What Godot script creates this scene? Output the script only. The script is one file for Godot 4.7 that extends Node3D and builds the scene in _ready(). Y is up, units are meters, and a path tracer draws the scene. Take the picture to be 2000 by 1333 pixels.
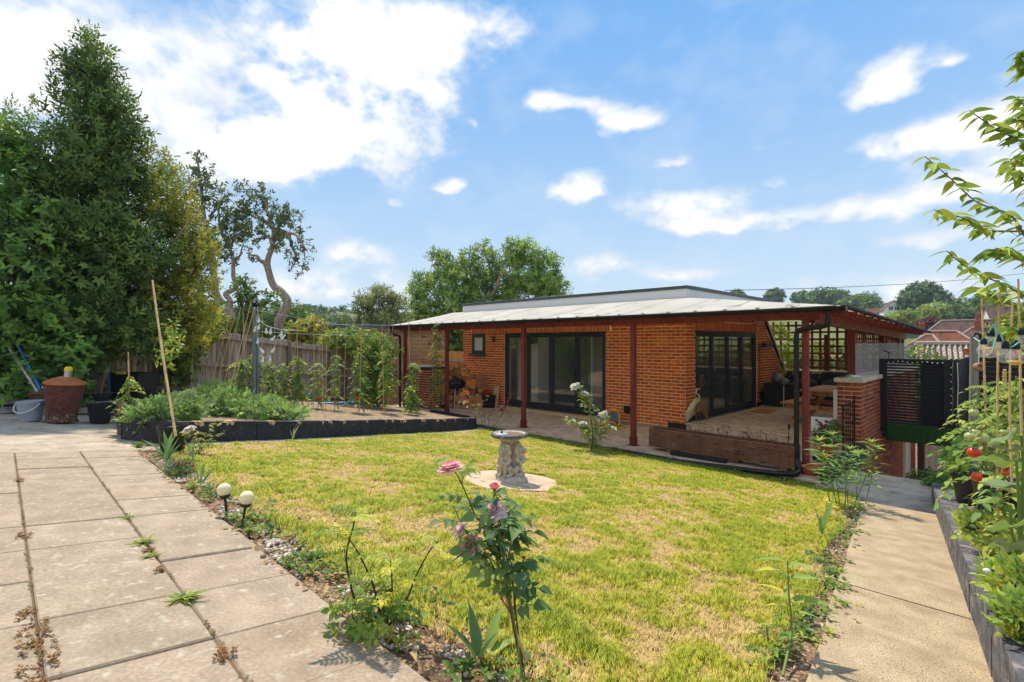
extends Node3D

const CAM := Vector3(0.0, 1.76, 0.0)
const FALL := 0.12          # the garden falls towards the house by 12 cm per metre
const EDGE := 8.2           # where the lawn ends and the patio begins
var rng := RandomNumberGenerator.new()
var used := {}
var mats := {}
var pics := {}
var cube_mesh: ArrayMesh
var disc := {}

# ---------------------------------------------------------------- places
# u runs along the front wall of the house (to the right), w away from it (downhill); x = u, z = -w
func P(u: float, y: float, w: float) -> Vector3:
	return Vector3(u, y, -w)

func gy(w: float) -> float:
	return 0.70 - FALL * clampf(w, -6.0, EDGE)

func G(u: float, w: float, up := 0.0) -> Vector3:
	return Vector3(u, gy(w) + up, -w)

func ray(px: float, py: float) -> Vector3:   # direction of a sight line measured in the photograph
	var a := (px - 1000.0) / 1000.0
	return Vector3(0.70711 * (a - 1.0), (670.0 - py) / 1000.0, -0.70711 * (a + 1.0))

func at(px: float, py: float, d: float) -> Vector3:
	return CAM + ray(px, py) * d

func gp(px: float, py: float, up := 0.0) -> Vector3:   # where it meets the sloping garden
	var r := ray(px, py)
	return CAM + r * ((0.70 + up - 1.76) / (r.y - FALL * r.z))

func lp(px: float, py: float, y: float) -> Vector3:   # where it meets a level
	var r := ray(px, py)
	return CAM + r * ((y - 1.76) / r.y)

func up_(px: float, py: float, u: float) -> Vector3:
	var r := ray(px, py)
	return CAM + r * (u / r.x)

func wp(px: float, py: float, w: float) -> Vector3:
	var r := ray(px, py)
	return CAM + r * (w / -r.z)

func R(a: float, b: float) -> float:
	return rng.randf_range(a, b)

func jig(s: float) -> Vector3:
	return Vector3(R(-s, s), R(-s, s), R(-s, s))

# ---------------------------------------------------------------- colours, textures, materials
func S(r: int, g: int, b: int) -> Color:      # an sRGB triple as linear, for vertex colours
	return Color8(r, g, b).srgb_to_linear()

func noise_bytes(size: int, sd: int, freq: float, kind := 3, oct := 4) -> PackedByteArray:
	var f := FastNoiseLite.new()
	f.seed = sd
	f.noise_type = kind
	f.frequency = freq
	f.fractal_octaves = oct
	if kind == FastNoiseLite.TYPE_CELLULAR:
		f.fractal_type = FastNoiseLite.FRACTAL_NONE
		f.cellular_jitter = 1.0
	var im := f.get_seamless_image(size, size, false, false, 0.12, true)
	im.convert(Image.FORMAT_L8)
	return im.get_data()

# broad tone between two colours, fine grain, and spots of a third colour with their own shape
func tex(key: String, size: int, sd: int, a: Color, b: Color, broad: float, grain: float, grain_amt: float, spot: Color, spot_freq := 0.0, spot_at := 1.0, spot_soft := 0.06, stretch := 1) -> ImageTexture:
	if pics.has(key):
		return pics[key]
	var n1 := noise_bytes(size, sd, broad)
	var n2 := noise_bytes(size, sd + 7, grain, 3, 3)
	var n3 := noise_bytes(size, sd + 13, spot_freq, 3, 3) if spot_freq > 0.0 else n1
	var out := PackedByteArray()
	out.resize(size * size * 3)
	var k := 0
	for y in size:
		for x in size:
			var i := y * size + x
			var i2 := i if stretch == 1 else (y / stretch) * size + x
			var t := n1[i2] / 255.0
			t = t * t * (3.0 - 2.0 * t)
			var m := 1.0 + grain_amt * (n2[i2] / 127.5 - 1.0)
			var r := lerpf(a.r, b.r, t) * m
			var g := lerpf(a.g, b.g, t) * m
			var bl := lerpf(a.b, b.b, t) * m
			if spot_freq > 0.0:
				var q := clampf((n3[i] / 255.0 - spot_at) / spot_soft, 0.0, 1.0)
				r = lerpf(r, spot.r, q)
				g = lerpf(g, spot.g, q)
				bl = lerpf(bl, spot.b, q)
			out[k] = int(clampf(r, 0.0, 1.0) * 255.0)
			out[k + 1] = int(clampf(g, 0.0, 1.0) * 255.0)
			out[k + 2] = int(clampf(bl, 0.0, 1.0) * 255.0)
			k += 3
	pics[key] = ImageTexture.create_from_image(Image.create_from_data(size, size, false, Image.FORMAT_RGB8, out))
	return pics[key]

const GAIN := 1.6      # overall lightness of foliage

func bump(key: String, sd: int, freq: float, size := 512) -> ImageTexture:
	if not pics.has(key):
		var n := noise_bytes(size, sd, freq, 3, 5)
		pics[key] = ImageTexture.create_from_image(Image.create_from_data(size, size, false, Image.FORMAT_L8, n))
	return pics[key]

func mat(key: String, c: Color, rough := 0.8, metal := 0.0) -> StandardMaterial3D:
	if mats.has(key):
		return mats[key]
	var m := StandardMaterial3D.new()
	m.resource_name = key
	m.albedo_color = c
	m.roughness = rough
	m.metallic = metal
	m.metallic_specular = 0.4
	m.vertex_color_use_as_albedo = true
	mats[key] = m
	return m

func laid(m: StandardMaterial3D, t: Texture2D, per_m: Vector3, world := true) -> StandardMaterial3D:
	m.albedo_texture = t
	m.uv1_triplanar = true
	m.uv1_world_triplanar = world
	m.uv1_triplanar_sharpness = 4.0
	m.uv1_scale = per_m
	return m

func rough_up(m: StandardMaterial3D, t: Texture2D, cm: float) -> StandardMaterial3D:
	m.heightmap_enabled = true
	m.heightmap_texture = t
	m.heightmap_scale = cm
	return m

func leafy(key: String, back: float, rough := 0.5) -> StandardMaterial3D:
	var m := mat(key, Color.WHITE, rough)
	m.backlight_enabled = true
	m.backlight = Color(back, back, back).linear_to_srgb()
	m.metallic_specular = 0.35
	return m

# ---------------------------------------------------------------- shapes
class MB:
	var v := PackedVector3Array()
	var n := PackedVector3Array()
	var c := PackedColorArray()
	var i := PackedInt32Array()
	var col := Color.WHITE

	func quad(a: Vector3, b: Vector3, d: Vector3, e: Vector3) -> void:   # corners counterclockwise as seen from the front
		var nn := (b - a).cross(e - a)
		if nn.length_squared() < 1e-16:
			nn = (d - b).cross(e - b)
		nn = nn.normalized()
		var k := v.size()
		v.append(a); v.append(b); v.append(d); v.append(e)
		for q in 4:
			n.append(nn)
			c.append(col)
		i.append_array([k, k + 2, k + 1, k, k + 3, k + 2])

	func tri(a: Vector3, b: Vector3, d: Vector3) -> void:
		var nn := (b - a).cross(d - a).normalized()
		var k := v.size()
		v.append(a); v.append(b); v.append(d)
		for q in 3:
			n.append(nn)
			c.append(col)
		i.append_array([k, k + 2, k + 1])

	func box(ctr: Vector3, size: Vector3, bs := Basis.IDENTITY) -> void:
		var x := bs.x * size.x * 0.5
		var y := bs.y * size.y * 0.5
		var z := bs.z * size.z * 0.5
		quad(ctr - x - y + z, ctr + x - y + z, ctr + x + y + z, ctr - x + y + z)
		quad(ctr + x - y - z, ctr - x - y - z, ctr - x + y - z, ctr + x + y - z)
		quad(ctr + x - y + z, ctr + x - y - z, ctr + x + y - z, ctr + x + y + z)
		quad(ctr - x - y - z, ctr - x - y + z, ctr - x + y + z, ctr - x + y - z)
		quad(ctr - x + y + z, ctr + x + y + z, ctr + x + y - z, ctr - x + y - z)
		quad(ctr - x - y - z, ctr + x - y - z, ctr + x - y + z, ctr - x - y + z)

	func span(a: Vector3, b: Vector3) -> void:      # a box between two opposite corners
		box((a + b) * 0.5, (b - a).abs())

	func bbox(ctr: Vector3, size: Vector3, r: float, bs := Basis.IDENTITY) -> void:   # chamfered box
		var h := size * 0.5
		var ax := [bs.x, bs.y, bs.z]
		var hh := [h.x, h.y, h.z]
		for a in 3:
			var b := (a + 1) % 3
			var d := (a + 2) % 3
			for s in [-1.0, 1.0]:
				var o: Vector3 = ctr + ax[a] * hh[a] * s
				var p: Vector3 = ax[b] * (hh[b] - r)
				var q: Vector3 = ax[d] * (hh[d] - r)
				if s > 0:
					quad(o - p - q, o + p - q, o + p + q, o - p + q)
				else:
					quad(o - p - q, o - p + q, o + p + q, o + p - q)
		for a in 3:
			var b := (a + 1) % 3
			var d := (a + 2) % 3
			for s in [-1.0, 1.0]:
				for t in [-1.0, 1.0]:
					var l: Vector3 = ax[a] * (hh[a] - r)
					var e1: Vector3 = ctr + ax[b] * hh[b] * s + ax[d] * (hh[d] - r) * t
					var e2: Vector3 = ctr + ax[b] * (hh[b] - r) * s + ax[d] * hh[d] * t
					quad(e1 - l, e1 + l, e2 + l, e2 - l)
					_face_out(v.size() - 4, ctr)
		for s in [-1.0, 1.0]:
			for t in [-1.0, 1.0]:
				for w in [-1.0, 1.0]:
					var p0: Vector3 = ctr + ax[0] * hh[0] * s + ax[1] * (hh[1] - r) * t + ax[2] * (hh[2] - r) * w
					var p1: Vector3 = ctr + ax[0] * (hh[0] - r) * s + ax[1] * hh[1] * t + ax[2] * (hh[2] - r) * w
					var p2: Vector3 = ctr + ax[0] * (hh[0] - r) * s + ax[1] * (hh[1] - r) * t + ax[2] * hh[2] * w
					if s * t * w > 0:
						tri(p0, p1, p2)
					else:
						tri(p0, p2, p1)

	func _face_out(k: int, ctr: Vector3) -> void:     # turn the last quad so that it faces away from the centre
		var mid := (v[k] + v[k + 1] + v[k + 2] + v[k + 3]) * 0.25
		if n[k].dot(mid - ctr) < 0.0:
			for q in 4:
				n[k + q] = -n[k + q]
			var m := i.size() - 6
			i[m + 1] = k + 1
			i[m + 2] = k + 2
			i[m + 4] = k + 2
			i[m + 5] = k + 3

	func beam(a: Vector3, b: Vector3, w: float, h: float, upv := Vector3.UP) -> void:   # a bar of w across and h along upv
		var x := (b - a)
		var l := x.length()
		x /= l
		var z := x.cross(upv).normalized()
		var y := z.cross(x).normalized()
		box((a + b) * 0.5, Vector3(l, h, w), Basis(x, y, z))

	func tube(pts: Array, rad: Array, sides := 8, caps := true) -> void:
		var prev := Vector3.ZERO
		var k0 := v.size()
		for j in pts.size():
			var d: Vector3
			if j == 0: d = pts[1] - pts[0]
			elif j == pts.size() - 1: d = pts[j] - pts[j - 1]
			else: d = (pts[j + 1] - pts[j]).normalized() + (pts[j] - pts[j - 1]).normalized()
			d = d.normalized()
			if prev == Vector3.ZERO:
				prev = d.cross(Vector3.RIGHT if absf(d.x) < 0.8 else Vector3.UP).normalized()
			prev = (prev - d * prev.dot(d)).normalized()
			var o := d.cross(prev)
			for s in sides:
				var t := TAU * s / sides
				var r := prev * cos(t) + o * sin(t)
				v.append(pts[j] + r * rad[mini(j, rad.size() - 1)])
				n.append(r)
				c.append(col)
		for j in pts.size() - 1:
			for s in sides:
				var a := k0 + j * sides + s
				var b := k0 + j * sides + (s + 1) % sides
				i.append_array([a, a + sides, b, b, a + sides, b + sides])
		if caps:
			for e in 2:
				var j := 0 if e == 0 else pts.size() - 1
				var f := k0 + j * sides
				var nn: Vector3 = (pts[0] - pts[1]).normalized() if e == 0 else (pts[j] - pts[j - 1]).normalized()
				var k := v.size()
				v.append(pts[j]); n.append(nn); c.append(col)
				for s in sides:
					v.append(v[f + s]); n.append(nn); c.append(col)
				for s in sides:
					if e == 0: i.append_array([k, k + 1 + s, k + 1 + (s + 1) % sides])
					else: i.append_array([k, k + 1 + (s + 1) % sides, k + 1 + s])

	func lathe(o: Vector3, prof: Array, segs := 24, bs := Basis.IDENTITY, sx := 1.0) -> void:   # profile of (radius, height), from below upwards on the outside
		var k0 := v.size()
		for j in prof.size():
			var t: Vector2 = prof[mini(j + 1, prof.size() - 1)] - prof[maxi(j - 1, 0)]
			var nr := Vector2(t.y, -t.x).normalized()
			for s in segs:
				var a := TAU * s / segs
				v.append(o + bs * Vector3(cos(a) * prof[j].x * sx, prof[j].y, sin(a) * prof[j].x))
				n.append((bs * Vector3(cos(a) * nr.x, nr.y, sin(a) * nr.x)).normalized())
				c.append(col)
		for j in prof.size() - 1:
			for s in segs:
				var a := k0 + j * segs + s
				var b := k0 + j * segs + (s + 1) % segs
				i.append_array([a, b, a + segs, b, b + segs, a + segs])

	func ball(o: Vector3, r: Vector3, segs := 12, rings := 8, bs := Basis.IDENTITY) -> void:
		var k0 := v.size()
		for j in rings + 1:
			var p := PI * j / rings - PI / 2
			for s in segs:
				var a := TAU * s / segs
				var d := Vector3(cos(a) * cos(p), sin(p), sin(a) * cos(p))
				v.append(o + bs * (d * r))
				n.append((bs * (d / r)).normalized())
				c.append(col)
		for j in rings:
			for s in segs:
				var a := k0 + j * segs + s
				var b := k0 + j * segs + (s + 1) % segs
				i.append_array([a, b, a + segs, b, b + segs, a + segs])

	func leaf(o: Vector3, dir: Vector3, face: Vector3, l: float, w: float, droop := 0.25, fold := 0.25, segs := 3, widest := 0.45) -> void:   # a blade with a midrib, bending down along its length
		var side := dir.cross(face).normalized()
		var upn := side.cross(dir).normalized()
		var pm := o
		var pl := o
		var pr := o
		var k := v.size()
		for j in segs + 1:
			var t := float(j) / segs
			var ww := w * 0.5 * (sin(PI * pow(t, 0.63 if widest < 0.5 else 1.0)) if j < segs else 0.0)
			if j == 0: ww = w * 0.06
			var mid := o + dir * (l * t) - upn * (l * droop * t * t)
			v.append(mid); v.append(mid + side * ww + upn * ww * fold); v.append(mid - side * ww + upn * ww * fold)
			var nn := (upn + dir * droop * t).normalized()
			n.append(nn); n.append((nn - side * fold).normalized()); n.append((nn + side * fold).normalized())
			for q in 3: c.append(col)
		for j in segs:
			var a := k + j * 3
			i.append_array([a, a + 4, a + 1, a, a + 3, a + 4, a, a + 2, a + 5, a, a + 5, a + 3])

	func add(m: MB, t: Transform3D, tint := Color.WHITE) -> void:
		var k := v.size()
		for q in m.v.size():
			v.append(t * m.v[q])
			n.append((t.basis * m.n[q]).normalized())
			c.append(m.c[q] * tint)
		for q in m.i:
			i.append(k + q)

	func mesh(off := Vector3.ZERO) -> ArrayMesh:
		var a := []
		a.resize(Mesh.ARRAY_MAX)
		var vv := v
		if off != Vector3.ZERO:
			vv = PackedVector3Array()
			vv.resize(v.size())
			for q in v.size(): vv[q] = v[q] - off
		a[Mesh.ARRAY_VERTEX] = vv
		a[Mesh.ARRAY_NORMAL] = n
		a[Mesh.ARRAY_COLOR] = c
		a[Mesh.ARRAY_INDEX] = i
		var m := ArrayMesh.new()
		m.add_surface_from_arrays(Mesh.PRIMITIVE_TRIANGLES, a)
		return m

# ---------------------------------------------------------------- things and parts
func numbered(called: String) -> String:
	var k: int = used.get(called, -1) + 1
	used[called] = k
	return called if k == 0 else "%s_%03d" % [called, k]

func tag(o: Node3D, label: String, category: String, group := "") -> Node3D:
	o.set_meta("label", label)
	o.set_meta("category", category)
	if group: o.set_meta("group", group)
	return o

func thing(called: String, label: String, category: String, where := Vector3.ZERO, group := "") -> Node3D:
	var o := Node3D.new()
	o.name = numbered(called)
	add_child(o)
	o.position = where
	return tag(o, label, category, group)

func origin(n: Node) -> Vector3:
	var o := Vector3.ZERO
	while n is Node3D and n != self:
		o += n.position
		n = n.get_parent()
	return o

func obj(called: String, b: MB, m: Material, parent: Node3D = null) -> MeshInstance3D:   # b is in world places
	var o := MeshInstance3D.new()
	if parent == null:
		o.name = numbered(called)
		add_child(o)
		o.mesh = b.mesh()
	else:
		o.name = called
		parent.add_child(o, true)
		o.mesh = b.mesh(origin(parent))
	o.material_override = m
	return o

func struct(called: String, b: MB, m: Material, kind := "structure") -> MeshInstance3D:
	var o := obj(called, b, m)
	o.set_meta("kind", kind)
	return o

func put(called: String, m: Mesh, t: Transform3D, mt: Material, parent: Node3D) -> MeshInstance3D:   # a shared mesh as a part; t in world places
	var o := MeshInstance3D.new()
	o.name = called
	parent.add_child(o, true)
	o.mesh = m
	t.origin -= origin(parent)
	o.transform = t
	o.material_override = mt
	return o

func swarm(called: String, m: Mesh, ts: Array, cs: Array, mt: Material, parent: Node3D = null) -> MultiMeshInstance3D:   # past counting: copies as one part, kind stuff
	var mm := MultiMesh.new()
	mm.transform_format = MultiMesh.TRANSFORM_3D
	mm.use_colors = true
	mm.mesh = m
	mm.instance_count = ts.size()
	var off := origin(parent) if parent else Vector3.ZERO
	for k in ts.size():
		var t: Transform3D = ts[k]
		t.origin -= off
		mm.set_instance_transform(k, t)
		mm.set_instance_color(k, cs[k])
	var o := MultiMeshInstance3D.new()
	if parent:
		o.name = called
		parent.add_child(o, true)
	else:
		o.name = numbered(called)
		add_child(o)
	o.multimesh = mm
	o.material_override = mt
	o.set_meta("kind", "stuff")
	return o

func spin(dir: Vector3, roll := 0.0) -> Basis:      # a basis whose y points along dir
	var y := dir.normalized()
	var x := y.cross(Vector3.RIGHT if absf(y.x) < 0.8 else Vector3.FORWARD).normalized()
	return Basis(x, y, x.cross(y)).rotated(y, roll)

func any_dir() -> Vector3:
	var z := R(-1, 1)
	var a := R(0, TAU)
	var r := sqrt(1 - z * z)
	return Vector3(r * cos(a), z, r * sin(a))

func curve(pts: Array, steps := 6) -> Array:      # a smooth line through points
	var out := []
	for k in pts.size() - 1:
		var a: Vector3 = pts[maxi(k - 1, 0)]
		var b: Vector3 = pts[k]
		var d: Vector3 = pts[k + 1]
		var e: Vector3 = pts[mini(k + 2, pts.size() - 1)]
		for s in steps:
			out.append(b.cubic_interpolate(d, a, e, float(s) / steps))
	out.append(pts[-1])
	return out

func taper(k: int, a: float, b: float) -> Array:
	var out := []
	for j in k: out.append(lerpf(a, b, float(j) / maxf(1, k - 1)))
	return out

func sag(a: Vector3, b: Vector3, drop: float, k := 10) -> Array:
	var out := []
	for j in k + 1:
		var t := float(j) / k
		out.append(a.lerp(b, t) - Vector3.UP * drop * 4.0 * t * (1.0 - t))
	return out

# ---------------------------------------------------------------- light and air
func clouds() -> Array:      # direction (azimuth, elevation), half-widths in radians, weight
	var seen := [
		[620, 150, 210, 130, 0.85], [470, 240, 200, 90, 0.6], [770, 80, 190, 85, 0.95], [910, 45, 150, 45, 0.7], [720, 265, 200, 80, 0.95], [540, 310, 190, 50, 0.75],
		[840, 200, 60, 50, 0.7], [340, 310, 180, 90, 0.42], [70, 50, 180, 110, 0.8], [0, 190, 150, 110, 0.6], [390, 110, 160, 60, 0.24], [170, 360, 220, 120, 0.4],
		[1065, 190, 48, 26, 1.0], [1130, 203, 70, 20, 0.85], [1215, 234, 95, 30, 0.95], [1160, 268, 40, 12, 0.5], [1125, 362, 72, 34, 1.1], [1320, 400, 160, 40, 0.85], [1330, 442, 150, 24, 0.8],
		[878, 358, 44, 16, 0.8], [760, 392, 30, 20, 0.5], [925, 243, 18, 14, 0.4], [1750, 150, 66, 46, 1.1], [1690, 188, 62, 20, 0.85], [1855, 130, 26, 16, 0.7], [1510, 290, 90, 18, 0.4], [1330, 300, 70, 16, 0.35],
		[1985, 155, 36, 22, 0.7], [1960, 235, 170, 42, 0.95], [1800, 270, 140, 20, 0.6], [2010, 330, 190, 50, 0.85], [1660, 408, 220, 24, 0.8], [1880, 455, 190, 30, 0.7], [1560, 350, 90, 14, 0.35],
		[690, 495, 85, 36, 0.95], [620, 560, 150, 60, 0.8], [740, 570, 120, 60, 0.7], [480, 430, 180, 50, 0.25], [1175, 522, 100, 44, 0.85], [1330, 535, 150, 26, 0.6], [1830, 560, 150, 34, 0.7], [1560, 560, 160, 30, 0.4],
	]
	var out := []
	for q in seen:
		var d := ray(q[0], q[1]).normalized()
		out.append([atan2(d.x, -d.z), asin(d.y), q[2] / 1130.0, q[3] / 1130.0, q[4]])
	var r := RandomNumberGenerator.new()
	r.seed = 5
	for k in 110:            # the same kind of sky goes on all round
		var az := r.randf_range(-PI, PI)
		var d := wrapf(az + PI / 4, -PI, PI)
		if absf(d) < 0.95: continue
		var el := r.randf_range(0.06, 1.1)
		out.append([az, el, r.randf_range(0.08, 0.30), r.randf_range(0.04, 0.16), r.randf_range(0.6, 1.0)])
	return out

var sky_a: FastNoiseLite
var sky_b: FastNoiseLite
var sky_c: FastNoiseLite

func air(az: float, el: float, list: Array) -> Color:
	var d := Vector3(sin(az) * cos(el), sin(el), -cos(az) * cos(el))
	var y := maxf(d.y, 0.0)
	var t := pow(1.0 - y, 2.6)
	var c := Color(0.062, 0.212, 0.465).lerp(Color(0.41, 0.49, 0.53), t)
	var ce := cos(el)
	var wob := sky_a.get_noise_3d(d.x * 1.0, d.y * 1.6, d.z * 1.0)
	var wob2 := sky_b.get_noise_3d(d.x, d.y * 1.6, d.z)
	var fine := sky_c.get_noise_3d(d.x, d.y * 1.3, d.z)
	var dens := 0.0
	var lie := 0.0
	var sum := 0.001
	var a2 := az + wob2 * 0.035
	var e2 := el + wob * 0.028
	for q in list:
		var dx: float = absf(a2 - q[0])
		if dx > PI: dx = TAU - dx
		dx = dx * ce / q[2]
		if dx > 1.5: continue
		var dy: float = (e2 - q[1]) / q[3]
		if dy < 0.0: dy *= 1.25
		var rr: float = dx * dx + dy * dy
		if rr < 2.2:
			var f: float = q[4] * exp(-rr * 1.35)
			dens = dens + f * (1.0 - dens * 0.55)
			lie += f * dy
			sum += f
	dens = dens * (0.95 + 0.85 * wob + 0.22 * fine) + (0.16 * wob + 0.10 * wob2 + 0.14 * fine) * clampf(dens * 3.0, 0.0, 1.0)
	var k := smoothstep(0.17, 0.80, dens)
	k = maxf(k, 0.16 * clampf(wob * 1.6 + 0.5 * fine + 0.12, 0.0, 1.0))
	var low := smoothstep(0.5, 1.1, dens + wob2 * 0.35)
	var white := Color(0.475, 0.495, 0.522).lerp(Color(0.62, 0.62, 0.62), low)
	white = white.lerp(Color(0.415, 0.45, 0.495), clampf(0.30 * smoothstep(0.0, 0.5, -wob2 - 0.3 * fine) + 0.42 * smoothstep(0.1, 0.9, -lie / sum) - 0.25 * fine, 0.0, 0.8) * k)
	return c.lerp(white, k)

func sky_panorama() -> ImageTexture:
	sky_a = FastNoiseLite.new()
	sky_a.seed = 21
	sky_a.frequency = 5.5
	sky_a.fractal_octaves = 6
	sky_a.fractal_gain = 0.55
	sky_b = FastNoiseLite.new()
	sky_b.seed = 4
	sky_b.frequency = 3.0
	sky_b.fractal_octaves = 4
	sky_c = FastNoiseLite.new()
	sky_c.seed = 9
	sky_c.frequency = 17.0
	sky_c.fractal_octaves = 4
	sky_c.fractal_gain = 0.6
	var list := clouds()
	var low := Image.create(720, 360, false, Image.FORMAT_RGBF)
	low.fill(Color(0.36, 0.37, 0.33))
	for j in 184:
		for i in 720:
			var el := maxf((0.5 - (j + 0.5) / 360.0) * PI, 0.002)
			low.set_pixel(i, j, air(wrapf((i + 0.5) / 720.0 * TAU, -PI, PI), el, list))
	low.resize(4096, 2048, Image.INTERPOLATE_BILINEAR)
	for j in range(600, 1026):        # finer where the clouds are looked at
		for i in range(3050, 4130):
			var el := maxf((0.5 - (j + 0.5) / 2048.0) * PI, 0.002)
			low.set_pixel(i % 4096, j, air(wrapf((i + 0.5) / 4096.0 * TAU, -PI, PI), el, list))
	return ImageTexture.create_from_image(low)

func camera_and_light() -> void:
	var cam := Camera3D.new()
	cam.name = "camera"
	add_child(cam)
	cam.position = CAM
	cam.rotation = Vector3(0.0035, PI / 4, 0)
	cam.fov = rad_to_deg(2.0 * atan(0.6665))
	cam.near = 0.05
	cam.far = 2000.0
	cam.current = true
	var e := Environment.new()
	e.background_mode = Environment.BG_SKY
	e.sky = Sky.new()
	var pm := PanoramaSkyMaterial.new()
	pm.panorama = sky_panorama()
	e.sky.sky_material = pm
	e.tonemap_mode = Environment.TONE_MAPPER_LINEAR
	e.tonemap_exposure = EXPOSE
	e.background_energy_multiplier = 1.0
	e.sdfgi_enabled = true
	e.ssao_enabled = true
	e.ssil_enabled = true
	e.fog_enabled = true      # a little summer haze: the far hill pales
	e.fog_density = 0.00045
	e.fog_light_color = Color(0.82, 0.89, 0.97)
	var we := WorldEnvironment.new()
	we.name = "environment"
	we.environment = e
	add_child(we)
	var sun := DirectionalLight3D.new()
	sun.name = "sun"
	add_child(sun)
	# the sun stands high beyond the house, a little to the left: shadows fall towards the camera and to the right
	var to_sun := Vector3(-0.7071, 0, -0.7071).rotated(Vector3.UP, deg_to_rad(SUN_LEFT)) * cos(deg_to_rad(SUN_HIGH)) + Vector3.UP * sin(deg_to_rad(SUN_HIGH))
	sun.look_at_from_position(Vector3.ZERO, -to_sun)
	sun.light_energy = SUN_E
	sun.light_color = Color(1.0, 0.955, 0.88)
	sun.light_angular_distance = 1.2
	sun.shadow_enabled = true

const EXPOSE := 1.95
const SUN_E := 0.9
const SUN_HIGH := 60.0
const SUN_LEFT := 24.0

# ---------------------------------------------------------------- ground
func land(u: float, w: float) -> float:
	# garden plane; beyond the house the land drops into a valley and climbs again on the other side
	var r := Vector2(u + 4.0, w - 5.0).length()
	var h := gy(w) - 0.032
	if w > 7.6:
		h = lerpf(h, -2.75, smoothstep(7.6, 9.6, w))
	if u < -13.9:
		h = lerpf(h, gy(clampf(w, -6, 12)) - 0.25, smoothstep(-13.9, -15.0, u))
	if u > 0.6 and w > 7.0:
		h = lerpf(h, -2.6, smoothstep(8.5, 13.0, w))
	var far := smoothstep(24.0, 90.0, r)
	var n := sin(u * 0.011 + 1.3) * cos(w * 0.009) * 5.0
	var hill := -7.0 * smoothstep(24.0, 70.0, r) + 25.0 * smoothstep(70.0, 270.0, r) + n * smoothstep(150.0, 400.0, r) + 22.0 * smoothstep(330.0, 800.0, r)
	return lerpf(h, hill, far)

func make_ground() -> void:
	var b := MB.new()
	var soil := laid(mat("soil", Color.WHITE, 0.95), tex("soil", 512, 31, Color8(96, 76, 58), Color8(140, 114, 88), 0.012, 0.16, 0.42, Color8(186, 160, 126), 0.11, 0.62, 0.05), Vector3(0.9, 0.9, 0.9))
	rough_up(soil, bump("grit", 9, 0.09), 1.2)
	var ax := []
	var x := -18.0
	while x < 6.01:
		ax.append(x)
		x += 0.6
	var aw := []
	x = -6.0
	while x < 22.01:
		aw.append(x)
		x += 0.5
	var us := [-900.0, -600.0, -420.0, -300.0, -220.0, -160.0, -120.0, -90.0, -70.0, -55.0, -42.0, -32.0, -24.0] + ax + [8.0, 11.0, 15.0, 20.0, 28.0, 38.0, 50.0, 70.0, 95.0, 130.0, 180.0, 250.0, 350.0, 500.0, 800.0]
	var ws := [-300.0, -150.0, -80.0, -45.0, -25.0, -14.0, -9.0] + aw + [24.0, 27.0, 31.0, 37.0, 45.0, 56.0, 70.0, 90.0, 115.0, 150.0, 190.0, 240.0, 300.0, 380.0, 480.0, 620.0, 900.0]
	var nw := ws.size()
	for i in us.size():
		for j in nw:
			var p := P(us[i], land(us[i], ws[j]), ws[j])
			b.v.append(p)
			var dx := land(us[i] + 0.3, ws[j]) - land(us[i] - 0.3, ws[j])
			var dw := land(us[i], ws[j] + 0.3) - land(us[i], ws[j] - 0.3)
			b.n.append(Vector3(-dx, 0.6, dw).normalized())
			var r := Vector2(us[i] + 4.0, ws[j] - 5.0).length()
			b.c.append(Color.WHITE.lerp(Color(0.55, 1.15, 0.42), smoothstep(16.0, 40.0, r)))
	for i in us.size() - 1:
		for j in nw - 1:
			var a := i * nw + j
			b.i.append_array([a, a + nw, a + nw + 1, a, a + nw + 1, a + 1])
	for k in range(0, b.i.size(), 3):       # clockwise from above
		var q := b.i[k + 1]
		b.i[k + 1] = b.i[k + 2]
		b.i[k + 2] = q
	struct("ground", b, soil)

func slab_piece(b: MB, u0: float, u1: float, w0: float, w1: float, top0: float, thick: float, slope := true) -> void:
	var h := func(w): return (gy(w) if slope else 0.0) + top0
	var r := 0.006
	var a := P(u0, h.call(w0) - r, w0); var c := P(u1, h.call(w0) - r, w0); var d := P(u1, h.call(w1) - r, w1); var e := P(u0, h.call(w1) - r, w1)
	var a2 := P(u0 + r, h.call(w0), w0 + r); var c2 := P(u1 - r, h.call(w0), w0 + r); var d2 := P(u1 - r, h.call(w1), w1 - r); var e2 := P(u0 + r, h.call(w1), w1 - r)
	var dn := Vector3.DOWN * thick
	b.quad(a2, c2, d2, e2)
	b.quad(a, c, c2, a2); b.quad(c, d, d2, c2); b.quad(d, e, e2, d2); b.quad(e, a, a2, e2)
	b.quad(a + dn, c + dn, c, a); b.quad(c + dn, d + dn, d, c); b.quad(d + dn, e + dn, e, d); b.quad(e + dn, a + dn, a, e)

func sheet(b: MB, pts: Array, up := 0.0, level = null) -> void:     # a polygon of (u, w) laid on the garden or at a level
	var pv := PackedVector2Array()
	for p in pts: pv.append(p)
	var t := Geometry2D.triangulate_polygon(pv)
	for k in range(0, t.size(), 3):
		var q := []
		for m in 3:
			var p := pv[t[k + m]]
			q.append(P(p.x, (gy(p.y) + up) if level == null else level, p.y))
		if (q[1] - q[0]).cross(q[2] - q[0]).y < 0: b.tri(q[0], q[2], q[1])
		else: b.tri(q[0], q[1], q[2])

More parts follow.
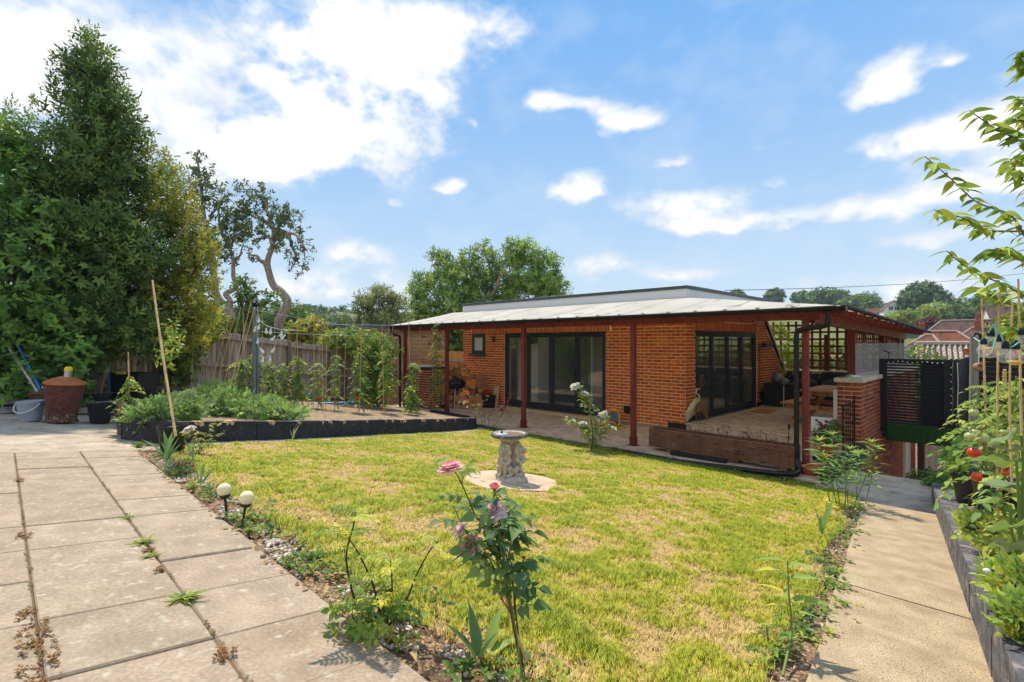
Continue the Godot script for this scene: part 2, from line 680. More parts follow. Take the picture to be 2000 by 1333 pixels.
func make_paving() -> void:
	rng.seed = 11
	var t := tex("slab", 1024, 3, Color8(148, 131, 111), Color8(174, 156, 134), 0.007, 0.10, 0.13, Color8(180, 170, 154), 0.03, 0.65, 0.2)
	var m := rough_up(laid(mat("paving", Color.WHITE, 0.88), t, Vector3(0.62, 0.62, 0.62)), bump("grit", 9, 0.09), 0.25)
	var joint := mat("joint_dirt", Color8(112, 92, 70), 0.95)
	var bed := MB.new()
	bed.quad(P(-7.0, gy(-1.4) - 0.009, -1.4), P(2.2, gy(-1.4) - 0.009, -1.4), P(2.2, gy(1.07) - 0.009, 1.07), P(-7.0, gy(1.07) - 0.009, 1.07))
	var path := struct("paved_path", bed, joint)
	var cols := [-1.355, -0.87, -0.385, 0.1, 0.585, 1.07]
	for i in cols.size() - 1:
		for k in range(-10, 10):
			var u0 := -2.2 + 0.48 * k
			if u0 < -7.05 or u0 > 2.0: continue
			var b := MB.new()
			var tone := R(0.90, 1.08)
			b.col = Color(tone, tone * R(0.985, 1.01), tone * R(0.96, 1.01))
			var g := 0.0016
			var gw := 0.0045
			slab_piece(b, u0 + g, u0 + 0.48 - g, cols[i] + gw, cols[i + 1] - gw, R(-0.005, 0.005), 0.04)
			obj("paving_slab", b, m, path)
	# concrete yard on the left
	var ct := tex("concrete", 1024, 8, Color8(158, 143, 124), Color8(190, 176, 156), 0.009, 0.1, 0.10, Color8(140, 128, 112), 0.012, 0.70, 0.2)
	var cm := rough_up(laid(mat("concrete", Color.WHITE, 0.9), ct, Vector3(0.4, 0.4, 0.4)), bump("grit", 9, 0.09), 0.2)
	var y := MB.new()
	slab_piece(y, -8.55, -7.008, -3.0, 1.62, -0.012, 0.1)
	slab_piece(y, -11.2, -8.556, -3.0, 2.2, -0.006, 0.1)
	struct("concrete_yard", y, cm)
	# strip between the bed wall and the lawn
	var s := MB.new()
	sheet(s, [Vector2(-7.34, 1.63), Vector2(-7.04, 1.63), Vector2(-7.28, 3.0), Vector2(-7.66, 4.7), Vector2(-8.06, 6.3), Vector2(-8.5, 7.6), Vector2(-8.7, 8.1), Vector2(-9.2, 8.1), Vector2(-8.80, 7.55), Vector2(-8.36, 6.3), Vector2(-7.96, 4.7), Vector2(-7.56, 3.0)], 0.014)
	struct("concrete_edging", s, cm)
	# exposed-aggregate path on the right, two bays
	var at_ := tex("aggregate", 1024, 17, Color8(154, 135, 107), Color8(184, 165, 134), 0.006, 0.2, 0.28, Color8(136, 116, 90), 0.12, 0.64, 0.08)
	var am := rough_up(laid(mat("aggregate", Color.WHITE, 0.92), at_, Vector3(0.8, 0.8, 0.8)), bump("pebble", 19, 0.16), 0.25)
	var base := MB.new()
	sheet(base, [Vector2(-0.1, -2.0), Vector2(0.8, -2.0), Vector2(-0.7, 8.0), Vector2(-1.45, 8.0)], -0.02)
	var gp_ := struct("garden_path", base, mats["soil"])
	var lft := func(w): return lerpf(-0.60, -1.40, (w - 2.2) / 5.4)
	var rgt := func(w): return lerpf(0.02, -0.72, (w - 2.9) / 5.2)
	var bays := [[-2.0, 1.3], [1.31, 3.72], [3.735, 7.55]]
	for q in bays:
		var b := MB.new()
		var n := 8
		var le := []
		var ri := []
		for k in n + 1:
			var w: float = lerpf(q[0], q[1], float(k) / n)
			le.append(Vector2(lft.call(w) + R(-0.010, 0.010), w + (0.0 if k % n else R(-0.0, 0.0))))
			ri.append(Vector2(rgt.call(w), w))
		for k in n:
			var a := P(le[k].x, gy(le[k].y) + 0.008, le[k].y); var c := P(ri[k].x, gy(ri[k].y) + 0.008, ri[k].y)
			var d := P(ri[k + 1].x, gy(ri[k + 1].y) + 0.008, ri[k + 1].y); var e := P(le[k + 1].x, gy(le[k + 1].y) + 0.008, le[k + 1].y)
			b.quad(a, c, d, e)
			b.quad(a + Vector3.DOWN * 0.06, a, e, e + Vector3.DOWN * 0.06)
		obj("concrete_bay", b, am, gp_)
	# the landing at its lower end and the sunken way beyond
	var l := MB.new()
	l.box(P(-1.38, gy(7.6) - 0.17, 8.5), Vector3(1.4, 0.3, 1.86))
	var ld := struct("landing_slab", l, cm)
	ld.name = "landing_slab"
	var f := MB.new()
	f.box(P(-1.0, -2.62, 14.0), Vector3(3.2, 0.1, 9.2))
	for k in 6:
		f.box(P(-1.38, -0.62 - 0.33 * k - 0.15, 9.58 + 0.27 * k), Vector3(1.3, 0.3, 0.29))
	struct("basement_path", f, cm)

func lawn_edge_left(w: float) -> float:
	return lerpf(-6.98, -8.50, clampf((w - 1.6) / 6.0, 0.0, 1.0)) + 0.05 * sin(w * 2.3)

func lawn_edge_right(w: float) -> float:
	return lerpf(-0.72, -1.55, clampf((w - 2.2) / 5.4, 0.0, 1.0)) - 0.05 - 0.04 * sin(w * 3.1)

func make_lawn() -> void:
	rng.seed = 21
	var t := tex("thatch", 1024, 41, Color8(172, 146, 84), Color8(198, 170, 114), 0.006, 0.14, 0.30, Color8(150, 156, 56), 0.012, 0.50, 0.14)
	var m := rough_up(laid(mat("lawn_base", Color.WHITE, 0.95), t, Vector3(0.45, 0.45, 0.45)), bump("grit", 9, 0.09), 1.5)
	var b := MB.new()
	var nw := 30
	for k in nw:
		var w0 := lerpf(1.42, EDGE - 0.05, float(k) / nw)
		var w1 := lerpf(1.42, EDGE - 0.05, float(k + 1) / nw)
		for j in 4:
			var f0 := j / 4.0
			var f1 := (j + 1) / 4.0
			var a := lerpf(lawn_edge_left(w0), lawn_edge_right(w0), f0); var c := lerpf(lawn_edge_left(w0), lawn_edge_right(w0), f1)
			var d := lerpf(lawn_edge_left(w1), lawn_edge_right(w1), f1); var e := lerpf(lawn_edge_left(w1), lawn_edge_right(w1), f0)
			b.quad(G(a, w0, 0.0), G(c, w0, 0.0), G(d, w1, 0.0), G(e, w1, 0.0))
	struct("lawn", b, m)
	# tufts of short grass, green and straw-dry in patches
	var blades := MB.new()
	for k in 9:
		var a := R(0, TAU)
		var o := Vector3(R(-0.022, 0.022), 0, R(-0.022, 0.022))
		var lean := Vector3(cos(a), 0, sin(a)) * R(0.002, 0.022)
		var l := R(0.55, 1.0)
		var side := Vector3(cos(a + R(0.8, 2.3)), 0, sin(a + R(0.8, 2.3))).normalized() * 0.0016
		var k0 := blades.v.size()
		var tone := R(0.8, 1.15)
		for q in [o - side, o + side, o + lean * 0.5 + Vector3.UP * l * 0.65 + side * 0.8, o + lean * 0.5 + Vector3.UP * l * 0.65 - side * 0.8, o + lean * 1.25 + Vector3.UP * l]:
			blades.v.append(q)
			blades.n.append((Vector3.UP + lean * 20.0).normalized())
			blades.c.append(Color(tone, tone, tone))
		blades.i.append_array([k0, k0 + 2, k0 + 1, k0, k0 + 3, k0 + 2, k0 + 3, k0 + 4, k0 + 2])
	var bm := blades.mesh()
	var n1 := FastNoiseLite.new()
	n1.seed = 3
	n1.frequency = 0.9
	n1.fractal_octaves = 4
	var n2 := FastNoiseLite.new()
	n2.seed = 8
	n2.frequency = 4.5
	n2.fractal_octaves = 2
	var ts := []
	var cs := []
	var made := 0
	while made < 150000:
		var w := R(1.3, EDGE)
		var dist := absf(w) + 1.0
		if rng.randf() > clampf(4.2 / dist, 0.42, 1.0): continue
		var u := R(-8.8, -0.6)
		var el := lawn_edge_left(w) - 0.02
		var er := lawn_edge_right(w) + 0.07
		if u < el or u > er: continue
		if Vector2(u + 4.06, w - 4.02).length() < 0.56 + 0.05 * sin(u * 9.0 + w * 7.0): continue
		var fr := clampf((w - 1.3) / 0.5, 0.0, 1.0) * clampf((er - u) / 0.35, 0.0, 1.0)
		if rng.randf() > 0.3 + 0.7 * fr: continue
		made += 1
		var g := n1.get_noise_2d(u, w) * 1.5 + n2.get_noise_2d(u, w) * 1.25 + R(-0.3, 0.3) + 0.16
		if w > 7.2: g += (w - 7.2) * 0.9
		var h := 0.015 + 0.024 * clampf(g + 0.45, 0.0, 1.5) + R(0, 0.012) + (R(0.01, 0.035) if rng.randf() < 0.04 else 0.0)
		var c: Color
		if g > 0.12: c = Color(0.56, 0.53, 0.045).lerp(Color(0.36, 0.43, 0.035), clampf(g - 0.1, 0, 1))
		elif g > -0.15: c = Color(0.64, 0.54, 0.10)
		else: c = Color(0.70, 0.52, 0.21)
		c = c * R(0.82, 1.2)
		ts.append(Transform3D(Basis(Vector3.UP, R(0, TAU)) * Basis.from_scale(Vector3(1.0, h, 1.0)), G(u, w, 0.0)))
		cs.append(c)
	swarm("grass", bm, ts, cs, leafy("grass_blade", 0.45, 0.6))

func make_patio() -> void:
	rng.seed = 31
	var t := tex("sandstone", 1024, 51, Color8(182, 154, 128), Color8(208, 184, 158), 0.008, 0.09, 0.08, Color8(140, 122, 104), 0.014, 0.62, 0.2)
	var m := rough_up(laid(mat("sandstone", Color.WHITE, 0.75), t, Vector3(0.4, 0.4, 0.4)), bump("grit", 9, 0.09), 0.12)
	var grout := mat("grout", Color8(120, 106, 90), 0.95)
	var b := MB.new()
	b.span(P(-14.2, -0.5, EDGE + 0.02), P(-2.03, -0.216, 10.9))
	var low := struct("patio", b, grout)
	var g := 0.003
	for i in range(-24, -3):
		for j in 5:
			var u0 := i * 0.6
			var u1 := u0 + 0.6
			if u1 > -2.03: u1 = -2.03
			var w0 := EDGE + j * 0.6
			var w1 := minf(w0 + 0.6, 10.66)
			if u0 < -14.2 or w1 - w0 < 0.1 or u1 - u0 < 0.1: continue
			var q := MB.new()
			var k := R(0.93, 1.06)
			q.col = Color(k, k * R(0.98, 1.01), k * R(0.96, 1.02))
			slab_piece(q, u0 + g, u1 - g, w0 + g, w1 - g, -0.2, 0.03, false)
			obj("patio_tile", q, m, low)
	# the raised terrace on the right, one step up
	var h := MB.new()
	h.span(P(-5.3, -2.6, 10.68), P(-2.1, -0.016, 17.3))
	var hi := struct("terrace", h, laid(mat("step_riser", Color.WHITE, 0.85), t, Vector3(0.5, 0.5, 0.5)))
	for i in 6:
		for j in 11:
			var u0 := -5.27 + i * 0.6
			var u1 := minf(u0 + 0.6, -2.32)
			if u1 - u0 < 0.1: continue
			var q := MB.new()
			var k := R(0.93, 1.06)
			q.col = Color(k, k * R(0.98, 1.01), k * R(0.95, 1.0))
			slab_piece(q, u0 + g, u1 - g, 10.66 + j * 0.6 + g, minf(10.66 + j * 0.6 + 0.6, 17.1) - g, 0.0, 0.03, false)
			obj("terrace_tile", q, m, hi)
	# stone pad under the bird bath, sunk in the grass
	var pad := MB.new()
	var pts := []
	for k in 40:
		var a := TAU * k / 40
		var r := 0.56 + 0.025 * sin(a * 5.0 + 1.0) + R(-0.01, 0.01)
		pts.append(Vector2(-4.06 + cos(a) * r, 4.02 + sin(a) * r))
	sheet(pad, pts, 0.014)
	struct("stone_pad_ground", pad, m)

# ---------------------------------------------------------------- brickwork
# courses of stretchers in half bond on a vertical face; holes are [a0, a1, y0, y1] along the face; returns [centre, length, height, upright]
func courses(o: Vector3, along: Vector3, out: Vector3, length: float, y0: float, y1: float, holes: Array, shift := 0.0) -> Array:
	var list := []
	var n := int(ceil((y1 - y0) / 0.075))
	for j in n:
		var cy := y0 + (j + 0.5) * 0.075
		if cy + 0.034 > y1 + 0.02: break
		var a := -0.225 + shift + (0.1125 if j % 2 else 0.0)
		while a < length:
			var b0 := maxf(a, 0.0)
			var b1 := minf(a + 0.215, length)
			a += 0.225
			var bits := [[b0, b1]]
			for h in holes:
				if cy > h[2] and cy < h[3]:
					var nb := []
					for q in bits:
						if q[1] <= h[0] or q[0] >= h[1]: nb.append(q)
						else:
							if q[0] < h[0]: nb.append([q[0], h[0] - 0.006])
							if q[1] > h[1]: nb.append([h[1] + 0.006, q[1]])
					bits = nb
			for q in bits:
				if q[1] - q[0] < 0.03: continue
				list.append([o + along * ((q[0] + q[1]) * 0.5) + Vector3.UP * cy + out * R(-0.0163, -0.0138), q[1] - q[0] - 0.002, 0.0605, along, out])
	return list

func soldiers(o: Vector3, along: Vector3, out: Vector3, a0: float, a1: float, y: float) -> Array:   # bricks on end in a band
	var list := []
	var a := a0
	while a + 0.06 < a1 + 0.01:
		list.append([o + along * (a + 0.0325) + Vector3.UP * y + out * R(-0.0163, -0.0138), 0.0605, 0.212, along, out])
		a += 0.075
	return list

func lay_bricks(list: Array, parent: Node3D, tones: Array, key: String) -> void:
	# the 300 bricks nearest to the viewer are parts, the rest one part
	list.sort_custom(func(a, b): return a[0].distance_squared_to(CAM) < b[0].distance_squared_to(CAM))
	var ms := []
	for k in tones.size():
		ms.append(laid(mat("%s_%d" % [key, k], tones[k], 0.88), tex("brick_grain", 256, 61, Color8(205, 200, 196), Color8(255, 252, 250), 0.03, 0.2, 0.12, Color8(196, 186, 182), 0.05, 0.68, 0.2), Vector3(1.4, 1.4, 1.4)))
	var ts := []
	var cs := []
	for k in list.size():
		var q = list[k]
		var bs := Basis(q[3], Vector3.UP, q[4]) * Basis.from_scale(Vector3(q[1], q[2], 0.034))
		var pick := int(pow(rng.randf(), 1.25) * tones.size()) % tones.size()
		if k < 300:
			put("brick", cube_mesh, Transform3D(bs, q[0]), ms[pick], parent)
		else:
			ts.append(Transform3D(bs, q[0]))
			cs.append(tones[pick].srgb_to_linear() * R(0.9, 1.08))
	if ts.size():
		swarm("bricks", cube_mesh, ts, cs, laid(mat(key + "_rest", Color.WHITE, 0.88), pics["brick_grain"], Vector3(1.4, 1.4, 1.4)), parent)

func glass(key := "pane_glass", a := 0.02, tint := Color8(200, 214, 210)) -> StandardMaterial3D:
	var m := mat(key, Color(tint.r, tint.g, tint.b, a), 0.02)
	m.transparency = BaseMaterial3D.TRANSPARENCY_ALPHA
	m.metallic_specular = 0.75
	m.vertex_color_use_as_albedo = false
	return m

func bifold(parent: Node3D, o: Vector3, along: Vector3, out: Vector3, length: float, y0: float, y1: float, panes: int, depth: float) -> void:
	# a row of framed glass leaves set back in the wall; o is the foot of its left end at level 0
	var fr := mat("anthracite_frame", Color8(44, 48, 54), 0.42)
	var b := MB.new()
	var bs := Basis(along, Vector3.UP, out)
	var mid := o + along * (length * 0.5) - out * depth
	var w := 0.065
	b.bbox(mid + Vector3.UP * (y1 - w * 0.5), Vector3(length, w, 0.08), 0.006, bs)
	b.bbox(mid + Vector3.UP * (y0 + w * 0.5), Vector3(length, w, 0.08), 0.006, bs)
	for s in [0.0, 1.0]:
		b.bbox(o - out * depth + along * lerpf(w * 0.5, length - w * 0.5, s) + Vector3.UP * ((y0 + y1) * 0.5), Vector3(w, y1 - y0 - 2 * w, 0.078), 0.006, bs)
	var door := obj("folding_door", b, fr, parent)
	var sill := MB.new()
	sill.bbox(mid + Vector3.UP * (y0 - 0.018) + out * (depth * 0.5 + 0.03), Vector3(length + 0.06, 0.034, depth + 0.12), 0.008, bs)
	obj("sill", sill, fr, door)
	var pw := (length - 2 * w) / panes
	for k in panes:
		var a := w + pw * k
		var f := MB.new()
		var st := 0.062
		var top := y1 - w
		var bot := y0 + w
		var c := o - out * (depth + 0.004)
		f.bbox(c + along * (a + st * 0.5 + 0.003) + Vector3.UP * ((top + bot) * 0.5), Vector3(st, top - bot - 0.006, 0.06), 0.005, bs)
		f.bbox(c + along * (a + pw - st * 0.5 - 0.003) + Vector3.UP * ((top + bot) * 0.5), Vector3(st, top - bot - 0.006, 0.06), 0.005, bs)
		f.bbox(c + along * (a + pw * 0.5) + Vector3.UP * (top - 0.035), Vector3(pw - 2 * st - 0.006, 0.06, 0.058), 0.005, bs)
		f.bbox(c + along * (a + pw * 0.5) + Vector3.UP * (bot + 0.04), Vector3(pw - 2 * st - 0.006, 0.072, 0.058), 0.005, bs)
		obj("leaf_frame", f, fr, door)
		var p := MB.new()
		p.box(c + along * (a + pw * 0.5) + Vector3.UP * ((top + bot) * 0.5) + along * R(-0.001, 0.001), Vector3(pw - 2 * st, top - bot - 0.14, 0.006), bs.rotated(Vector3.UP, R(-0.004, 0.004)))
		p.box(c - out * 0.022 + along * (a + pw * 0.5) + Vector3.UP * ((top + bot) * 0.5), Vector3(pw - 2 * st, top - bot - 0.14, 0.005), bs.rotated(Vector3.UP, R(-0.004, 0.004)))
		obj("pane", p, glass(), door)
	var h := MB.new()
	var ha := w + pw * (panes - 1) - 0.02
	h.bbox(o - out * (depth - 0.05) + along * ha + Vector3.UP * (y0 + 1.0), Vector3(0.028, 0.20, 0.012), 0.003, bs)
	h.bbox(o - out * (depth - 0.085) + along * (ha + 0.05) + Vector3.UP * (y0 + 1.04), Vector3(0.12, 0.022, 0.018), 0.005, bs)
	obj("handle", h, mat("black_metal", Color8(22, 22, 24), 0.35, 0.4), door)

const HU := -5.27      # side wall of the house (facing right)
const HW := 10.68      # front wall of the house
const HL := -12.92     # its left end

func make_house() -> void:
	rng.seed = 41
	var h := thing("garden_house", "single storey red brick garden house with dark folding glass doors and flat parapet roof", "house", P(-9.0, -0.2, 12.5))
	var mortar := laid(mat("mortar", Color.WHITE, 0.95), tex("mortar", 256, 71, Color8(236, 200, 142), Color8(250, 222, 172), 0.02, 0.15, 0.12, Color.BLACK), Vector3(1.2, 1.2, 1.2))
	var ux := Vector3.RIGHT
	var fz := Vector3.BACK        # the front wall faces the garden
	var b := MB.new()
	var z0 := HW + 0.001
	var z1 := HW + 0.26
	var bot := -0.32
	var top := 2.80
	for q in [[HL, -12.5, bot, top], [-12.5, -11.85, bot, 1.40], [-12.5, -11.85, 2.05, top], [-11.85, -11.0, bot, top], [-11.0, -7.37, bot, -0.10], [-11.0, -7.37, 2.05, top], [-7.37, HU - 0.001, bot, top]]:
		b.span(P(q[0], q[2], z0), P(q[1], q[3], z1))
	obj("front_wall", b, mortar, h)
	var s := MB.new()
	for q in [[HW + 0.264, 11.15, bot, top], [11.15, 14.92, bot, 0.0], [11.15, 14.92, 2.05, top], [14.92, 15.48, bot, top]]:
		s.span(P(HU - 0.26, q[2], q[0]), P(HU - 0.001, q[3], q[1]))
	# the raking end of the side wall
	var ra := [Vector2(15.48, bot), Vector2(17.05, bot), Vector2(17.05, 0.94), Vector2(15.48, 2.46)]
	for e in [HU - 0.001, HU - 0.26]:
		var pp := []
		for q in ra: pp.append(P(e, q.y, q.x))
		if e < HU - 0.1: pp.reverse()
		s.quad(pp[0], pp[1], pp[2], pp[3])
	s.quad(P(HU - 0.26, 2.46, 15.48), P(HU - 0.001, 2.46, 15.48), P(HU - 0.001, 0.94, 17.05), P(HU - 0.26, 0.94, 17.05))
	obj("side_wall", s, mortar, h)
	var rk := MB.new()
	var rd := Vector3(0, 0.94 - 2.46, -(17.05 - 15.48)).normalized()
	rk.beam(P(HU - 0.12, 2.50, 15.44), P(HU - 0.12, 0.96, 17.08), 0.36, 0.05)
	obj("raking_coping", rk, mat("dark_flashing", Color8(52, 44, 40), 0.7), h)
	var rt := MB.new()
	rt.beam(P(HU + 0.075, 2.47, 15.46), P(HU + 0.075, 0.95, 17.06), 0.03, 0.06)
	obj("raking_trim", rt, mat("pale_trim", Color8(222, 222, 224), 0.6), h)
	# the back and left end, floor, ceiling: a closed room
	var k := MB.new()
	k.span(P(HL, bot, HW + 0.27), P(HL + 0.25, top, 17.0))
	k.span(P(HL, bot, 16.8), P(HU - 0.27, 2.3, 17.05))
	obj("back_wall", k, mortar, h)
	var list := courses(P(HL, -0.12, HW), ux, fz, HU - HL, 0.0, 2.62, [[0.42, 1.07, 1.50, 2.16], [1.92, 5.55, -0.2, 2.17], [0.40, 5.70, 2.165, 2.39]])
	list += soldiers(P(HL, 0, HW), ux, fz, 0.42, 5.70, 2.157)
	var sx := Vector3.FORWARD
	var side := courses(P(HU, -0.12, HW), sx, Vector3.RIGHT, 6.3, 0.0, 2.62, [[0.47, 4.24, -0.2, 2.17], [0.40, 4.35, 2.165, 2.39]], 0.1125)
	for q in side:
		var w: float = -q[0].z
		if w > 15.4 and q[0].y + 0.12 > 2.46 - (w - 15.48) * 0.968: continue
		if q[0].y > -0.05: list.append(q)
	list += soldiers(P(HU, 0, HW), sx, Vector3.RIGHT, 0.42, 4.35, 2.157)
	lay_bricks(list, h, [Color8(222, 108, 40), Color8(214, 98, 34), Color8(230, 118, 46), Color8(206, 92, 36), Color8(218, 112, 52), Color8(192, 88, 42)], "house_brick")
	# damp course blocks at the corner and a pale plinth strip
	var dp := MB.new()
	dp.span(P(HU - 0.42, -0.19, HW - 0.014), P(HU + 0.014, -0.03, HW + 0.01))
	dp.span(P(HU - 0.0, 0.0, HW - 0.012), P(HU + 0.014, 0.12, HW + 0.46))
	dp.span(P(HU - 0.0, 0.0, 14.93), P(HU + 0.014, 0.10, 17.0))
	obj("damp_course", dp, mat("bitumen", Color8(34, 33, 36), 0.7), h)
	var pl := MB.new()
	pl.span(P(-7.3, -0.2, HW - 0.016), P(HU - 0.43, -0.13, HW + 0.01))
	obj("plinth", pl, mat("plinth_render", Color8(170, 140, 112), 0.9), h)
	# flat roof, upstand and capping
	var r := MB.new()
	r.span(P(HL, 2.81, HW), P(HU, 2.86, 17.05))
	obj("roof", r, mat("roof_felt", Color8(120, 124, 126), 0.9), h)
	var up := MB.new()
	up.span(P(HL, 2.70, HW - 0.03), P(HU + 0.03, 2.955, HW + 0.03))
	up.span(P(HU - 0.03, 2.70, HW + 0.034), P(HU + 0.03, 2.955, 16.2))
	obj("parapet", up, mat("parapet_render", Color8(216, 216, 216), 0.7), h)
	var cp := mat("capping_metal", Color8(70, 80, 88), 0.45, 0.2)
	var xs := [HL - 0.04, -11.0, -8.85, -6.9, HU + 0.06]
	for q in 4:
		var c := MB.new()
		c.bbox(P((xs[q] + xs[q + 1]) * 0.5, 2.99, HW), Vector3(xs[q + 1] - xs[q] - 0.012, 0.075, 0.14), 0.006)
		obj("capping", c, cp, h)
	var c2 := MB.new()
	c2.bbox(P(HU, 2.99, 13.5), Vector3(0.14, 0.075, 5.45), 0.006)
	obj("capping", c2, cp, h)
	# doors and window
	bifold(h, P(-11.0, 0, HW), ux, fz, 3.63, -0.06, 2.04, 4, 0.05)
	bifold(h, P(HU, 0, 11.15), sx, Vector3.RIGHT, 3.77, 0.02, 2.04, 4, 0.05)
	var fr: Material = mats["anthracite_frame"]
	var win := MB.new()
	for q in [[-12.5, -12.44, 1.40, 2.05], [-11.91, -11.85, 1.40, 2.05], [-12.44, -11.91, 1.40, 1.47], [-12.44, -11.91, 1.98, 2.05]]:
		win.span(P(q[0], q[2], HW + 0.0), P(q[1], q[3], HW + 0.07))
	for q in [[-12.436, -12.386, 1.474, 1.976], [-11.964, -11.914, 1.474, 1.976], [-12.386, -11.964, 1.474, 1.52], [-12.386, -11.964, 1.93, 1.976]]:
		win.span(P(q[0], q[2], HW - 0.02), P(q[1], q[3], HW + 0.05))
	var wn := obj("window", win, fr, h)
	var pn := MB.new()
	pn.span(P(-12.386, 1.52, HW + 0.01), P(-11.964, 1.93, HW + 0.018))
	var frost := mat("frosted_pane", Color8(196, 204, 200), 0.35)
	obj("pane", pn, frost, wn)
	var sl := MB.new()
	sl.bbox(P(-12.175, 1.375, HW - 0.03), Vector3(0.74, 0.045, 0.16), 0.008)
	obj("sill", sl, fr, wn)
	# inside: pale walls, a white door, a dark cupboard, a wood floor
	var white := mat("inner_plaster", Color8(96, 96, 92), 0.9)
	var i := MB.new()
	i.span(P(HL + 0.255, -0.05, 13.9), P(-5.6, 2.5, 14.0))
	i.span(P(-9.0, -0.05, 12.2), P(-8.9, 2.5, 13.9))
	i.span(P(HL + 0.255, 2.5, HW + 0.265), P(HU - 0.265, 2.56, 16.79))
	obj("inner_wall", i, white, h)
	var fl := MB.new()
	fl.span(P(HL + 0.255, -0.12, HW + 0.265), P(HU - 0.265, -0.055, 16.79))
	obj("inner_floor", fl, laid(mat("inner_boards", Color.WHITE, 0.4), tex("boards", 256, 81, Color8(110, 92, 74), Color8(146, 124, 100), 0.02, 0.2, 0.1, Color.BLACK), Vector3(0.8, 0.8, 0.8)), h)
	var cu := MB.new()
	cu.bbox(P(-10.55, 1.0, 11.45), Vector3(0.85, 2.05, 0.5), 0.01)
	obj("inner_wardrobe", cu, mat("wardrobe_white", Color8(206, 202, 194), 0.35), h)
	var dc := MB.new()
	dc.bbox(P(-9.62, 0.95, 12.0), Vector3(0.5, 1.95, 0.6), 0.01)
	obj("inner_cupboard", dc, mat("cupboard_dark", Color8(40, 42, 44), 0.4), h)
	var wd := MB.new()
	wd.bbox(P(-8.55, 0.98, 12.1), Vector3(0.05, 2.0, 0.8), 0.006)
	obj("inner_door", wd, mat("inner_door_white", Color8(222, 220, 214), 0.5), h)
	var tn := MB.new()
	tn.lathe(P(-10.2, 1.72, 11.08), [Vector2(0.0, 0.0), Vector2(0.12, 0.01), Vector2(0.15, 0.1), Vector2(0.16, 0.26), Vector2(0.0, 0.27)], 16)
	obj("inner_lamp_shade", tn, mat("shade_dark", Color8(58, 48, 46), 0.7), h)
	# small fittings on the walls
	var wl := thing("wall_light", "small dark square wall light between the little window and the glass doors", "wall light", P(-11.45, 1.85, HW))
	var q1 := MB.new()
	q1.bbox(P(-11.45, 1.87, HW - 0.045), Vector3(0.11, 0.16, 0.07), 0.01)
	obj("body", q1, mat("light_body", Color8(66, 52, 46), 0.5), wl)
	var q2 := MB.new()
	q2.bbox(P(-11.45, 1.86, HW - 0.086), Vector3(0.07, 0.09, 0.012), 0.003)
	obj("lens", q2, mat("light_lens", Color8(120, 112, 104), 0.2), wl)
	var so := thing("outdoor_socket", "black weatherproof socket box low on the front wall above the yellow cable reel", "socket", P(-6.75, 0.17, HW))
	var s1 := MB.new()
	s1.bbox(P(-6.72, 0.17, HW - 0.05), Vector3(0.17, 0.16, 0.09), 0.015)
	s1.bbox(P(-6.72, 0.09, HW - 0.04), Vector3(0.07, 0.05, 0.06), 0.01)
	obj("box", s1, mat("black_plastic", Color8(20, 20, 22), 0.45), so)
	var fl2 := thing("security_light", "black floodlight tilted down high on the side wall above the folding doors", "floodlight", P(HU, 2.3, 14.2))
	var f1 := MB.new()
	f1.bbox(P(HU + 0.03, 2.47, 14.0), Vector3(0.06, 0.10, 0.10), 0.01)
	f1.beam(P(HU + 0.03, 2.42, 14.0), P(HU + 0.18, 2.32, 14.15), 0.03, 0.03)
	obj("bracket", f1, mats["black_plastic"], fl2)
	var f2 := MB.new()
	f2.bbox(P(HU + 0.24, 2.27, 14.2), Vector3(0.17, 0.03, 0.24), 0.008, Basis(Vector3.BACK, 0.5))
	obj("lamp_head", f2, mat("lamp_head_pale", Color8(150, 150, 150), 0.3), fl2)
	var ht := thing("patio_heater", "dark bar shaped patio heater mounted on the side wall beside the folding doors", "heater", P(HU, 1.72, 15.4))
	var h1 := MB.new()
	h1.bbox(P(HU + 0.14, 1.72, 15.35), Vector3(0.12, 0.11, 0.62), 0.02, Basis(Vector3.RIGHT, 0.06))
	obj("housing", h1, mat("heater_grey", Color8(74, 66, 60), 0.45, 0.3), ht)
	var h2 := MB.new()
	h2.tube([P(HU + 0.02, 1.68, 15.1), P(HU + 0.025, 0.45, 15.1)], [0.008], 6)
	obj("cable", h2, mats["black_plastic"], ht)
	var vt := thing("air_vent", "small black square vent low on the side wall right of the folding doors", "vent", P(HU, 0.24, 15.25))
	var v1 := MB.new()
	v1.bbox(P(HU + 0.02, 0.28, 15.22), Vector3(0.03, 0.2, 0.24), 0.01)
	for q in 4: v1.box(P(HU + 0.04, 0.215 + 0.045 * q, 15.22), Vector3(0.012, 0.012, 0.2))
	obj("grille", v1, mats["black_plastic"], vt)

# ---------------------------------------------------------------- canopy
func eave_a(u: float) -> Vector3: return P(u, 2.27, EDGE + 0.1)

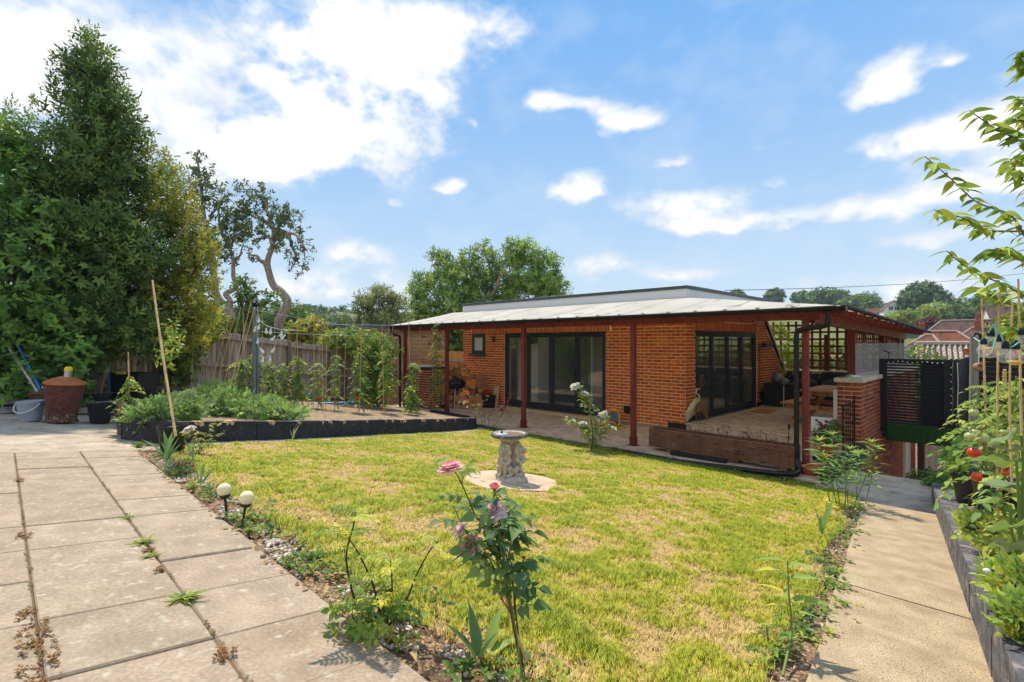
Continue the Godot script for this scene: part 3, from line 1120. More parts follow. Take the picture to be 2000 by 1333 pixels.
func make_canopy() -> void:
	rng.seed = 51
	var red := laid(mat("stained_wood", Color.WHITE, 0.6), tex("stain", 512, 91, Color8(104, 40, 31), Color8(132, 56, 42), 0.012, 0.12, 0.12, Color8(84, 30, 26), 0.03, 0.66, 0.1), Vector3(0.7, 0.25, 0.7))
	var c := thing("veranda_canopy", "lean-to veranda with pale sheet roof on red-brown timber posts and black gutter", "veranda", P(-7.5, -0.2, 9.4))
	var posts := [[-13.1, 8.58, 0.09], [-11.08, 8.58, 0.09], [-8.2, 8.58, 0.092], [-5.29, 8.58, 0.092], [-2.32, 8.57, 0.088]]
	for q in posts:
		var b := MB.new()
		b.bbox(P(q[0], 0.97, q[1]), Vector3(q[2], 2.34, q[2]), 0.008)
		var po := obj("post", b, red, c)
		var ft := MB.new()
		ft.bbox(P(q[0], -0.115, q[1]), Vector3(q[2] + 0.022, 0.17, q[2] + 0.022), 0.004)
		ft.box(P(q[0], -0.196, q[1]), Vector3(q[2] + 0.1, 0.008, q[2] + 0.1))
		obj("post_shoe", ft, mat("shoe_paint", Color8(104, 44, 36), 0.5, 0.2), po)
	for q in [[-2.42, 11.9, 2.06], [-2.42, 14.9, 2.0], [-2.42, 15.25, 2.0], [-2.42, 17.3, 1.95], [-5.9, 17.3, 2.05], [-4.1, 17.3, 2.0]]:
		var b := MB.new()
		var y0 := 0.0 if q[1] < 17.0 else 0.9
		if q[1] > 17.0: b.bbox(P(q[0], (q[2] + y0) * 0.5, q[1] - 0.08), Vector3(0.12, q[2] - y0, 0.12), 0.006)
		else: b.bbox(P(q[0] + 0.02, (q[2] + y0) * 0.5, q[1]), Vector3(0.13, q[2] - y0, 0.13), 0.006)
		obj("post", b, red, c)
	# beams
	var fb := MB.new()
	fb.bbox(P(-7.72, 2.165, 8.56), Vector3(11.2, 0.12, 0.1), 0.006)
	obj("front_beam", fb, red, c)
	var sb := MB.new()
	sb.beam(P(-2.26, 2.15, 8.64), P(-2.3, 1.93, 17.4), 0.09, 0.17)
	obj("side_beam", sb, red, c)
	var wb := MB.new()
	wb.bbox(P(-9.1, 2.62, HW - 0.06), Vector3(7.6, 0.12, 0.07), 0.004)
	obj("wall_plate", wb, red, c)
	# rafters
	for k in 13:
		var u := -13.2 + 0.66 * k
		if u > -5.35: break
		var b := MB.new()
		b.beam(P(u, 2.62, HW - 0.1), P(u, 2.225, 8.36), 0.05, 0.1)
		obj("rafter", b, red, c)
	var hip := MB.new()
	hip.beam(P(HU + 0.05, 2.66, HW - 0.03), P(-1.98, 2.22, 8.40), 0.06, 0.11)
	obj("hip_rafter", hip, red, c)
	for k in 14:
		var w := 8.95 + 0.62 * k
		var b := MB.new()
		var yo := lerpf(2.225, 2.0, (w - 8.3) / 9.1)
		var t := clampf((w - 8.4) / (HW - 8.4), 0.05, 1.0)
		var ui := lerpf(-1.98, HU + 0.06, t)
		b.beam(P(ui, lerpf(2.22, 2.66 - 0.016 * maxf(0, w - HW), t), w), P(-1.86, yo, w), 0.05, 0.1)
		obj("rafter", b, red, c)
	# roof sheets with overlapping seams
	var ivory := laid(mat("ivory_sheet", Color.WHITE, 0.45), tex("sheet", 512, 101, Color8(226, 222, 212), Color8(238, 235, 229), 0.006, 0.08, 0.03, Color8(176, 170, 158), 0.02, 0.68, 0.2), Vector3(0.3, 0.3, 0.3))
	ivory.backlight_enabled = true
	ivory.backlight = Color(1.0, 0.99, 0.96)
	var edges := []
	var u := -13.42
	while u < -1.95:
		edges.append(u)
		u += 1.0
	edges.append(-1.86)
	for k in edges.size() - 1:
		var e0: float = edges[k]
		var e1: float = edges[k + 1]
		var dz := 0.002 * (k % 2)
		# the far edge stops at the wall or at the hip
		var top := func(q): return [q, 1.0] if q <= HU else [q, (q - (-1.86)) / (HU + 1.86)]
		var b := MB.new()
		var qs := []
		var cuts := [e0, e1]
		if e0 < HU and e1 > HU: cuts = [e0, HU, e1]
		for m in cuts.size() - 1:
			var c0: float = cuts[m]
			var c1: float = cuts[m + 1]
			var t0: float = top.call(c0)[1]
			var t1: float = top.call(c1)[1]
			var a := P(c0, 2.285 + dz, EDGE + 0.08); var d := P(c1, 2.285 + dz, EDGE + 0.08)
			var n0 := 4
			for r in n0:
				var f0 := float(r) / n0
				var f1 := float(r + 1) / n0
				var sg := func(f): return -0.018 * sin(PI * f)
				var pa := P(c0, 2.285 + dz + 0.475 * t0 * f0 + sg.call(f0), lerpf(EDGE + 0.08, HW - 0.02, t0 * f0))
				var pd := P(c1, 2.285 + dz + 0.475 * t1 * f0 + sg.call(f0), lerpf(EDGE + 0.08, HW - 0.02, t1 * f0))
				var pe := P(c1, 2.285 + dz + 0.475 * t1 * f1 + sg.call(f1), lerpf(EDGE + 0.08, HW - 0.02, t1 * f1))
				var pf := P(c0, 2.285 + dz + 0.475 * t0 * f1 + sg.call(f1), lerpf(EDGE + 0.08, HW - 0.02, t0 * f1))
				b.quad(pa, pd, pe, pf)
				var dn := Vector3.DOWN * 0.012
				b.quad(pf + dn, pe + dn, pd + dn, pa + dn)
				b.quad(pa + dn, pa, pf, pf + dn)
				b.quad(pd, pd + dn, pe + dn, pe)
				if r == 0: b.quad(pa + dn, pd + dn, pd, pa)
		obj("roof_sheet", b, ivory, c)
		var sm := MB.new()
		if e1 < -1.9:
			var t1: float = top.call(e1)[1]
			sm.beam(P(e1, 2.294, EDGE + 0.09), P(e1, 2.294 + 0.475 * t1 - 0.004, lerpf(EDGE + 0.08, HW - 0.02, t1)), 0.01, 0.004)
			sm.bbox(P(e1, 2.298, EDGE + 0.10), Vector3(0.05, 0.02, 0.05), 0.004)
			sm.bbox(P(e1 - 0.5, 2.298, EDGE + 0.10), Vector3(0.05, 0.02, 0.05), 0.004)
			obj("seam", sm, mat("seam_strip", Color8(196, 190, 180), 0.6), c)
	# the side slope: one sheet for each metre of the verge
	var ws := [8.28, 9.4, 10.6, 11.8, 13.0, 14.2, 15.4, 16.6, 17.5]
	for k in ws.size() - 1:
		var b := MB.new()
		var w0: float = ws[k]
		var w1: float = ws[k + 1]
		var in_ := func(w): return P(lerpf(-1.86, HU, clampf((w - 8.28) / (HW - 8.28), 0.0, 1.0)), lerpf(2.285, 2.76, clampf((w - 8.28) / (HW - 8.28), 0.0, 1.0)), w)
		var ou := func(w): return P(-1.80, lerpf(2.28, 2.05, (w - 8.28) / 9.2), w)
		var q := [in_.call(w0), ou.call(w0), ou.call(w1), in_.call(w1)]
		if w0 < 9.0: q[0] = P(-1.87, 2.285, 8.29)
		b.quad(q[0], q[1], q[2], q[3])
		var dn := Vector3.DOWN * 0.014
		b.quad(q[3] + dn, q[2] + dn, q[1] + dn, q[0] + dn)
		b.quad(q[1] + dn, q[2] + dn, q[2], q[1])
		obj("roof_sheet", b, ivory, c)
	# dark corrugated edge along the verge
	var vg := MB.new()
	for k in 30:
		var w := 8.3 + 0.305 * k
		var y := lerpf(2.28, 2.05, (w - 8.28) / 9.2)
		vg.bbox(P(-1.77, y - 0.012, w + 0.15), Vector3(0.1, 0.05, 0.29), 0.012, Basis(Vector3.BACK, R(-0.25, 0.05)) * Basis(Vector3.RIGHT, R(-0.05, 0.05)))
	obj("verge_tiles", vg, mat("verge_dark", Color8(44, 44, 46), 0.7), c)
	# gutter
	var blk := mat("black_gutter", Color8(24, 25, 27), 0.35)
	var gt := MB.new()
	var prof := []
	for k in 7:
		var a := PI + PI * k / 6.0
		prof.append(Vector2(cos(a) * 0.056, sin(a) * 0.056))
	for side in 2:
		for k in 6:
			var p0: Vector2 = prof[k] * (1.0 if side == 0 else 0.93)
			var p1: Vector2 = prof[k + 1] * (1.0 if side == 0 else 0.93)
			var x0 := -13.48
			var x1 := -1.72
			var a := P(x0, 2.262 + p0.y, EDGE + 0.03 + p0.x); var d := P(x1, 2.262 + p0.y, EDGE + 0.03 + p0.x)
			var e := P(x1, 2.262 + p1.y, EDGE + 0.03 + p1.x); var f := P(x0, 2.262 + p1.y, EDGE + 0.03 + p1.x)
			if side == 0: gt.quad(a, f, e, d)
			else: gt.quad(a, d, e, f)
	gt.box(P(-7.6, 2.263, EDGE - 0.024), Vector3(11.76, 0.014, 0.012))
	gt.box(P(-1.725, 2.235, EDGE + 0.03), Vector3(0.012, 0.062, 0.112))
	gt.box(P(-13.475, 2.235, EDGE + 0.03), Vector3(0.012, 0.062, 0.112))
	var gut := obj("gutter", gt, blk, c)
	for k in 10:
		var b := MB.new()
		b.tube([P(-12.9 + 1.21 * k, 2.262, EDGE - 0.03), P(-12.9 + 1.21 * k, 2.212, EDGE - 0.012), P(-12.9 + 1.21 * k, 2.2, EDGE + 0.03), P(-12.9 + 1.21 * k, 2.21, EDGE + 0.09)], [0.011], 6)
		obj("gutter_bracket", b, blk, gut)
	var fa := MB.new()
	fa.box(P(-7.6, 2.225, EDGE + 0.115), Vector3(11.7, 0.1, 0.02))
	obj("fascia", fa, red, c)
	# downpipes with swan necks
	var d1 := MB.new()
	d1.tube(curve([P(-1.95, 2.2, EDGE + 0.03), P(-1.95, 2.08, EDGE + 0.04), P(-2.0, 2.0, EDGE + 0.08), P(-2.3, 1.965, EDGE + 0.22), P(-2.40, 1.93, EDGE + 0.255), P(-2.415, 1.82, EDGE + 0.255)], 5) + [P(-2.415, -0.06, EDGE + 0.255)], [0.036], 12)
	for y in [1.78, 1.0, 0.12]:
		d1.lathe(P(-2.415, y, EDGE + 0.255), [Vector2(0.037, -0.03), Vector2(0.044, -0.03), Vector2(0.044, 0.03), Vector2(0.037, 0.03)], 12)
	obj("downpipe", d1, blk, c)
	var d2 := MB.new()
	d2.tube(curve([P(-13.3, 2.2, EDGE + 0.03), P(-13.3, 2.08, EDGE + 0.05), P(-13.27, 2.0, EDGE + 0.12), P(-13.22, 1.96, EDGE + 0.24), P(-13.21, 1.86, EDGE + 0.27)], 5) + [P(-13.21, -0.2, EDGE + 0.27)], [0.036], 10)
	obj("downpipe", d2, blk, c)

# ---------------------------------------------------------------- plants: shared shapes
var shapes := {}

func twig(key: String, n: int, l: float, w: float, len: float, droop := 0.3, open_ := 0.9, segs := 3) -> ArrayMesh:   # leaves along a short twig that points up y
	if shapes.has(key): return shapes[key]
	var b := MB.new()
	for k in n:
		var t := (k + 0.5) / n
		var a := k * 2.4 + R(-0.4, 0.4)
		var out := Vector3(cos(a), 0, sin(a))
		var d := (out * open_ + Vector3.UP * R(0.25, 0.9) * (0.5 + t)).normalized()
		var tone := R(0.75, 1.2)
		b.col = Color(tone, tone, tone)
		b.leaf(Vector3.UP * len * t + out * 0.003, d, Vector3.UP + out * 0.2 + jig(0.35), l * R(0.75, 1.15), w * R(0.8, 1.15), droop, 0.22, segs)
	shapes[key] = b.mesh()
	return shapes[key]

func pinnate(key: String, pairs: int, l: float, ll: float, lw: float, droop: float) -> ArrayMesh:   # a compound leaf that grows along y and bends down towards z
	if shapes.has(key): return shapes[key]
	var b := MB.new()
	var pts := []
	for k in pairs * 2 + 2:
		var t := float(k) / (pairs * 2 + 1)
		pts.append(Vector3(0, l * t * (1.0 - 0.25 * droop * t), l * droop * t * t * 0.7))
	b.tube(pts, taper(pts.size(), 0.0022, 0.001), 3, false)
	for k in pairs:
		var p: Vector3 = pts[1 + k * 2]
		for s in [-1.0, 1.0]:
			var tone := R(0.85, 1.15)
			b.col = Color(tone, tone, tone)
			b.leaf(p, Vector3(s, 0.55, 0.25 * droop + R(-0.15, 0.25)).normalized(), Vector3(0, 0.2, -1), ll * R(0.8, 1.1) * (0.75 + 0.5 * sin(PI * (k + 1.0) / (pairs + 1))), lw * R(0.85, 1.1), 0.35, 0.2, 3)
	b.col = Color.WHITE
	b.leaf(pts[-1], Vector3(0, 1, 0.5 * droop).normalized(), Vector3(0, 0.3, -1), ll * 1.25, lw * 1.2, 0.3, 0.2, 4)
	shapes[key] = b.mesh()
	return shapes[key]

func single(key: String, l: float, w: float, droop := 0.3, fold := 0.25, segs := 4, wide := 0.4) -> ArrayMesh:   # one leaf along y, face towards -z
	if shapes.has(key): return shapes[key]
	var b := MB.new()
	b.leaf(Vector3.ZERO, Vector3.UP, Vector3(0, 0, -1), l, w, droop, fold, segs, wide)
	shapes[key] = b.mesh()
	return shapes[key]

func leaf_basis(dir: Vector3, sz: float) -> Basis:      # y along dir, the upper face of the leaf (-z) towards the sky
	var y := dir.normalized()
	var z := -(Vector3.UP - y * y.dot(Vector3.UP))
	if z.length() < 0.05: z = Vector3(0.3, 0, 0.9)
	z = z.normalized()
	return Basis(y.cross(z).normalized(), y, z) * Basis.from_scale(Vector3(sz, sz, sz))

# scatter leafy twigs through ellipsoid lobes [centre, radii]; gaps where the noise is low
func crown(parent: Node3D, called: String, m: Mesh, lobes: Array, n: int, cols: Array, size: float, gap := 0.0, gap_f := 1.2, shell := 0.42, back := "leaf_plain", sky := 0.4) -> void:
	var nz := FastNoiseLite.new()
	nz.seed = rng.randi() % 1000
	nz.frequency = gap_f
	nz.fractal_octaves = 2
	var tot := 0.0
	var acc := []
	for q in lobes:
		var r: Vector3 = q[1]
		tot += pow(r.x * r.y * r.z, 0.72)
		acc.append(tot)
	var ts := []
	var cs := []
	var guard := 0
	while ts.size() < n and guard < n * 6:
		guard += 1
		var pick := R(0, tot)
		var i := 0
		while acc[i] < pick: i += 1
		var d := any_dir()
		var r := pow(rng.randf(), shell)
		var p: Vector3 = lobes[i][0] + d * lobes[i][1] * r
		var g := nz.get_noise_3dv(p)
		if g < gap - 0.35 * (1.0 - r) - 0.2: continue
		var y: Vector3 = (d * 0.8 + Vector3.UP * sky + jig(0.7)).normalized()
		ts.append(Transform3D(spin(y, R(0, TAU)) * Basis.from_scale(Vector3.ONE * size * R(0.7, 1.25)), p))
		var c: Color = cols[rng.randi() % cols.size()]
		var c2: Color = cols[rng.randi() % cols.size()]
		cs.append(c.lerp(c2, rng.randf()) * (1.0 + 0.7 * g) * R(0.8, 1.2) * GAIN)
	swarm(called, m, ts, cs, mats[back], parent)

func limb(parent: Node3D, called: String, pts: Array, r0: float, r1: float, m: Material, sides := 8, wob := 0.0, steps := 5) -> Array:
	var c := curve(pts, steps)
	if wob > 0.0:
		for k in range(1, c.size() - 1): c[k] += jig(wob)
	var b := MB.new()
	b.tube(c, taper(c.size(), r0, r1), sides)
	obj(called, b, m, parent)
	return c

func plant_mats() -> void:
	leafy("leaf_plain", 0.62, 0.55)
	leafy("leaf_glossy", 0.5, 0.5)
	leafy("leaf_soft", 0.7, 0.7)
	leafy("petal", 1.0, 0.6)
	laid(mat("bark", Color.WHITE, 0.95), tex("bark", 512, 111, Color8(146, 130, 116), Color8(188, 172, 154), 0.03, 0.14, 0.22, Color8(70, 60, 50), 0.05, 0.62, 0.1, 6), Vector3(1.2, 0.5, 1.2), false)
	laid(mat("cane_wood", Color.WHITE, 0.6), tex("cane", 256, 112, Color8(196, 160, 104), Color8(222, 190, 138), 0.03, 0.12, 0.1, Color8(150, 110, 64), 0.02, 0.68, 0.1), Vector3(0.5, 1.6, 0.5))
	mat("stem_green", Color8(108, 132, 62), 0.6)
	mat("stem_brown", Color8(98, 70, 50), 0.8)
	mat("plastic_pot", Color8(34, 35, 38), 0.5)
	mat("compost", Color8(66, 50, 38), 0.95)
	var tm := mat("tomato_skin", Color.WHITE, 0.22)
	tm.clearcoat_enabled = true
	tm.clearcoat = 0.4
	tm.clearcoat_roughness = 0.15

const LEAF_MID := [Color(0.075, 0.135, 0.028), Color(0.10, 0.17, 0.03), Color(0.055, 0.11, 0.03), Color(0.13, 0.19, 0.035)]
const LEAF_DARK := [Color(0.075, 0.125, 0.03), Color(0.105, 0.16, 0.036), Color(0.15, 0.205, 0.045), Color(0.058, 0.10, 0.028)]
const LEAF_LIGHT := [Color(0.17, 0.235, 0.035), Color(0.22, 0.26, 0.04), Color(0.12, 0.20, 0.03), Color(0.26, 0.27, 0.05)]
const LEAF_GREY := [Color(0.12, 0.165, 0.075), Color(0.16, 0.20, 0.09), Color(0.09, 0.145, 0.06), Color(0.14, 0.20, 0.05)]

# ---------------------------------------------------------------- beds and the fence on the left
const NTH := ["first", "second", "third", "fourth", "fifth", "sixth", "seventh", "eighth", "ninth", "tenth", "eleventh", "twelfth", "thirteenth", "fourteenth", "fifteenth", "sixteenth", "seventeenth", "eighteenth", "nineteenth", "twentieth"]

func bed_wall() -> void:
	rng.seed = 61
	var black := rough_up(laid(mat("black_masonry_paint", Color.WHITE, 0.7), tex("black_paint", 512, 121, Color8(36, 37, 42), Color8(56, 57, 62), 0.012, 0.12, 0.18, Color8(104, 98, 96), 0.05, 0.76, 0.06), Vector3(0.9, 0.9, 0.9)), bump("grit", 9, 0.09), 0.4)
	var bare := mat("bare_render", Color8(196, 166, 142), 0.95)
	var t := thing("raised_bed_wall", "low black painted wall of the vegetable bed, paint worn off along its top", "garden wall", G(-8.1, 4.5))
	var line := [Vector2(-9.0, 1.25), Vector2(-7.95, 1.12), Vector2(-7.40, 1.50), Vector2(-7.62, 3.0), Vector2(-8.02, 4.7), Vector2(-8.42, 6.3), Vector2(-8.86, 7.55), Vector2(-9.1, 7.85), Vector2(-10.2, 8.0), Vector2(-11.0, 8.02)]
	var patch := MB.new()
	for k in line.size() - 1:
		var a: Vector2 = line[k]
		var d: Vector2 = line[k + 1]
		var n := maxi(1, int(round(a.distance_to(d) / 0.45)))
		for j in n:
			var p := a.lerp(d, float(j) / n)
			var q := a.lerp(d, float(j + 1) / n)
			var dir := (q - p).normalized()
			var nrm := Vector2(-dir.y, dir.x)      # (u, w) across the wall
			var h := 0.265 + R(-0.006, 0.006)
			var ht := 0.055
			var b := MB.new()
			var e := 0.004
			var c := []
			for z in [[p + dir * e, 1], [q - dir * e, 1], [q - dir * e, -1], [p + dir * e, -1]]:
				c.append(z[0] + nrm * ht * z[1])
			var lo := []
			var hi := []
			for z in c:
				lo.append(G(z.x, z.y, -0.1))
				hi.append(G(z.x, z.y, h))
			var mid: Vector3 = (hi[0] + hi[1] + hi[2] + hi[3]) * 0.25
			var tops := []
			for z in hi: tops.append(z.lerp(mid, 0.06) + Vector3.UP * 0.006)
			for m in 4:
				var m2 := (m + 1) % 4
				b.quad(lo[m], lo[m2], hi[m2], hi[m])
				b.quad(hi[m], hi[m2], tops[m2], tops[m])
			b.quad(tops[0], tops[1], tops[2], tops[3])
			# faces must look outwards whichever way the line runs
			obj("wall_block", b, black, t)
			if k >= 2 and k < 7:
				for s in (2 if rng.randf() < 0.7 else 1):
					var f := R(0.05, 0.75)
					var w := R(0.06, 0.22)
					var pts := []
					for m in 6:
						var x := f + w * m / 5.0
						if x > 0.98: break
						pts.append([p.lerp(q, x), R(0.01, 0.06)])
					for sgn in [-1.0, 1.0]:
						for m in pts.size() - 1:
							var p0: Vector2 = pts[m][0] + nrm * (ht + 0.002) * sgn
							var p1: Vector2 = pts[m + 1][0] + nrm * (ht + 0.002) * sgn
							var a0 := G(p0.x, p0.y, h + 0.002); var a1 := G(p1.x, p1.y, h + 0.002)
							var b1: Vector3 = a1 - Vector3.UP * pts[m + 1][1]; var b0: Vector3 = a0 - Vector3.UP * pts[m][1]
							if sgn > 0: patch.quad(b1, b0, a0, a1)
							else: patch.quad(b0, b1, a1, a0)
					for m in pts.size() - 1:
						var o0: Vector2 = pts[m][0]; var o1: Vector2 = pts[m + 1][0]
						var i0 := o0 + nrm * 0.05; var i1 := o1 + nrm * 0.05
						var j0 := o0 - nrm * 0.05; var j1 := o1 - nrm * 0.05
						patch.quad(G(j0.x, j0.y, h + 0.0085), G(j1.x, j1.y, h + 0.0085), G(i1.x, i1.y, h + 0.0085), G(i0.x, i0.y, h + 0.0085))
	obj("worn_patches", patch, bare, t).set_meta("kind", "stuff")
	# the soil in the bed, with dry straw and crumbs
	var s := MB.new()
	var dry := rough_up(laid(mat("dry_soil", Color.WHITE, 0.95), tex("dry_soil", 512, 131, Color8(150, 124, 98), Color8(196, 172, 140), 0.02, 0.2, 0.3, Color8(108, 96, 62), 0.05, 0.62, 0.1), Vector3(0.9, 0.9, 0.9)), bump("pebble", 19, 0.16), 2.5)
	sheet(s, [Vector2(-13.75, 1.4), Vector2(-9.0, 1.3), Vector2(-7.98, 1.17), Vector2(-7.46, 1.52), Vector2(-8.06, 4.7), Vector2(-8.46, 6.3), Vector2(-8.90, 7.55), Vector2(-9.12, 7.80), Vector2(-13.75, 7.95)], 0.215)
	struct("bed_soil_ground", s, dry)

func fence_left() -> void:
	rng.seed = 71
	var tones := []
	var ft := tex("fence_grain", 512, 141, Color8(146, 134, 120), Color8(184, 172, 158), 0.02, 0.22, 0.2, Color8(96, 82, 70), 0.03, 0.70, 0.1, 10)
	for k in 4:
		var g: Color = [Color(1.0, 1.0, 1.0), Color(0.88, 0.87, 0.86), Color(1.05, 1.04, 1.04), Color(0.80, 0.76, 0.72)][k]
		tones.append(laid(mat("fence_board_%d" % k, g, 0.92), ft, Vector3(1.3, 0.25, 1.3)))
	var f := thing("board_fence", "weathered grey close board fence behind the vegetable bed", "fence", P(-13.85, 0.3, 4.5))
	var top := func(w): return 1.94 - 0.118 * (w - 3.5) + 0.11
	var w := 0.6
	while w < 8.4:
		var b := MB.new()
		var t: float = top.call(w) + R(-0.012, 0.012)
		if w > 5.42: t -= 0.03
		var lo := gy(w) + 0.12
		b.bbox(P(-13.86 + R(-0.008, 0.006), (t + lo) * 0.5, w + 0.052), Vector3(0.016, t - lo, 0.097), 0.003, Basis(Vector3.UP, R(0.04, 0.12)) * Basis(Vector3.RIGHT, R(-0.006, 0.006)))
		obj("board", b, tones[rng.randi() % 4 if rng.randf() < 0.55 else 0], f)
		w += 0.100
	for q in [[0.6, 5.38], [5.46, 8.5]]:
		for r in 3:
			var b := MB.new()
			var dy: float = [-0.11, -0.80, -1.42][r] - (0.03 if q[0] > 5.0 else 0.0)
			b.beam(P(-13.80, top.call(q[0]) + dy, q[0]), P(-13.80, top.call(q[1]) + dy, q[1]), 0.09, 0.075)
			obj("rail", b, tones[0], f)
	for pw in [1.65, 3.0, 5.42, 7.85]:
		var b := MB.new()
		var t: float = top.call(pw)
		b.bbox(P(-13.79, (t - 0.02 + gy(pw)) * 0.5, pw), Vector3(0.09, t - 0.02 - gy(pw), 0.09), 0.006)
		obj("post", b, tones[3], f)
	var gb := MB.new()
	gb.beam(P(-13.84, gy(0.6) + 0.06, 0.6), P(-13.84, gy(8.4) + 0.06, 8.4), 0.03, 0.15)
	obj("gravel_board", gb, tones[3], f)

func kerb_stones() -> void:
	rng.seed = 81
	var m := laid(mat("grey_stone", Color.WHITE, 0.9), tex("stone", 256, 151, Color8(128, 122, 112), Color8(168, 160, 148), 0.02, 0.14, 0.15, Color8(96, 92, 84), 0.03, 0.66, 0.1), Vector3(0.9, 0.9, 0.9))
	var t := thing("low_stone_wall", "low grey stone edging wall at the foot of the big hedge", "garden wall", G(-10.8, 0.5))
	for c in 2:
		var w := -3.4 + 0.2 * c
		while w < 2.6:
			var l := R(0.3, 0.55)
			var b := MB.new()
			b.bbox(G(-11.0 + R(-0.015, 0.015), w + l * 0.5, 0.055 + 0.115 * c), Vector3(0.24, 0.108, l - 0.014), 0.018, Basis(Vector3.UP, R(-0.04, 0.04)))
			obj("stone", b, m, t)
			w += l

func cane(a: Vector3, b: Vector3, r: float, label: String, group: String, parent_m := "cane_wood") -> void:
	var mb := MB.new()
	var pts := []
	var rad := []
	var n := 9
	var bow := jig(0.012)
	for k in n:
		var t := float(k) / (n - 1)
		pts.append(a.lerp(b, t) + bow * sin(PI * t))
		rad.append(r * lerpf(1.1, 0.8, t))
	mb.tube(pts, rad, 7)
	for k in range(1, n - 1):       # the nodes of the bamboo
		var d := (b - a).normalized()
		mb.tube([pts[k] - d * 0.006, pts[k], pts[k] + d * 0.006], [r, r * 1.28, r], 7, false)
	var shift := a
	var o := obj("bamboo_cane", mb, mats[parent_m])
	tag(o, label, "bamboo cane", group)

func bed_canes() -> void:
	rng.seed = 91
	var rows := [   # foot and head as sighted in the bed
		[398, 790, 452, 603], [413, 788, 459, 612], [428, 792, 470, 600], [446, 790, 450, 604], [436, 806, 490, 588], [443, 806, 497, 600], [480, 792, 474, 602], [511, 792, 512, 600], [537, 790, 536, 614],
		[549, 796, 549, 640], [566, 792, 583, 612], [582, 800, 579, 622], [612, 800, 613, 622], [625, 792, 624, 618], [629, 806, 628, 626], [636, 803, 640, 603], [653, 803, 659, 640], [672, 800, 676, 636], [702, 811, 708, 604], [749, 811, 746, 634],
		[751, 806, 760, 620], [757, 800, 768, 623], [801, 806, 798, 628], [815, 800, 821, 636], [857, 803, 864, 633], [844, 803, 846, 640],
	]
	rows.sort_custom(func(a, b): return a[2] < b[2])
	for k in rows.size():
		var q = rows[k]
		var a := gp(q[0], q[1], 0.2)
		var dep := (a - CAM).dot(Vector3(-0.70711, 0, -0.70711))
		var b := at(q[2], q[3], dep + R(-0.15, 0.15))
		var where := ""
		var n := ""
		if k < 7:
			where = "thin bamboo cane of the leaning bundle left in the bed, %s from left" % NTH[k]
		elif k < 18:
			where = "upright bamboo cane amid the vegetable bed, %s from the left there" % NTH[k - 7]
		else:
			where = "tall bamboo cane near the veranda end of the bed, %s from left" % NTH[k - 18]
		cane(a - Vector3.UP * 0.05, b, 0.0055 if k > 6 else 0.007, where, "bamboo canes in the vegetable bed")
	cane(gp(343, 852, 0.25), at(297, 548, 6.2), 0.013, "long stout cane leaning far to the left over the bed corner", "")

# ---------------------------------------------------------------- tomatoes and other bed plants
func tomato_fruit(parent: Node3D, p: Vector3, r: float, c: Color) -> void:
	var b := MB.new()
	b.col = c
	var n := 14
	var rings := 8
	var k0 := 0
	for j in rings + 1:
		var ph := PI * j / rings - PI / 2
		for s in n:
			var a := TAU * s / n
			var rr := r * cos(ph) * (1.0 + 0.045 * cos(a * 5.0))
			b.v.append(p + Vector3(cos(a) * rr, sin(ph) * r * 0.82 - 0.012 * exp(-pow((ph - 1.57) * 3.0, 2)), sin(a) * rr))
			b.n.append(Vector3(cos(a) * cos(ph), sin(ph), sin(a) * cos(ph)))
			b.c.append(c * (1.0 + 0.0 * ph))
	for j in rings:
		for s in n:
			var a := j * n + s
			var d := j * n + (s + 1) % n
			b.i.append_array([a, d, a + n, d, d + n, a + n])
	var o := obj("tomato", b, mats["tomato_skin"], parent)
	var g := MB.new()
	g.col = Color(0.09, 0.15, 0.04)
	for s in 5:
		var a := TAU * s / 5 + 0.3
		g.leaf(p + Vector3(0, r * 0.8, 0), Vector3(cos(a), 0.25, sin(a)).normalized(), Vector3.UP, r * 0.75, r * 0.2, 0.5, 0.1, 2)
	g.tube([p + Vector3(0, r * 0.75, 0), p + Vector3(0.004, r * 1.35, 0.003)], [0.003, 0.002], 5)
	obj("calyx", g, mats["leaf_plain"], o)

const RED := Color(0.62, 0.045, 0.012)
const ORANGE := Color(0.75, 0.22, 0.02)
const GREEN_T := Color(0.42, 0.48, 0.16)

func tomato_plant(foot: Vector3, head: Vector3, label: String, group: String, n: int, lsize: float, cols: Array, fruits: Array, from := 0.12) -> Node3D:
	var t := thing("tomato_plant", label, "tomato plant", foot, group)
	var pts := []
	for k in 8:
		var f := k / 7.0
		pts.append(foot.lerp(head, f) + Vector3(R(-0.025, 0.025), 0, R(-0.025, 0.025)))
	var c := limb(t, "stem", pts, 0.008, 0.004, mats["stem_green"], 6, 0.0, 3)
	var ts := []
	var cs := []
	for k in n:
		var f := from + (1.0 - from) * (k + rng.randf()) / n
		var i := clampi(int(f * (c.size() - 1)), 0, c.size() - 1)
		var a := k * 2.39 + R(-0.5, 0.5)
		var d := Vector3(cos(a), R(-0.25, 0.6), sin(a))
		ts.append(Transform3D(leaf_basis(d, lsize * R(0.65, 1.15) * (1.0 - 0.3 * f)), c[i]))
		cs.append(cols[rng.randi() % cols.size()] * R(0.8, 1.25) * GAIN)
	swarm("foliage", pinnate("tomato_leaf", 4, 0.24, 0.09, 0.05, 1.15), ts, cs, mats["leaf_soft"], t)
	for q in fruits:
		tomato_fruit(t, q[0], q[1], q[2])
	return t

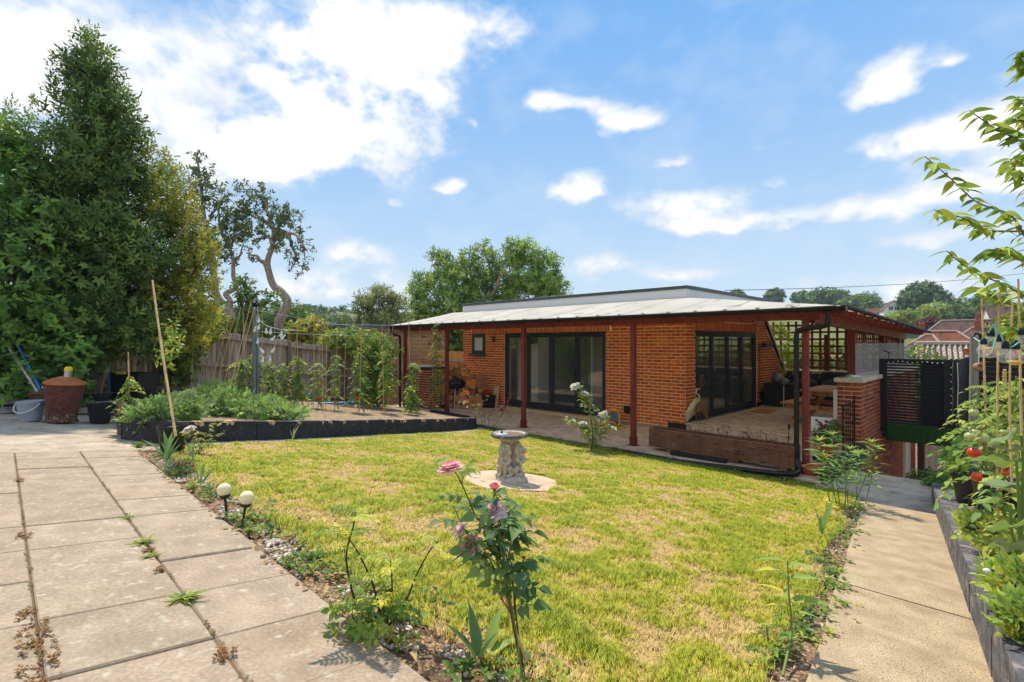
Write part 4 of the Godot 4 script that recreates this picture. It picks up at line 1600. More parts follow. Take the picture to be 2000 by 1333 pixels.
func bed_plants() -> void:
	rng.seed = 101
	# foot, head as sighted, leaves, fruits (sighted spot, radius, colour)
	var rows := [
		[470, 800, 470, 700, 40, [], "full leafy tomato plant left of the washing line post"],
		[500, 800, 498, 690, 46, [], "dense tomato plant growing round the washing line post"],
		[528, 798, 526, 705, 34, [], "tomato plant just right of the washing line post"],
		[552, 800, 553, 706, 30, [], "low tomato plant before the fence post, no fruit showing"],
		[583, 802, 582, 694, 42, [[563, 761, 0.045, ORANGE]], "bushy tomato plant with one orange fruit low down"],
		[622, 800, 620, 706, 22, [[572, 788, 0.045, RED], [617, 755, 0.04, GREEN_T], [633, 751, 0.038, RED], [615, 757, 0.032, ORANGE]], "open tomato plant with pale and red fruit in mid bed"],
		[652, 803, 655, 690, 20, [[624, 778, 0.045, RED], [653, 776, 0.03, ORANGE], [652, 765, 0.035, ORANGE], [657, 786, 0.03, ORANGE]], "thin tomato plant with small orange fruit"],
		[700, 808, 702, 684, 42, [[698, 777, 0.058, RED], [701, 762, 0.05, GREEN_T], [708, 770, 0.04, GREEN_T]], "tomato plant with one big red and two pale fruit"],
		[752, 808, 756, 655, 40, [[745, 780, 0.055, RED], [755, 777, 0.045, RED], [766, 742, 0.035, GREEN_T]], "slim tall tomato plant with two red fruit side by side"],
		[800, 806, 806, 706, 50, [[798, 797, 0.035, ORANGE]], "bushy tomato plant by the brick barbecue"],
		[803, 812, 803, 752, 34, [], "low silvery tomato plant at the bed edge before the brick barbecue"],
		[852, 806, 853, 628, 52, [[850, 789, 0.042, RED], [853, 794, 0.05, Color(0.40, 0.42, 0.06)]], "very tall tomato plant reaching the veranda gutter"],
	]
	for q in rows:
		var foot := gp(q[0], q[1], 0.2)
		var dep := (foot - CAM).dot(Vector3(-0.70711, 0, -0.70711))
		var fr := []
		for z in q[5]: fr.append([at(z[0], z[1], dep - 0.12), z[2], z[3]])
		tomato_plant(foot, at(q[2], q[3], dep), q[6], "tomato plants in the vegetable bed", int(q[4] * 1.15), 1.1, LEAF_MID + LEAF_LIGHT, fr, 0.22)
	# the mound of potato leaves at the near end of the bed
	var cols := [Color(0.25, 0.31, 0.14), Color(0.16, 0.25, 0.05), Color(0.21, 0.29, 0.09), Color(0.12, 0.20, 0.04)]
	var mounds := [[395, 800, 0.42, 0.36, "silvery green potato plant mounding at the front of the bed"], [345, 812, 0.34, 0.30, "spreading potato plant hanging over the bed corner by the pots"], [450, 800, 0.46, 0.38, "large potato plant in the middle of the leafy mound"], [505, 806, 0.42, 0.30, "potato plant along the bed wall, right of the leafy mound"], [550, 810, 0.36, 0.22, "low potato plant at the right end of the leafy mound"], [420, 785, 0.5, 0.42, "tall potato plant at the back of the leafy mound"], [300, 815, 0.26, 0.22, "small potato plant beside the potted tomato on the left"]]
	for q in mounds:
		var p := gp(q[0], q[1] + 12, 0.2)
		var t := thing("potato_plant", q[4], "potato plant", p, "potato plants in the vegetable bed")
		var st := MB.new()
		for k in 7:
			var a := R(0, TAU)
			st.tube([p, p + Vector3(cos(a) * 0.1, q[3] * 0.6, sin(a) * 0.1), p + Vector3(cos(a) * q[2] * 0.6, q[3] * 0.9, sin(a) * q[2] * 0.6)], [0.006, 0.005, 0.003], 5)
		obj("stem", st, mats["stem_green"], t)
		crown(t, "foliage", pinnate("potato_leaf", 3, 0.15, 0.07, 0.045, 0.55), [[p + Vector3.UP * q[3] * 0.45, Vector3(q[2], q[3] * 0.6, q[2])]], 330, cols, 0.68, -0.3, 2.0, 0.5, "leaf_soft", 0.3)
	# the climbing shrub against the end of the fence
	var sh := thing("fence_shrub", "bright green leafy climbing shrub on the fence end beside the veranda", "shrub", gp(735, 800, 0.2))
	var sp := at(738, 795, 13.2)
	limb(sh, "stem", [sp, at(736, 745, 13.2), at(742, 690, 13.2)], 0.025, 0.01, mats["stem_brown"])
	limb(sh, "stem", [sp, at(720, 730, 13.1), at(700, 670, 13.2)], 0.02, 0.008, mats["stem_brown"])
	crown(sh, "foliage", twig("shrub_twig", 7, 0.075, 0.045, 0.13), [[at(740, 720, 13.2), Vector3(0.42, 0.75, 0.42)], [at(728, 760, 13.0), Vector3(0.5, 0.45, 0.4)], [at(715, 680, 13.3), Vector3(0.55, 0.32, 0.4)], [at(752, 680, 13.3), Vector3(0.30, 0.32, 0.3)], [at(672, 664, 13.6), Vector3(0.3, 0.2, 0.3)]], 900, LEAF_MID + LEAF_LIGHT, 1.1, -0.1, 1.6)

# ---------------------------------------------------------------- the yard on the left
func depth(p: Vector3) -> float:
	return (p - CAM).dot(Vector3(-0.70711, 0, -0.70711))

func square_pot(called: String, label: String, foot: Vector3, w: float, h: float, turn: float, soil := true) -> Node3D:
	var t := thing(called, label, "plant pot", foot)
	var bs := Basis(Vector3.UP, turn)
	var b := MB.new()
	var ring := func(y, r): 
		var o := []
		for k in 8:
			var a := TAU * (k + 0.5) / 8.0
			var q := Vector3(signf(cos(a)) * (1.0 if k % 4 in [0, 3] else 0.88), 0, signf(sin(a)) * (0.88 if k % 4 in [0, 3] else 1.0))
			o.append(foot + bs * (q * r + Vector3(0, y, 0)))
		return o
	var levels := [[0.0, w * 0.36], [h * 0.86, w * 0.47], [h * 0.86, w * 0.5], [h, w * 0.51], [h, w * 0.475], [h * 0.8, w * 0.455]]
	for k in levels.size() - 1:
		var lo = ring.call(levels[k][0], levels[k][1])
		var hi = ring.call(levels[k + 1][0], levels[k + 1][1])
		for m in 8:
			b.quad(lo[(m + 1) % 8], lo[m], hi[m], hi[(m + 1) % 8])
	obj("pot", b, mats["plastic_pot"], t)
	var s := MB.new()
	var e = ring.call(h * 0.82, w * 0.46)
	for m in 8: s.tri(e[m], e[(m + 1) % 8], foot + Vector3.UP * h * (0.84 if soil else 0.3))
	obj("compost", s, mats["compost"] if soil else mats["plastic_pot"], t)
	return t

func yard_things() -> void:
	rng.seed = 111
	var grey := mat("grey_plastic", Color8(158, 162, 168), 0.45)
	# bucket
	var f := gp(60, 822, 0.0)
	var t := thing("bucket", "pale grey plastic bucket with white bail handle in front of the low stone wall", "bucket", f)
	var b := MB.new()
	b.lathe(f, [Vector2(0.0000, 0.004), Vector2(0.1131, 0.0), Vector2(0.1170, 0.006), Vector2(0.1482, 0.235), Vector2(0.1583, 0.237), Vector2(0.1599, 0.275), Vector2(0.1560, 0.28), Vector2(0.1498, 0.275), Vector2(0.1451, 0.235), Vector2(0.1131, 0.02), Vector2(0.0000, 0.02)], 32)
	obj("pail", b, grey, t)
	b = MB.new()
	b.lathe(f, [Vector2(0.1427, 0.22), Vector2(0.0000, 0.222)], 24)
	obj("contents", b, mat("ash_water", Color8(188, 194, 200), 0.3), t)
	b = MB.new()
	var pts := []
	for k in 13:
		var a := PI * k / 12.0
		pts.append(f + Basis(Vector3.UP, PI / 4) * Vector3(cos(a) * 0.165, 0.25 - 0.125 * sin(a), 0.04 + 0.125 * sin(a)))
	b.tube(pts, [0.008], 6)
	obj("handle", b, mat("white_plastic", Color8(214, 214, 212), 0.4), t)
	# incinerator bin
	f = gp(119, 826, 0.0)
	t = thing("garden_incinerator", "rusty leaning metal incinerator bin with orange lid and yellow topped chimney", "incinerator", f)
	var tilt := Basis(Vector3(0.7, 0, 0.7).normalized(), 0.0) * Basis(Vector3(-0.7071, 0, -0.7071), 0.10)
	var rust := rough_up(laid(mat("rust", Color.WHITE, 0.85), tex("rust", 512, 161, Color8(92, 52, 46), Color8(118, 66, 54), 0.012, 0.12, 0.2, Color8(70, 48, 44), 0.03, 0.62, 0.1), Vector3(1.2, 1.2, 1.2)), bump("grit", 9, 0.09), 0.3)
	var char_ := laid(mat("charred", Color.WHITE, 0.95), tex("char", 256, 162, Color8(60, 46, 40), Color8(124, 92, 64), 0.03, 0.14, 0.3, Color8(160, 132, 104), 0.06, 0.64, 0.1), Vector3(1.6, 1.6, 1.6))
	b = MB.new()
	b.lathe(f, [Vector2(0.1755, 0.03), Vector2(0.1778, 0.15)], 32, tilt)
	obj("fire_pan", b, char_, t)
	b = MB.new()
	var pr := [Vector2(0.1778, 0.15)]
	for y in [0.30, 0.305, 0.44, 0.445, 0.54]:
		pr.append(Vector2(0.178 + 0.043 * (y - 0.15) / 0.39 + (0.006 if int(y * 1000) % 10 == 5 else 0.0), y))
	pr += [Vector2(0.2262, 0.545), Vector2(0.2262, 0.56), Vector2(0.2184, 0.56), Vector2(0.2106, 0.5)]
	b.lathe(f, pr, 32, tilt)
	for k in 3:
		var a := TAU * k / 3 + 0.4
		b.tube([f + tilt * Vector3(cos(a) * 0.16, 0.06, sin(a) * 0.16), f + Vector3(cos(a) * 0.19, -0.01, sin(a) * 0.19)], [0.014], 6)
	for s in [0.9, 0.9 + PI]:
		var o := f + tilt * Vector3(cos(s) * 0.222, 0.43, sin(s) * 0.222)
		var sd := Vector3(-sin(s), 0, cos(s))
		b.tube([o - sd * 0.05, o - sd * 0.05 + Vector3(cos(s), 0, sin(s)) * 0.05, o + sd * 0.05 + Vector3(cos(s), 0, sin(s)) * 0.05, o + sd * 0.05], [0.008], 6)
	obj("drum", b, rust, t)
	var lid := rough_up(laid(mat("lid_rust", Color.WHITE, 0.8), tex("lid_rust", 256, 163, Color8(160, 88, 48), Color8(184, 112, 62), 0.02, 0.12, 0.16, Color8(150, 134, 120), 0.02, 0.62, 0.1), Vector3(1.2, 1.2, 1.2)), bump("grit", 9, 0.09), 0.2)
	b = MB.new()
	b.lathe(f, [Vector2(0.2418, 0.555), Vector2(0.2457, 0.565), Vector2(0.2340, 0.58), Vector2(0.1404, 0.63), Vector2(0.0484, 0.66), Vector2(0.0000, 0.662)], 32, tilt)
	var ld := obj("lid", b, lid, t)
	b = MB.new()
	b.lathe(f + tilt * Vector3(0.02, 0.655, -0.02), [Vector2(0.0452, 0.0), Vector2(0.0429, 0.10), Vector2(0.0390, 0.10)], 20, tilt)
	obj("chimney", b, mat("zinc", Color8(176, 178, 180), 0.35, 0.7), ld)
	b = MB.new()
	b.lathe(f + tilt * Vector3(0.02, 0.755, -0.02), [Vector2(0.0468, -0.012), Vector2(0.0468, 0.02), Vector2(0.0351, 0.045), Vector2(0.0000, 0.05)], 20, tilt)
	obj("cap", b, mat("yellow_cap", Color8(226, 196, 30), 0.5), ld)
	# watering can behind the bucket
	f = gp(92, 812, 0.0) + Vector3(-0.45, 0.08, 0.1)
	t = thing("watering_can", "blue-grey watering can with tall loop handle half hidden behind the incinerator", "watering can", f)
	var teal := mat("teal_plastic", Color8(70, 98, 106), 0.5)
	b = MB.new()
	b.lathe(f, [Vector2(0.0, 0.0), Vector2(0.155, 0.0), Vector2(0.16, 0.01), Vector2(0.155, 0.27), Vector2(0.13, 0.3), Vector2(0.05, 0.31), Vector2(0.0, 0.31)], 24)
	obj("body", b, teal, t)
	b = MB.new()
	b.tube(curve([f + Vector3(-0.02, 0.3, 0.05), f + Vector3(-0.14, 0.43, 0.14), f + Vector3(-0.27, 0.36, 0.26), f + Vector3(-0.26, 0.12, 0.26), f + Vector3(-0.12, 0.06, 0.12)], 5), [0.014], 8)
	obj("handle", b, teal, t)
	b = MB.new()
	b.tube([f + Vector3(0.1, 0.08, -0.1), f + Vector3(0.3, 0.34, -0.3)], [0.025, 0.016], 8)
	obj("spout", b, teal, t)
	# long handled tools leaning into the hedge
	var d0 := 7.7
	t = thing("garden_broom", "long blue handled broom leaning in the hedge behind the watering can", "broom", at(80, 775, d0))
	b = MB.new()
	b.tube([at(78, 762, d0), at(24, 654, d0 + 0.35)], [0.016, 0.013], 8)
	obj("handle", b, mat("blue_paint", Color8(36, 120, 196), 0.4), t)
	b = MB.new()
	b.bbox(at(80, 768, d0), Vector3(0.22, 0.05, 0.07), 0.01, Basis(Vector3.UP, 0.6))
	b.bbox(at(80, 782, d0), Vector3(0.24, 0.12, 0.06), 0.01, Basis(Vector3.UP, 0.6))
	obj("head", b, mats["stem_brown"], t)
	t = thing("garden_rake", "worn wooden handled rake leaning in the hedge at the far left", "rake", at(74, 775, d0 - 0.15))
	b = MB.new()
	b.tube([at(73, 766, d0 - 0.15), at(4, 660, d0 + 0.3)], [0.016, 0.013], 8)
	obj("handle", b, laid(mat("old_handle", Color.WHITE, 0.8), pics["fence_grain"], Vector3(2, 0.5, 2)), t)
	b = MB.new()
	b.bbox(at(75, 770, d0 - 0.15), Vector3(0.3, 0.025, 0.03), 0.004, Basis(Vector3.UP, 0.7))
	for k in 8: b.box(at(75, 770, d0 - 0.15) + Basis(Vector3.UP, 0.7) * Vector3(-0.14 + 0.04 * k, -0.05, 0), Vector3(0.008, 0.08, 0.008))
	obj("head", b, rust, t)
	# black pots
	square_pot("square_pot", "empty square black plastic pot standing right of the rusty incinerator", gp(195, 827), 0.26, 0.29, 0.2, false)
	square_pot("square_pot", "black square pot with weeds behind the empty black pot", gp(203, 812) + Vector3(-0.25, 0.02, 0.05), 0.27, 0.32, 0.5)
	f = gp(250, 848)
	square_pot("square_pot", "square black pot holding a staked tomato at the corner of the raised bed", f, 0.25, 0.27, 0.1)
	tomato_plant(f + Vector3.UP * 0.22, f + Vector3(0.02, 0.78, 0.0), "young tomato plant tied to a stake in the square black pot", "", 26, 0.85, LEAF_LIGHT + LEAF_MID, [], 0.1)
	cane(f + Vector3(-0.01, 0.1, 0.0), at(250, 688, depth(f)), 0.010, "pale stake standing in the square black tomato pot", "")
	t = thing("orange_hose_fitting", "small curved orange plastic fitting on the rim of the tomato pot", "hose fitting", f + Vector3(-0.1, 0.25, 0.1))
	b = MB.new()
	b.tube(curve([f + Vector3(-0.10, 0.24, 0.08), f + Vector3(-0.10, 0.31, 0.08), f + Vector3(-0.08, 0.345, 0.06), f + Vector3(-0.045, 0.345, 0.03)], 4), [0.022, 0.02, 0.018], 10)
	obj("elbow", b, mat("orange_plastic", Color8(226, 140, 44), 0.5), t)
	# crates by the fence
	f = at(262, 800, 9.3)
	f.y = gy(-f.z) + 0.02
	t = thing("storage_crate", "large black plastic crate with a yellow handle standing by the fence", "crate", f)
	var cb := Basis(Vector3.UP, 0.65)
	b = MB.new()
	for k in 2:
		var y0 := 0.36 * k
		for s in [[0, 1], [0, -1], [1, 1], [1, -1]]:
			var o := Vector3(0.27 * s[1], y0 + 0.17, 0) if s[0] == 0 else Vector3(0, y0 + 0.17, 0.2 * s[1])
			b.bbox(f + cb * o, Vector3(0.02, 0.33, 0.4) if s[0] == 0 else Vector3(0.56, 0.33, 0.02), 0.004, cb)
			b.bbox(f + cb * (o + Vector3(0, 0.165, 0)), Vector3(0.05, 0.025, 0.44) if s[0] == 0 else Vector3(0.6, 0.025, 0.05), 0.006, cb)
		b.bbox(f + cb * Vector3(0, y0 + 0.02, 0), Vector3(0.55, 0.02, 0.4), 0.004, cb)
	obj("body", b, mats["plastic_pot"], t)
	b = MB.new()
	b.bbox(f + cb * Vector3(-0.05, 0.71, 0.225), Vector3(0.2, 0.05, 0.03), 0.01, cb)
	obj("handle", b, mats["yellow_cap"], t)
	t = thing("blue_tool_handle", "upright blue handle of a tool standing at the left end of the fence", "garden tool", at(214, 745, 10.4))
	b = MB.new()
	b.tube([at(213, 752, 10.4), at(214, 703, 10.4)], [0.022], 8)
	b.tube([at(213, 800, 10.4), at(213, 752, 10.4)], [0.014], 6)
	obj("handle", b, mats["blue_paint"], t)
	cane(at(258, 770, 10.2), at(263, 655, 10.3), 0.011, "dark thin stick standing behind the black crates against the fence", "")
	t = thing("twig_sapling", "thin reddish sapling tied up in the bed left of the leafy mound", "sapling", gp(323, 822, 0.2))
	var sp := gp(323, 822, 0.2)
	var ds := depth(sp)
	limb(t, "stem", [sp, at(322, 740, ds), at(330, 690, ds), at(333, 650, ds)], 0.009, 0.004, mats["stem_brown"], 6)
	crown(t, "foliage", twig("sapling_twig", 6, 0.06, 0.035, 0.09), [[at(331, 690, ds), Vector3(0.1, 0.22, 0.1)], [at(335, 655, ds), Vector3(0.12, 0.15, 0.1)]], 40, LEAF_LIGHT, 1.0)
	# blue pipe along the foot of the fence
	t = thing("blue_water_pipe", "bright blue plastic pipe lying along the foot of the fence behind the bed", "pipe", P(-13.4, 0.3, 5.0))
	b = MB.new()
	b.tube(sag(at(345, 787, 12.6), at(545, 789, 12.8), 0.01, 6), [0.035], 8)
	b.tube(sag(at(548, 791, 12.6), at(708, 786, 13.2), 0.01, 8), [0.035], 8)
	obj("pipe", b, mat("pipe_blue", Color8(24, 132, 190), 0.35), t)
	# washing line post with bulbs
	var z := 9.6
	t = thing("washing_line_post", "grey-green metal washing line post standing among tomato plants", "post", gp(497, 795, 0.2))
	b = MB.new()
	b.tube([at(496, 800, z), at(496.5, 603, z)], [0.034], 10)
	b.tube([at(502, 800, z + 0.1), at(502.5, 640, z + 0.1)], [0.028], 10)
	b.lathe(at(496.5, 603, z), [Vector2(0.036, -0.03), Vector2(0.038, 0.0), Vector2(0.03, 0.02), Vector2(0.0, 0.022)], 10)
	obj("tube", b, mat("post_paint", Color8(112, 124, 122), 0.55, 0.2), t)
	t = thing("bulb_string", "string of small clear bulbs on white cable looped round the washing line post", "string lights", at(510, 640, z))
	var spots := [[506.5, 634, 0.3], [519.6, 641, 0.0], [528.6, 642, 0.1], [549.8, 647, 0.1], [545, 655, -0.7], [537, 657, 0.7], [557, 655, 0.8], [503.5, 661, 0.1], [508, 681, -0.6], [514, 698, 0.2], [527, 696, 0.0], [536.5, 680, 0.6], [505, 620, 0.1], [498.5, 638, 0.2]]
	var clear := mat("bulb_glass", Color8(228, 226, 222), 0.15)
	var wire := MB.new()
	var line := [at(503, 600, z), at(505, 622, z), at(519, 636, z), at(535, 641, z), at(552, 645, z + 0.1), at(575, 645, z + 0.2), at(590, 646, z + 0.3)]
	wire.tube(curve(line, 4), [0.005], 5)
	wire.tube(curve([at(501, 615, z), at(502, 660, z), at(506, 680, z), at(514, 698, z), at(527, 692, z), at(536, 676, z), at(543, 655, z)], 4), [0.004], 5)
	obj("cable", wire, mats["white_plastic"], t)
	for q in spots:
		var o := at(q[0], q[1], z - 0.02)
		var bs := Basis(Vector3(-0.7071, 0, -0.7071), q[2]) * Basis(Vector3.RIGHT, PI)
		b = MB.new()
		b.lathe(o, [Vector2(0.0, 0.0), Vector2(0.014, 0.0), Vector2(0.016, 0.03), Vector2(0.012, 0.035), Vector2(0.026, 0.065), Vector2(0.03, 0.085), Vector2(0.022, 0.108), Vector2(0.0, 0.116)], 10, bs)
		obj("bulb", b, clear, t)
	t = thing("solar_stake_lamp", "small dark solar lamp on a stake above the fence left of the line post", "lamp", at(471, 655, z))
	b = MB.new()
	b.tube([at(471, 720, z), at(471, 652, z)], [0.01], 6)
	b.bbox(at(471, 650, z), Vector3(0.07, 0.02, 0.07), 0.004)
	obj("lamp", b, mats["black_plastic"], t)
	# wires over the bed
	t = thing("washing_line", "thin white washing line stretched from the post to the veranda", "line", at(600, 655, 11.0))
	b = MB.new()
	b.tube(sag(at(500, 606, z), P(-13.3, 2.14, EDGE + 0.06), 0.05), [0.0025], 4)
	b.tube(sag(at(500, 648, z), P(-13.3, 1.98, EDGE + 0.06), 0.03), [0.0025], 4)
	obj("line", b, mats["white_plastic"], t)
	t = thing("light_garland", "thin garland of tiny white lights across the dark hedge on the left", "string lights", at(40, 547, 7.6))
	b = MB.new()
	var gl := sag(at(-60, 545, 7.4), at(95, 542, 8.0), 0.05, 14)
	b.tube(gl, [0.004], 4)
	obj("cable", b, mats["black_plastic"], t)
	b = MB.new()
	for k in gl.size(): b.ball(gl[k] - Vector3.UP * 0.012, Vector3(0.009, 0.012, 0.009), 6, 4)
	obj("bulbs", b, clear, t).set_meta("kind", "stuff")

# ---------------------------------------------------------------- trees
func lobes_at(rows: Array, d: float, deep := 0.8, jd := 0.0) -> Array:
	var out := []
	for q in rows:
		var r: float = q[2] * d / 1000.0
		out.append([at(q[0], q[1], d + (q[4] if q.size() > 4 else 0.0)), Vector3(r, q[3] * d / 1000.0, r * deep)])
	return out

func near_trees() -> void:
	rng.seed = 121
	var bark: Material = mats["bark"]
	# the big bay at the left
	var z := 9.6
	var t := thing("bay_tree", "tall dark green conical bay tree overhanging the left end of the fence", "tree", at(185, 765, z))
	limb(t, "trunk", [at(181, 775, z), at(192, 742, z), at(204, 715, z), at(200, 640, z), at(190, 480, z), at(178, 280, z), at(172, 90, z)], 0.12, 0.015, bark, 9)
	limb(t, "limb", [at(202, 690, z), at(250, 600, z), at(320, 500, z), at(370, 430, z)], 0.06, 0.015, bark, 7)
	limb(t, "limb", [at(200, 660, z), at(130, 560, z), at(60, 450, z)], 0.06, 0.015, bark, 7)
	limb(t, "limb", [at(198, 600, z), at(260, 460, z + 0.4), at(300, 380, z + 0.4)], 0.05, 0.012, bark, 7)
	var cone := [[172, 92, 16, 40], [158, 130, 32, 50], [182, 165, 55, 65], [160, 230, 92, 75], [195, 250, 88, 70], [165, 330, 135, 85], [215, 340, 85, 80], [190, 430, 165, 95], [180, 530, 190, 95], [260, 520, 120, 90], [185, 620, 185, 70], [270, 640, 110, 60], [120, 690, 110, 45]]
	crown(t, "crown", twig("bay_twig", 9, 0.085, 0.032, 0.20, 0.12, 0.7), lobes_at(cone, z, 0.75), 7600, LEAF_DARK, 1.25, 0.03, 0.8, 0.40, "leaf_glossy", 0.7)
	# upright shoots that break its outline
	var tips := []
	for q in [[128, 95], [178, 40], [165, 65], [185, 70], [105, 110], [60, 185], [75, 170], [205, 130], [250, 175], [262, 180], [228, 178], [275, 235], [300, 260], [295, 300], [20, 180], [345, 330], [320, 320]]:
		tips.append([at(q[0], q[1] + 35, z + R(-0.5, 0.5)), Vector3(0.07, 0.36, 0.07)])
	crown(t, "shoots", twig("bay_shoot", 6, 0.075, 0.026, 0.16, 0.1, 0.6), tips, 210, [Color(0.10, 0.155, 0.04), Color(0.14, 0.19, 0.045)], 1.0, -1.0, 1.0, 0.6, "leaf_glossy", 1.4)
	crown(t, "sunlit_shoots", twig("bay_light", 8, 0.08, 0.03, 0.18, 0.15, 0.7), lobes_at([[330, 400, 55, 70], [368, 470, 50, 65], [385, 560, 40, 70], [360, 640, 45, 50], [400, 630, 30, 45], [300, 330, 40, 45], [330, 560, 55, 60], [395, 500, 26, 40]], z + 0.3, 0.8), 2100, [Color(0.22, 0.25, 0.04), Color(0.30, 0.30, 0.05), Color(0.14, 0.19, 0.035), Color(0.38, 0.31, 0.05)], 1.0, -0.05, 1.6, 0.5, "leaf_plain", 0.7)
	# hedge in front of it, broader leaves
	var hz := 8.4
	t = thing("garden_hedge", "dense broad leaved green hedge at the far left above the low stone wall", "hedge", at(20, 800, hz))
	for q in [[20, 800, 10, 500], [70, 800, 80, 560], [-60, 800, -70, 480], [110, 795, 120, 640]]:
		limb(t, "stem", [at(q[0], q[1], hz + 0.4), at((q[0] + q[2]) * 0.5 + 8, 680, hz + 0.4), at(q[2], q[3], hz + 0.4)], 0.03, 0.01, bark, 6)
	crown(t, "foliage", twig("hedge_twig", 7, 0.10, 0.058, 0.17, 0.35, 1.0), lobes_at([[-60, 260, 90, 70, 0.3], [15, 300, 75, 75, 0.3], [60, 390, 80, 80, 0.2], [-40, 430, 120, 110], [50, 520, 110, 100], [-60, 600, 130, 120], [60, 640, 120, 80], [130, 700, 70, 55], [30, 740, 110, 50, -0.1], [-80, 740, 110, 70], [150, 765, 40, 28]], hz, 0.7), 3600, [Color(0.075, 0.15, 0.03), Color(0.10, 0.19, 0.035), Color(0.05, 0.105, 0.025), Color(0.15, 0.24, 0.04)], 1.0, -0.05, 1.3, 0.45, "leaf_plain", 0.5)
	# light shrub hanging over the fence right of the bay
	t = thing("fence_bush", "yellow-green bushy shrub hanging over the fence beside the bay tree", "shrub", at(370, 760, 11.6))
	limb(t, "stem", [at(372, 770, 11.6), at(375, 690, 11.6), at(380, 620, 11.6)], 0.04, 0.015, bark, 6)
	crown(t, "foliage", twig("shrub_twig", 7, 0.075, 0.045, 0.13), lobes_at([[378, 640, 40, 50], [350, 690, 35, 40], [400, 620, 35, 40], [345, 735, 28, 20], [420, 640, 25, 25]], 11.6, 0.9), 760, LEAF_LIGHT + LEAF_MID, 1.1, -0.1, 1.5)
	# old twisted trees beyond the fence
	z = 18.0
	t = thing("twisted_tree", "old tree with a bare S-shaped trunk and sparse crown beyond the fence", "tree", at(544, 720, z))
	limb(t, "trunk", [at(546, 730, z), at(544, 642, z), at(552, 615, z), at(561, 591, z), at(549, 571, z), at(534, 558, z), at(526, 537, z), at(522, 510, z), at(531, 483, z), at(534, 460, z), at(531, 438, z)], 0.19, 0.06, bark, 10)
	var limbs := [[[525, 535], [516, 520], [508, 510], [498, 506]], [[531, 440], [523, 415], [518, 396], [510, 375]], [[533, 462], [545, 440], [560, 425], [575, 435]], [[531, 445], [515, 430], [498, 425], [480, 415]], [[534, 470], [552, 456], [575, 458], [592, 480], [596, 505]], [[518, 400], [500, 376], [478, 370]], [[532, 478], [520, 462], [505, 468], [492, 478]], [[545, 440], [552, 415], [558, 400]], [[560, 456], [572, 485], [578, 510]], [[524, 520], [500, 500], [480, 495]]]
	for q in limbs:
		var pts := []
		for p in q: pts.append(at(p[0], p[1], z + R(-0.35, 0.35)))
		limb(t, "limb", pts, 0.075, 0.018, bark, 6, 0.05)
	crown(t, "crown", twig("sparse_twig", 8, 0.12, 0.075, 0.24, 0.3, 1.0), lobes_at([[478, 372, 16, 16], [512, 385, 20, 24], [490, 408, 24, 22], [470, 425, 20, 18], [520, 430, 22, 18], [555, 410, 16, 16], [560, 432, 22, 18], [585, 445, 16, 16], [548, 455, 20, 14], [592, 480, 14, 24], [575, 500, 22, 22], [580, 522, 16, 14], [500, 450, 24, 16], [490, 480, 18, 14], [545, 480, 18, 14], [498, 505, 10, 8], [465, 455, 16, 14]], z, 1.0), 330, [Color(0.10, 0.135, 0.05), Color(0.13, 0.165, 0.055), Color(0.075, 0.105, 0.045)], 1.0, 0.0, 1.0, 0.5, "leaf_plain", 0.3)
	t = thing("twisted_tree", "old forked tree with kinked grey stems, left of the S-shaped tree", "tree", at(450, 720, z))
	limb(t, "trunk", [at(452, 730, z), at(448, 618, z), at(439, 601, z), at(422, 578, z), at(418, 550, z), at(412, 500, z), at(400, 440, z), at(392, 370, z), at(384, 305, z)], 0.2, 0.03, bark, 9)
	limb(t, "trunk", [at(446, 612, z), at(449, 588, z), at(440, 574, z), at(461, 561, z), at(455, 540, z), at(455, 510, z), at(448, 486, z), at(430, 450, z), at(425, 400, z)], 0.11, 0.03, bark, 8)
	for q in [[[455, 515], [470, 495], [475, 470]], [[448, 490], [460, 460], [462, 430]], [[400, 440], [425, 405], [440, 380]], [[392, 370], [405, 345], [412, 330]], [[412, 500], [395, 470], [380, 450]]]:
		var pts := []
		for p in q: pts.append(at(p[0], p[1], z + R(-0.3, 0.3)))
		limb(t, "limb", pts, 0.05, 0.014, bark, 6, 0.04)
	crown(t, "crown", twig("sparse_twig", 8, 0.12, 0.075, 0.24, 0.3, 1.0), lobes_at([[384, 310, 12, 22], [396, 340, 20, 20], [408, 365, 26, 22], [385, 385, 22, 22], [420, 400, 26, 22], [440, 420, 22, 24], [410, 440, 26, 22], [450, 450, 20, 20], [462, 430, 16, 20], [430, 470, 26, 20], [470, 470, 16, 16], [445, 500, 20, 14], [405, 490, 24, 20], [425, 520, 16, 14]], z, 1.0), 350, [Color(0.10, 0.135, 0.05), Color(0.13, 0.165, 0.055), Color(0.075, 0.105, 0.045)], 1.0, 0.0, 1.0, 0.5, "leaf_plain", 0.3)
	t = thing("young_apple_tree", "thin upright young tree with sparse leaves behind the cane bundle", "tree", at(476, 700, 15))
	for q in [[[476, 720], [478, 640], [482, 590], [478, 540]], [[478, 650], [495, 610], [510, 590]], [[479, 620], [468, 585], [462, 560]], [[480, 600], [505, 570], [530, 575]]]:
		var pts := []
		for p in q: pts.append(at(p[0], p[1], 15.0))
		limb(t, "limb", pts, 0.05, 0.012, bark, 6)
	crown(t, "crown", twig("sparse_twig", 8, 0.12, 0.075, 0.24, 0.3, 1.0), lobes_at([[478, 555, 10, 22], [485, 590, 22, 22], [505, 600, 18, 14], [465, 580, 12, 18], [528, 582, 10, 10], [490, 630, 22, 20]], 15.0), 210, LEAF_MID, 0.85, -0.1, 1.2)
	# the tree behind the house
	z = 27.0
	t = thing("walnut_tree", "broad light green tree rising behind the roof of the garden house", "tree", at(950, 690, z))
	limb(t, "trunk", [at(955, 760, z), at(952, 660, z), at(955, 600, z)], 0.3, 0.16, bark, 9)
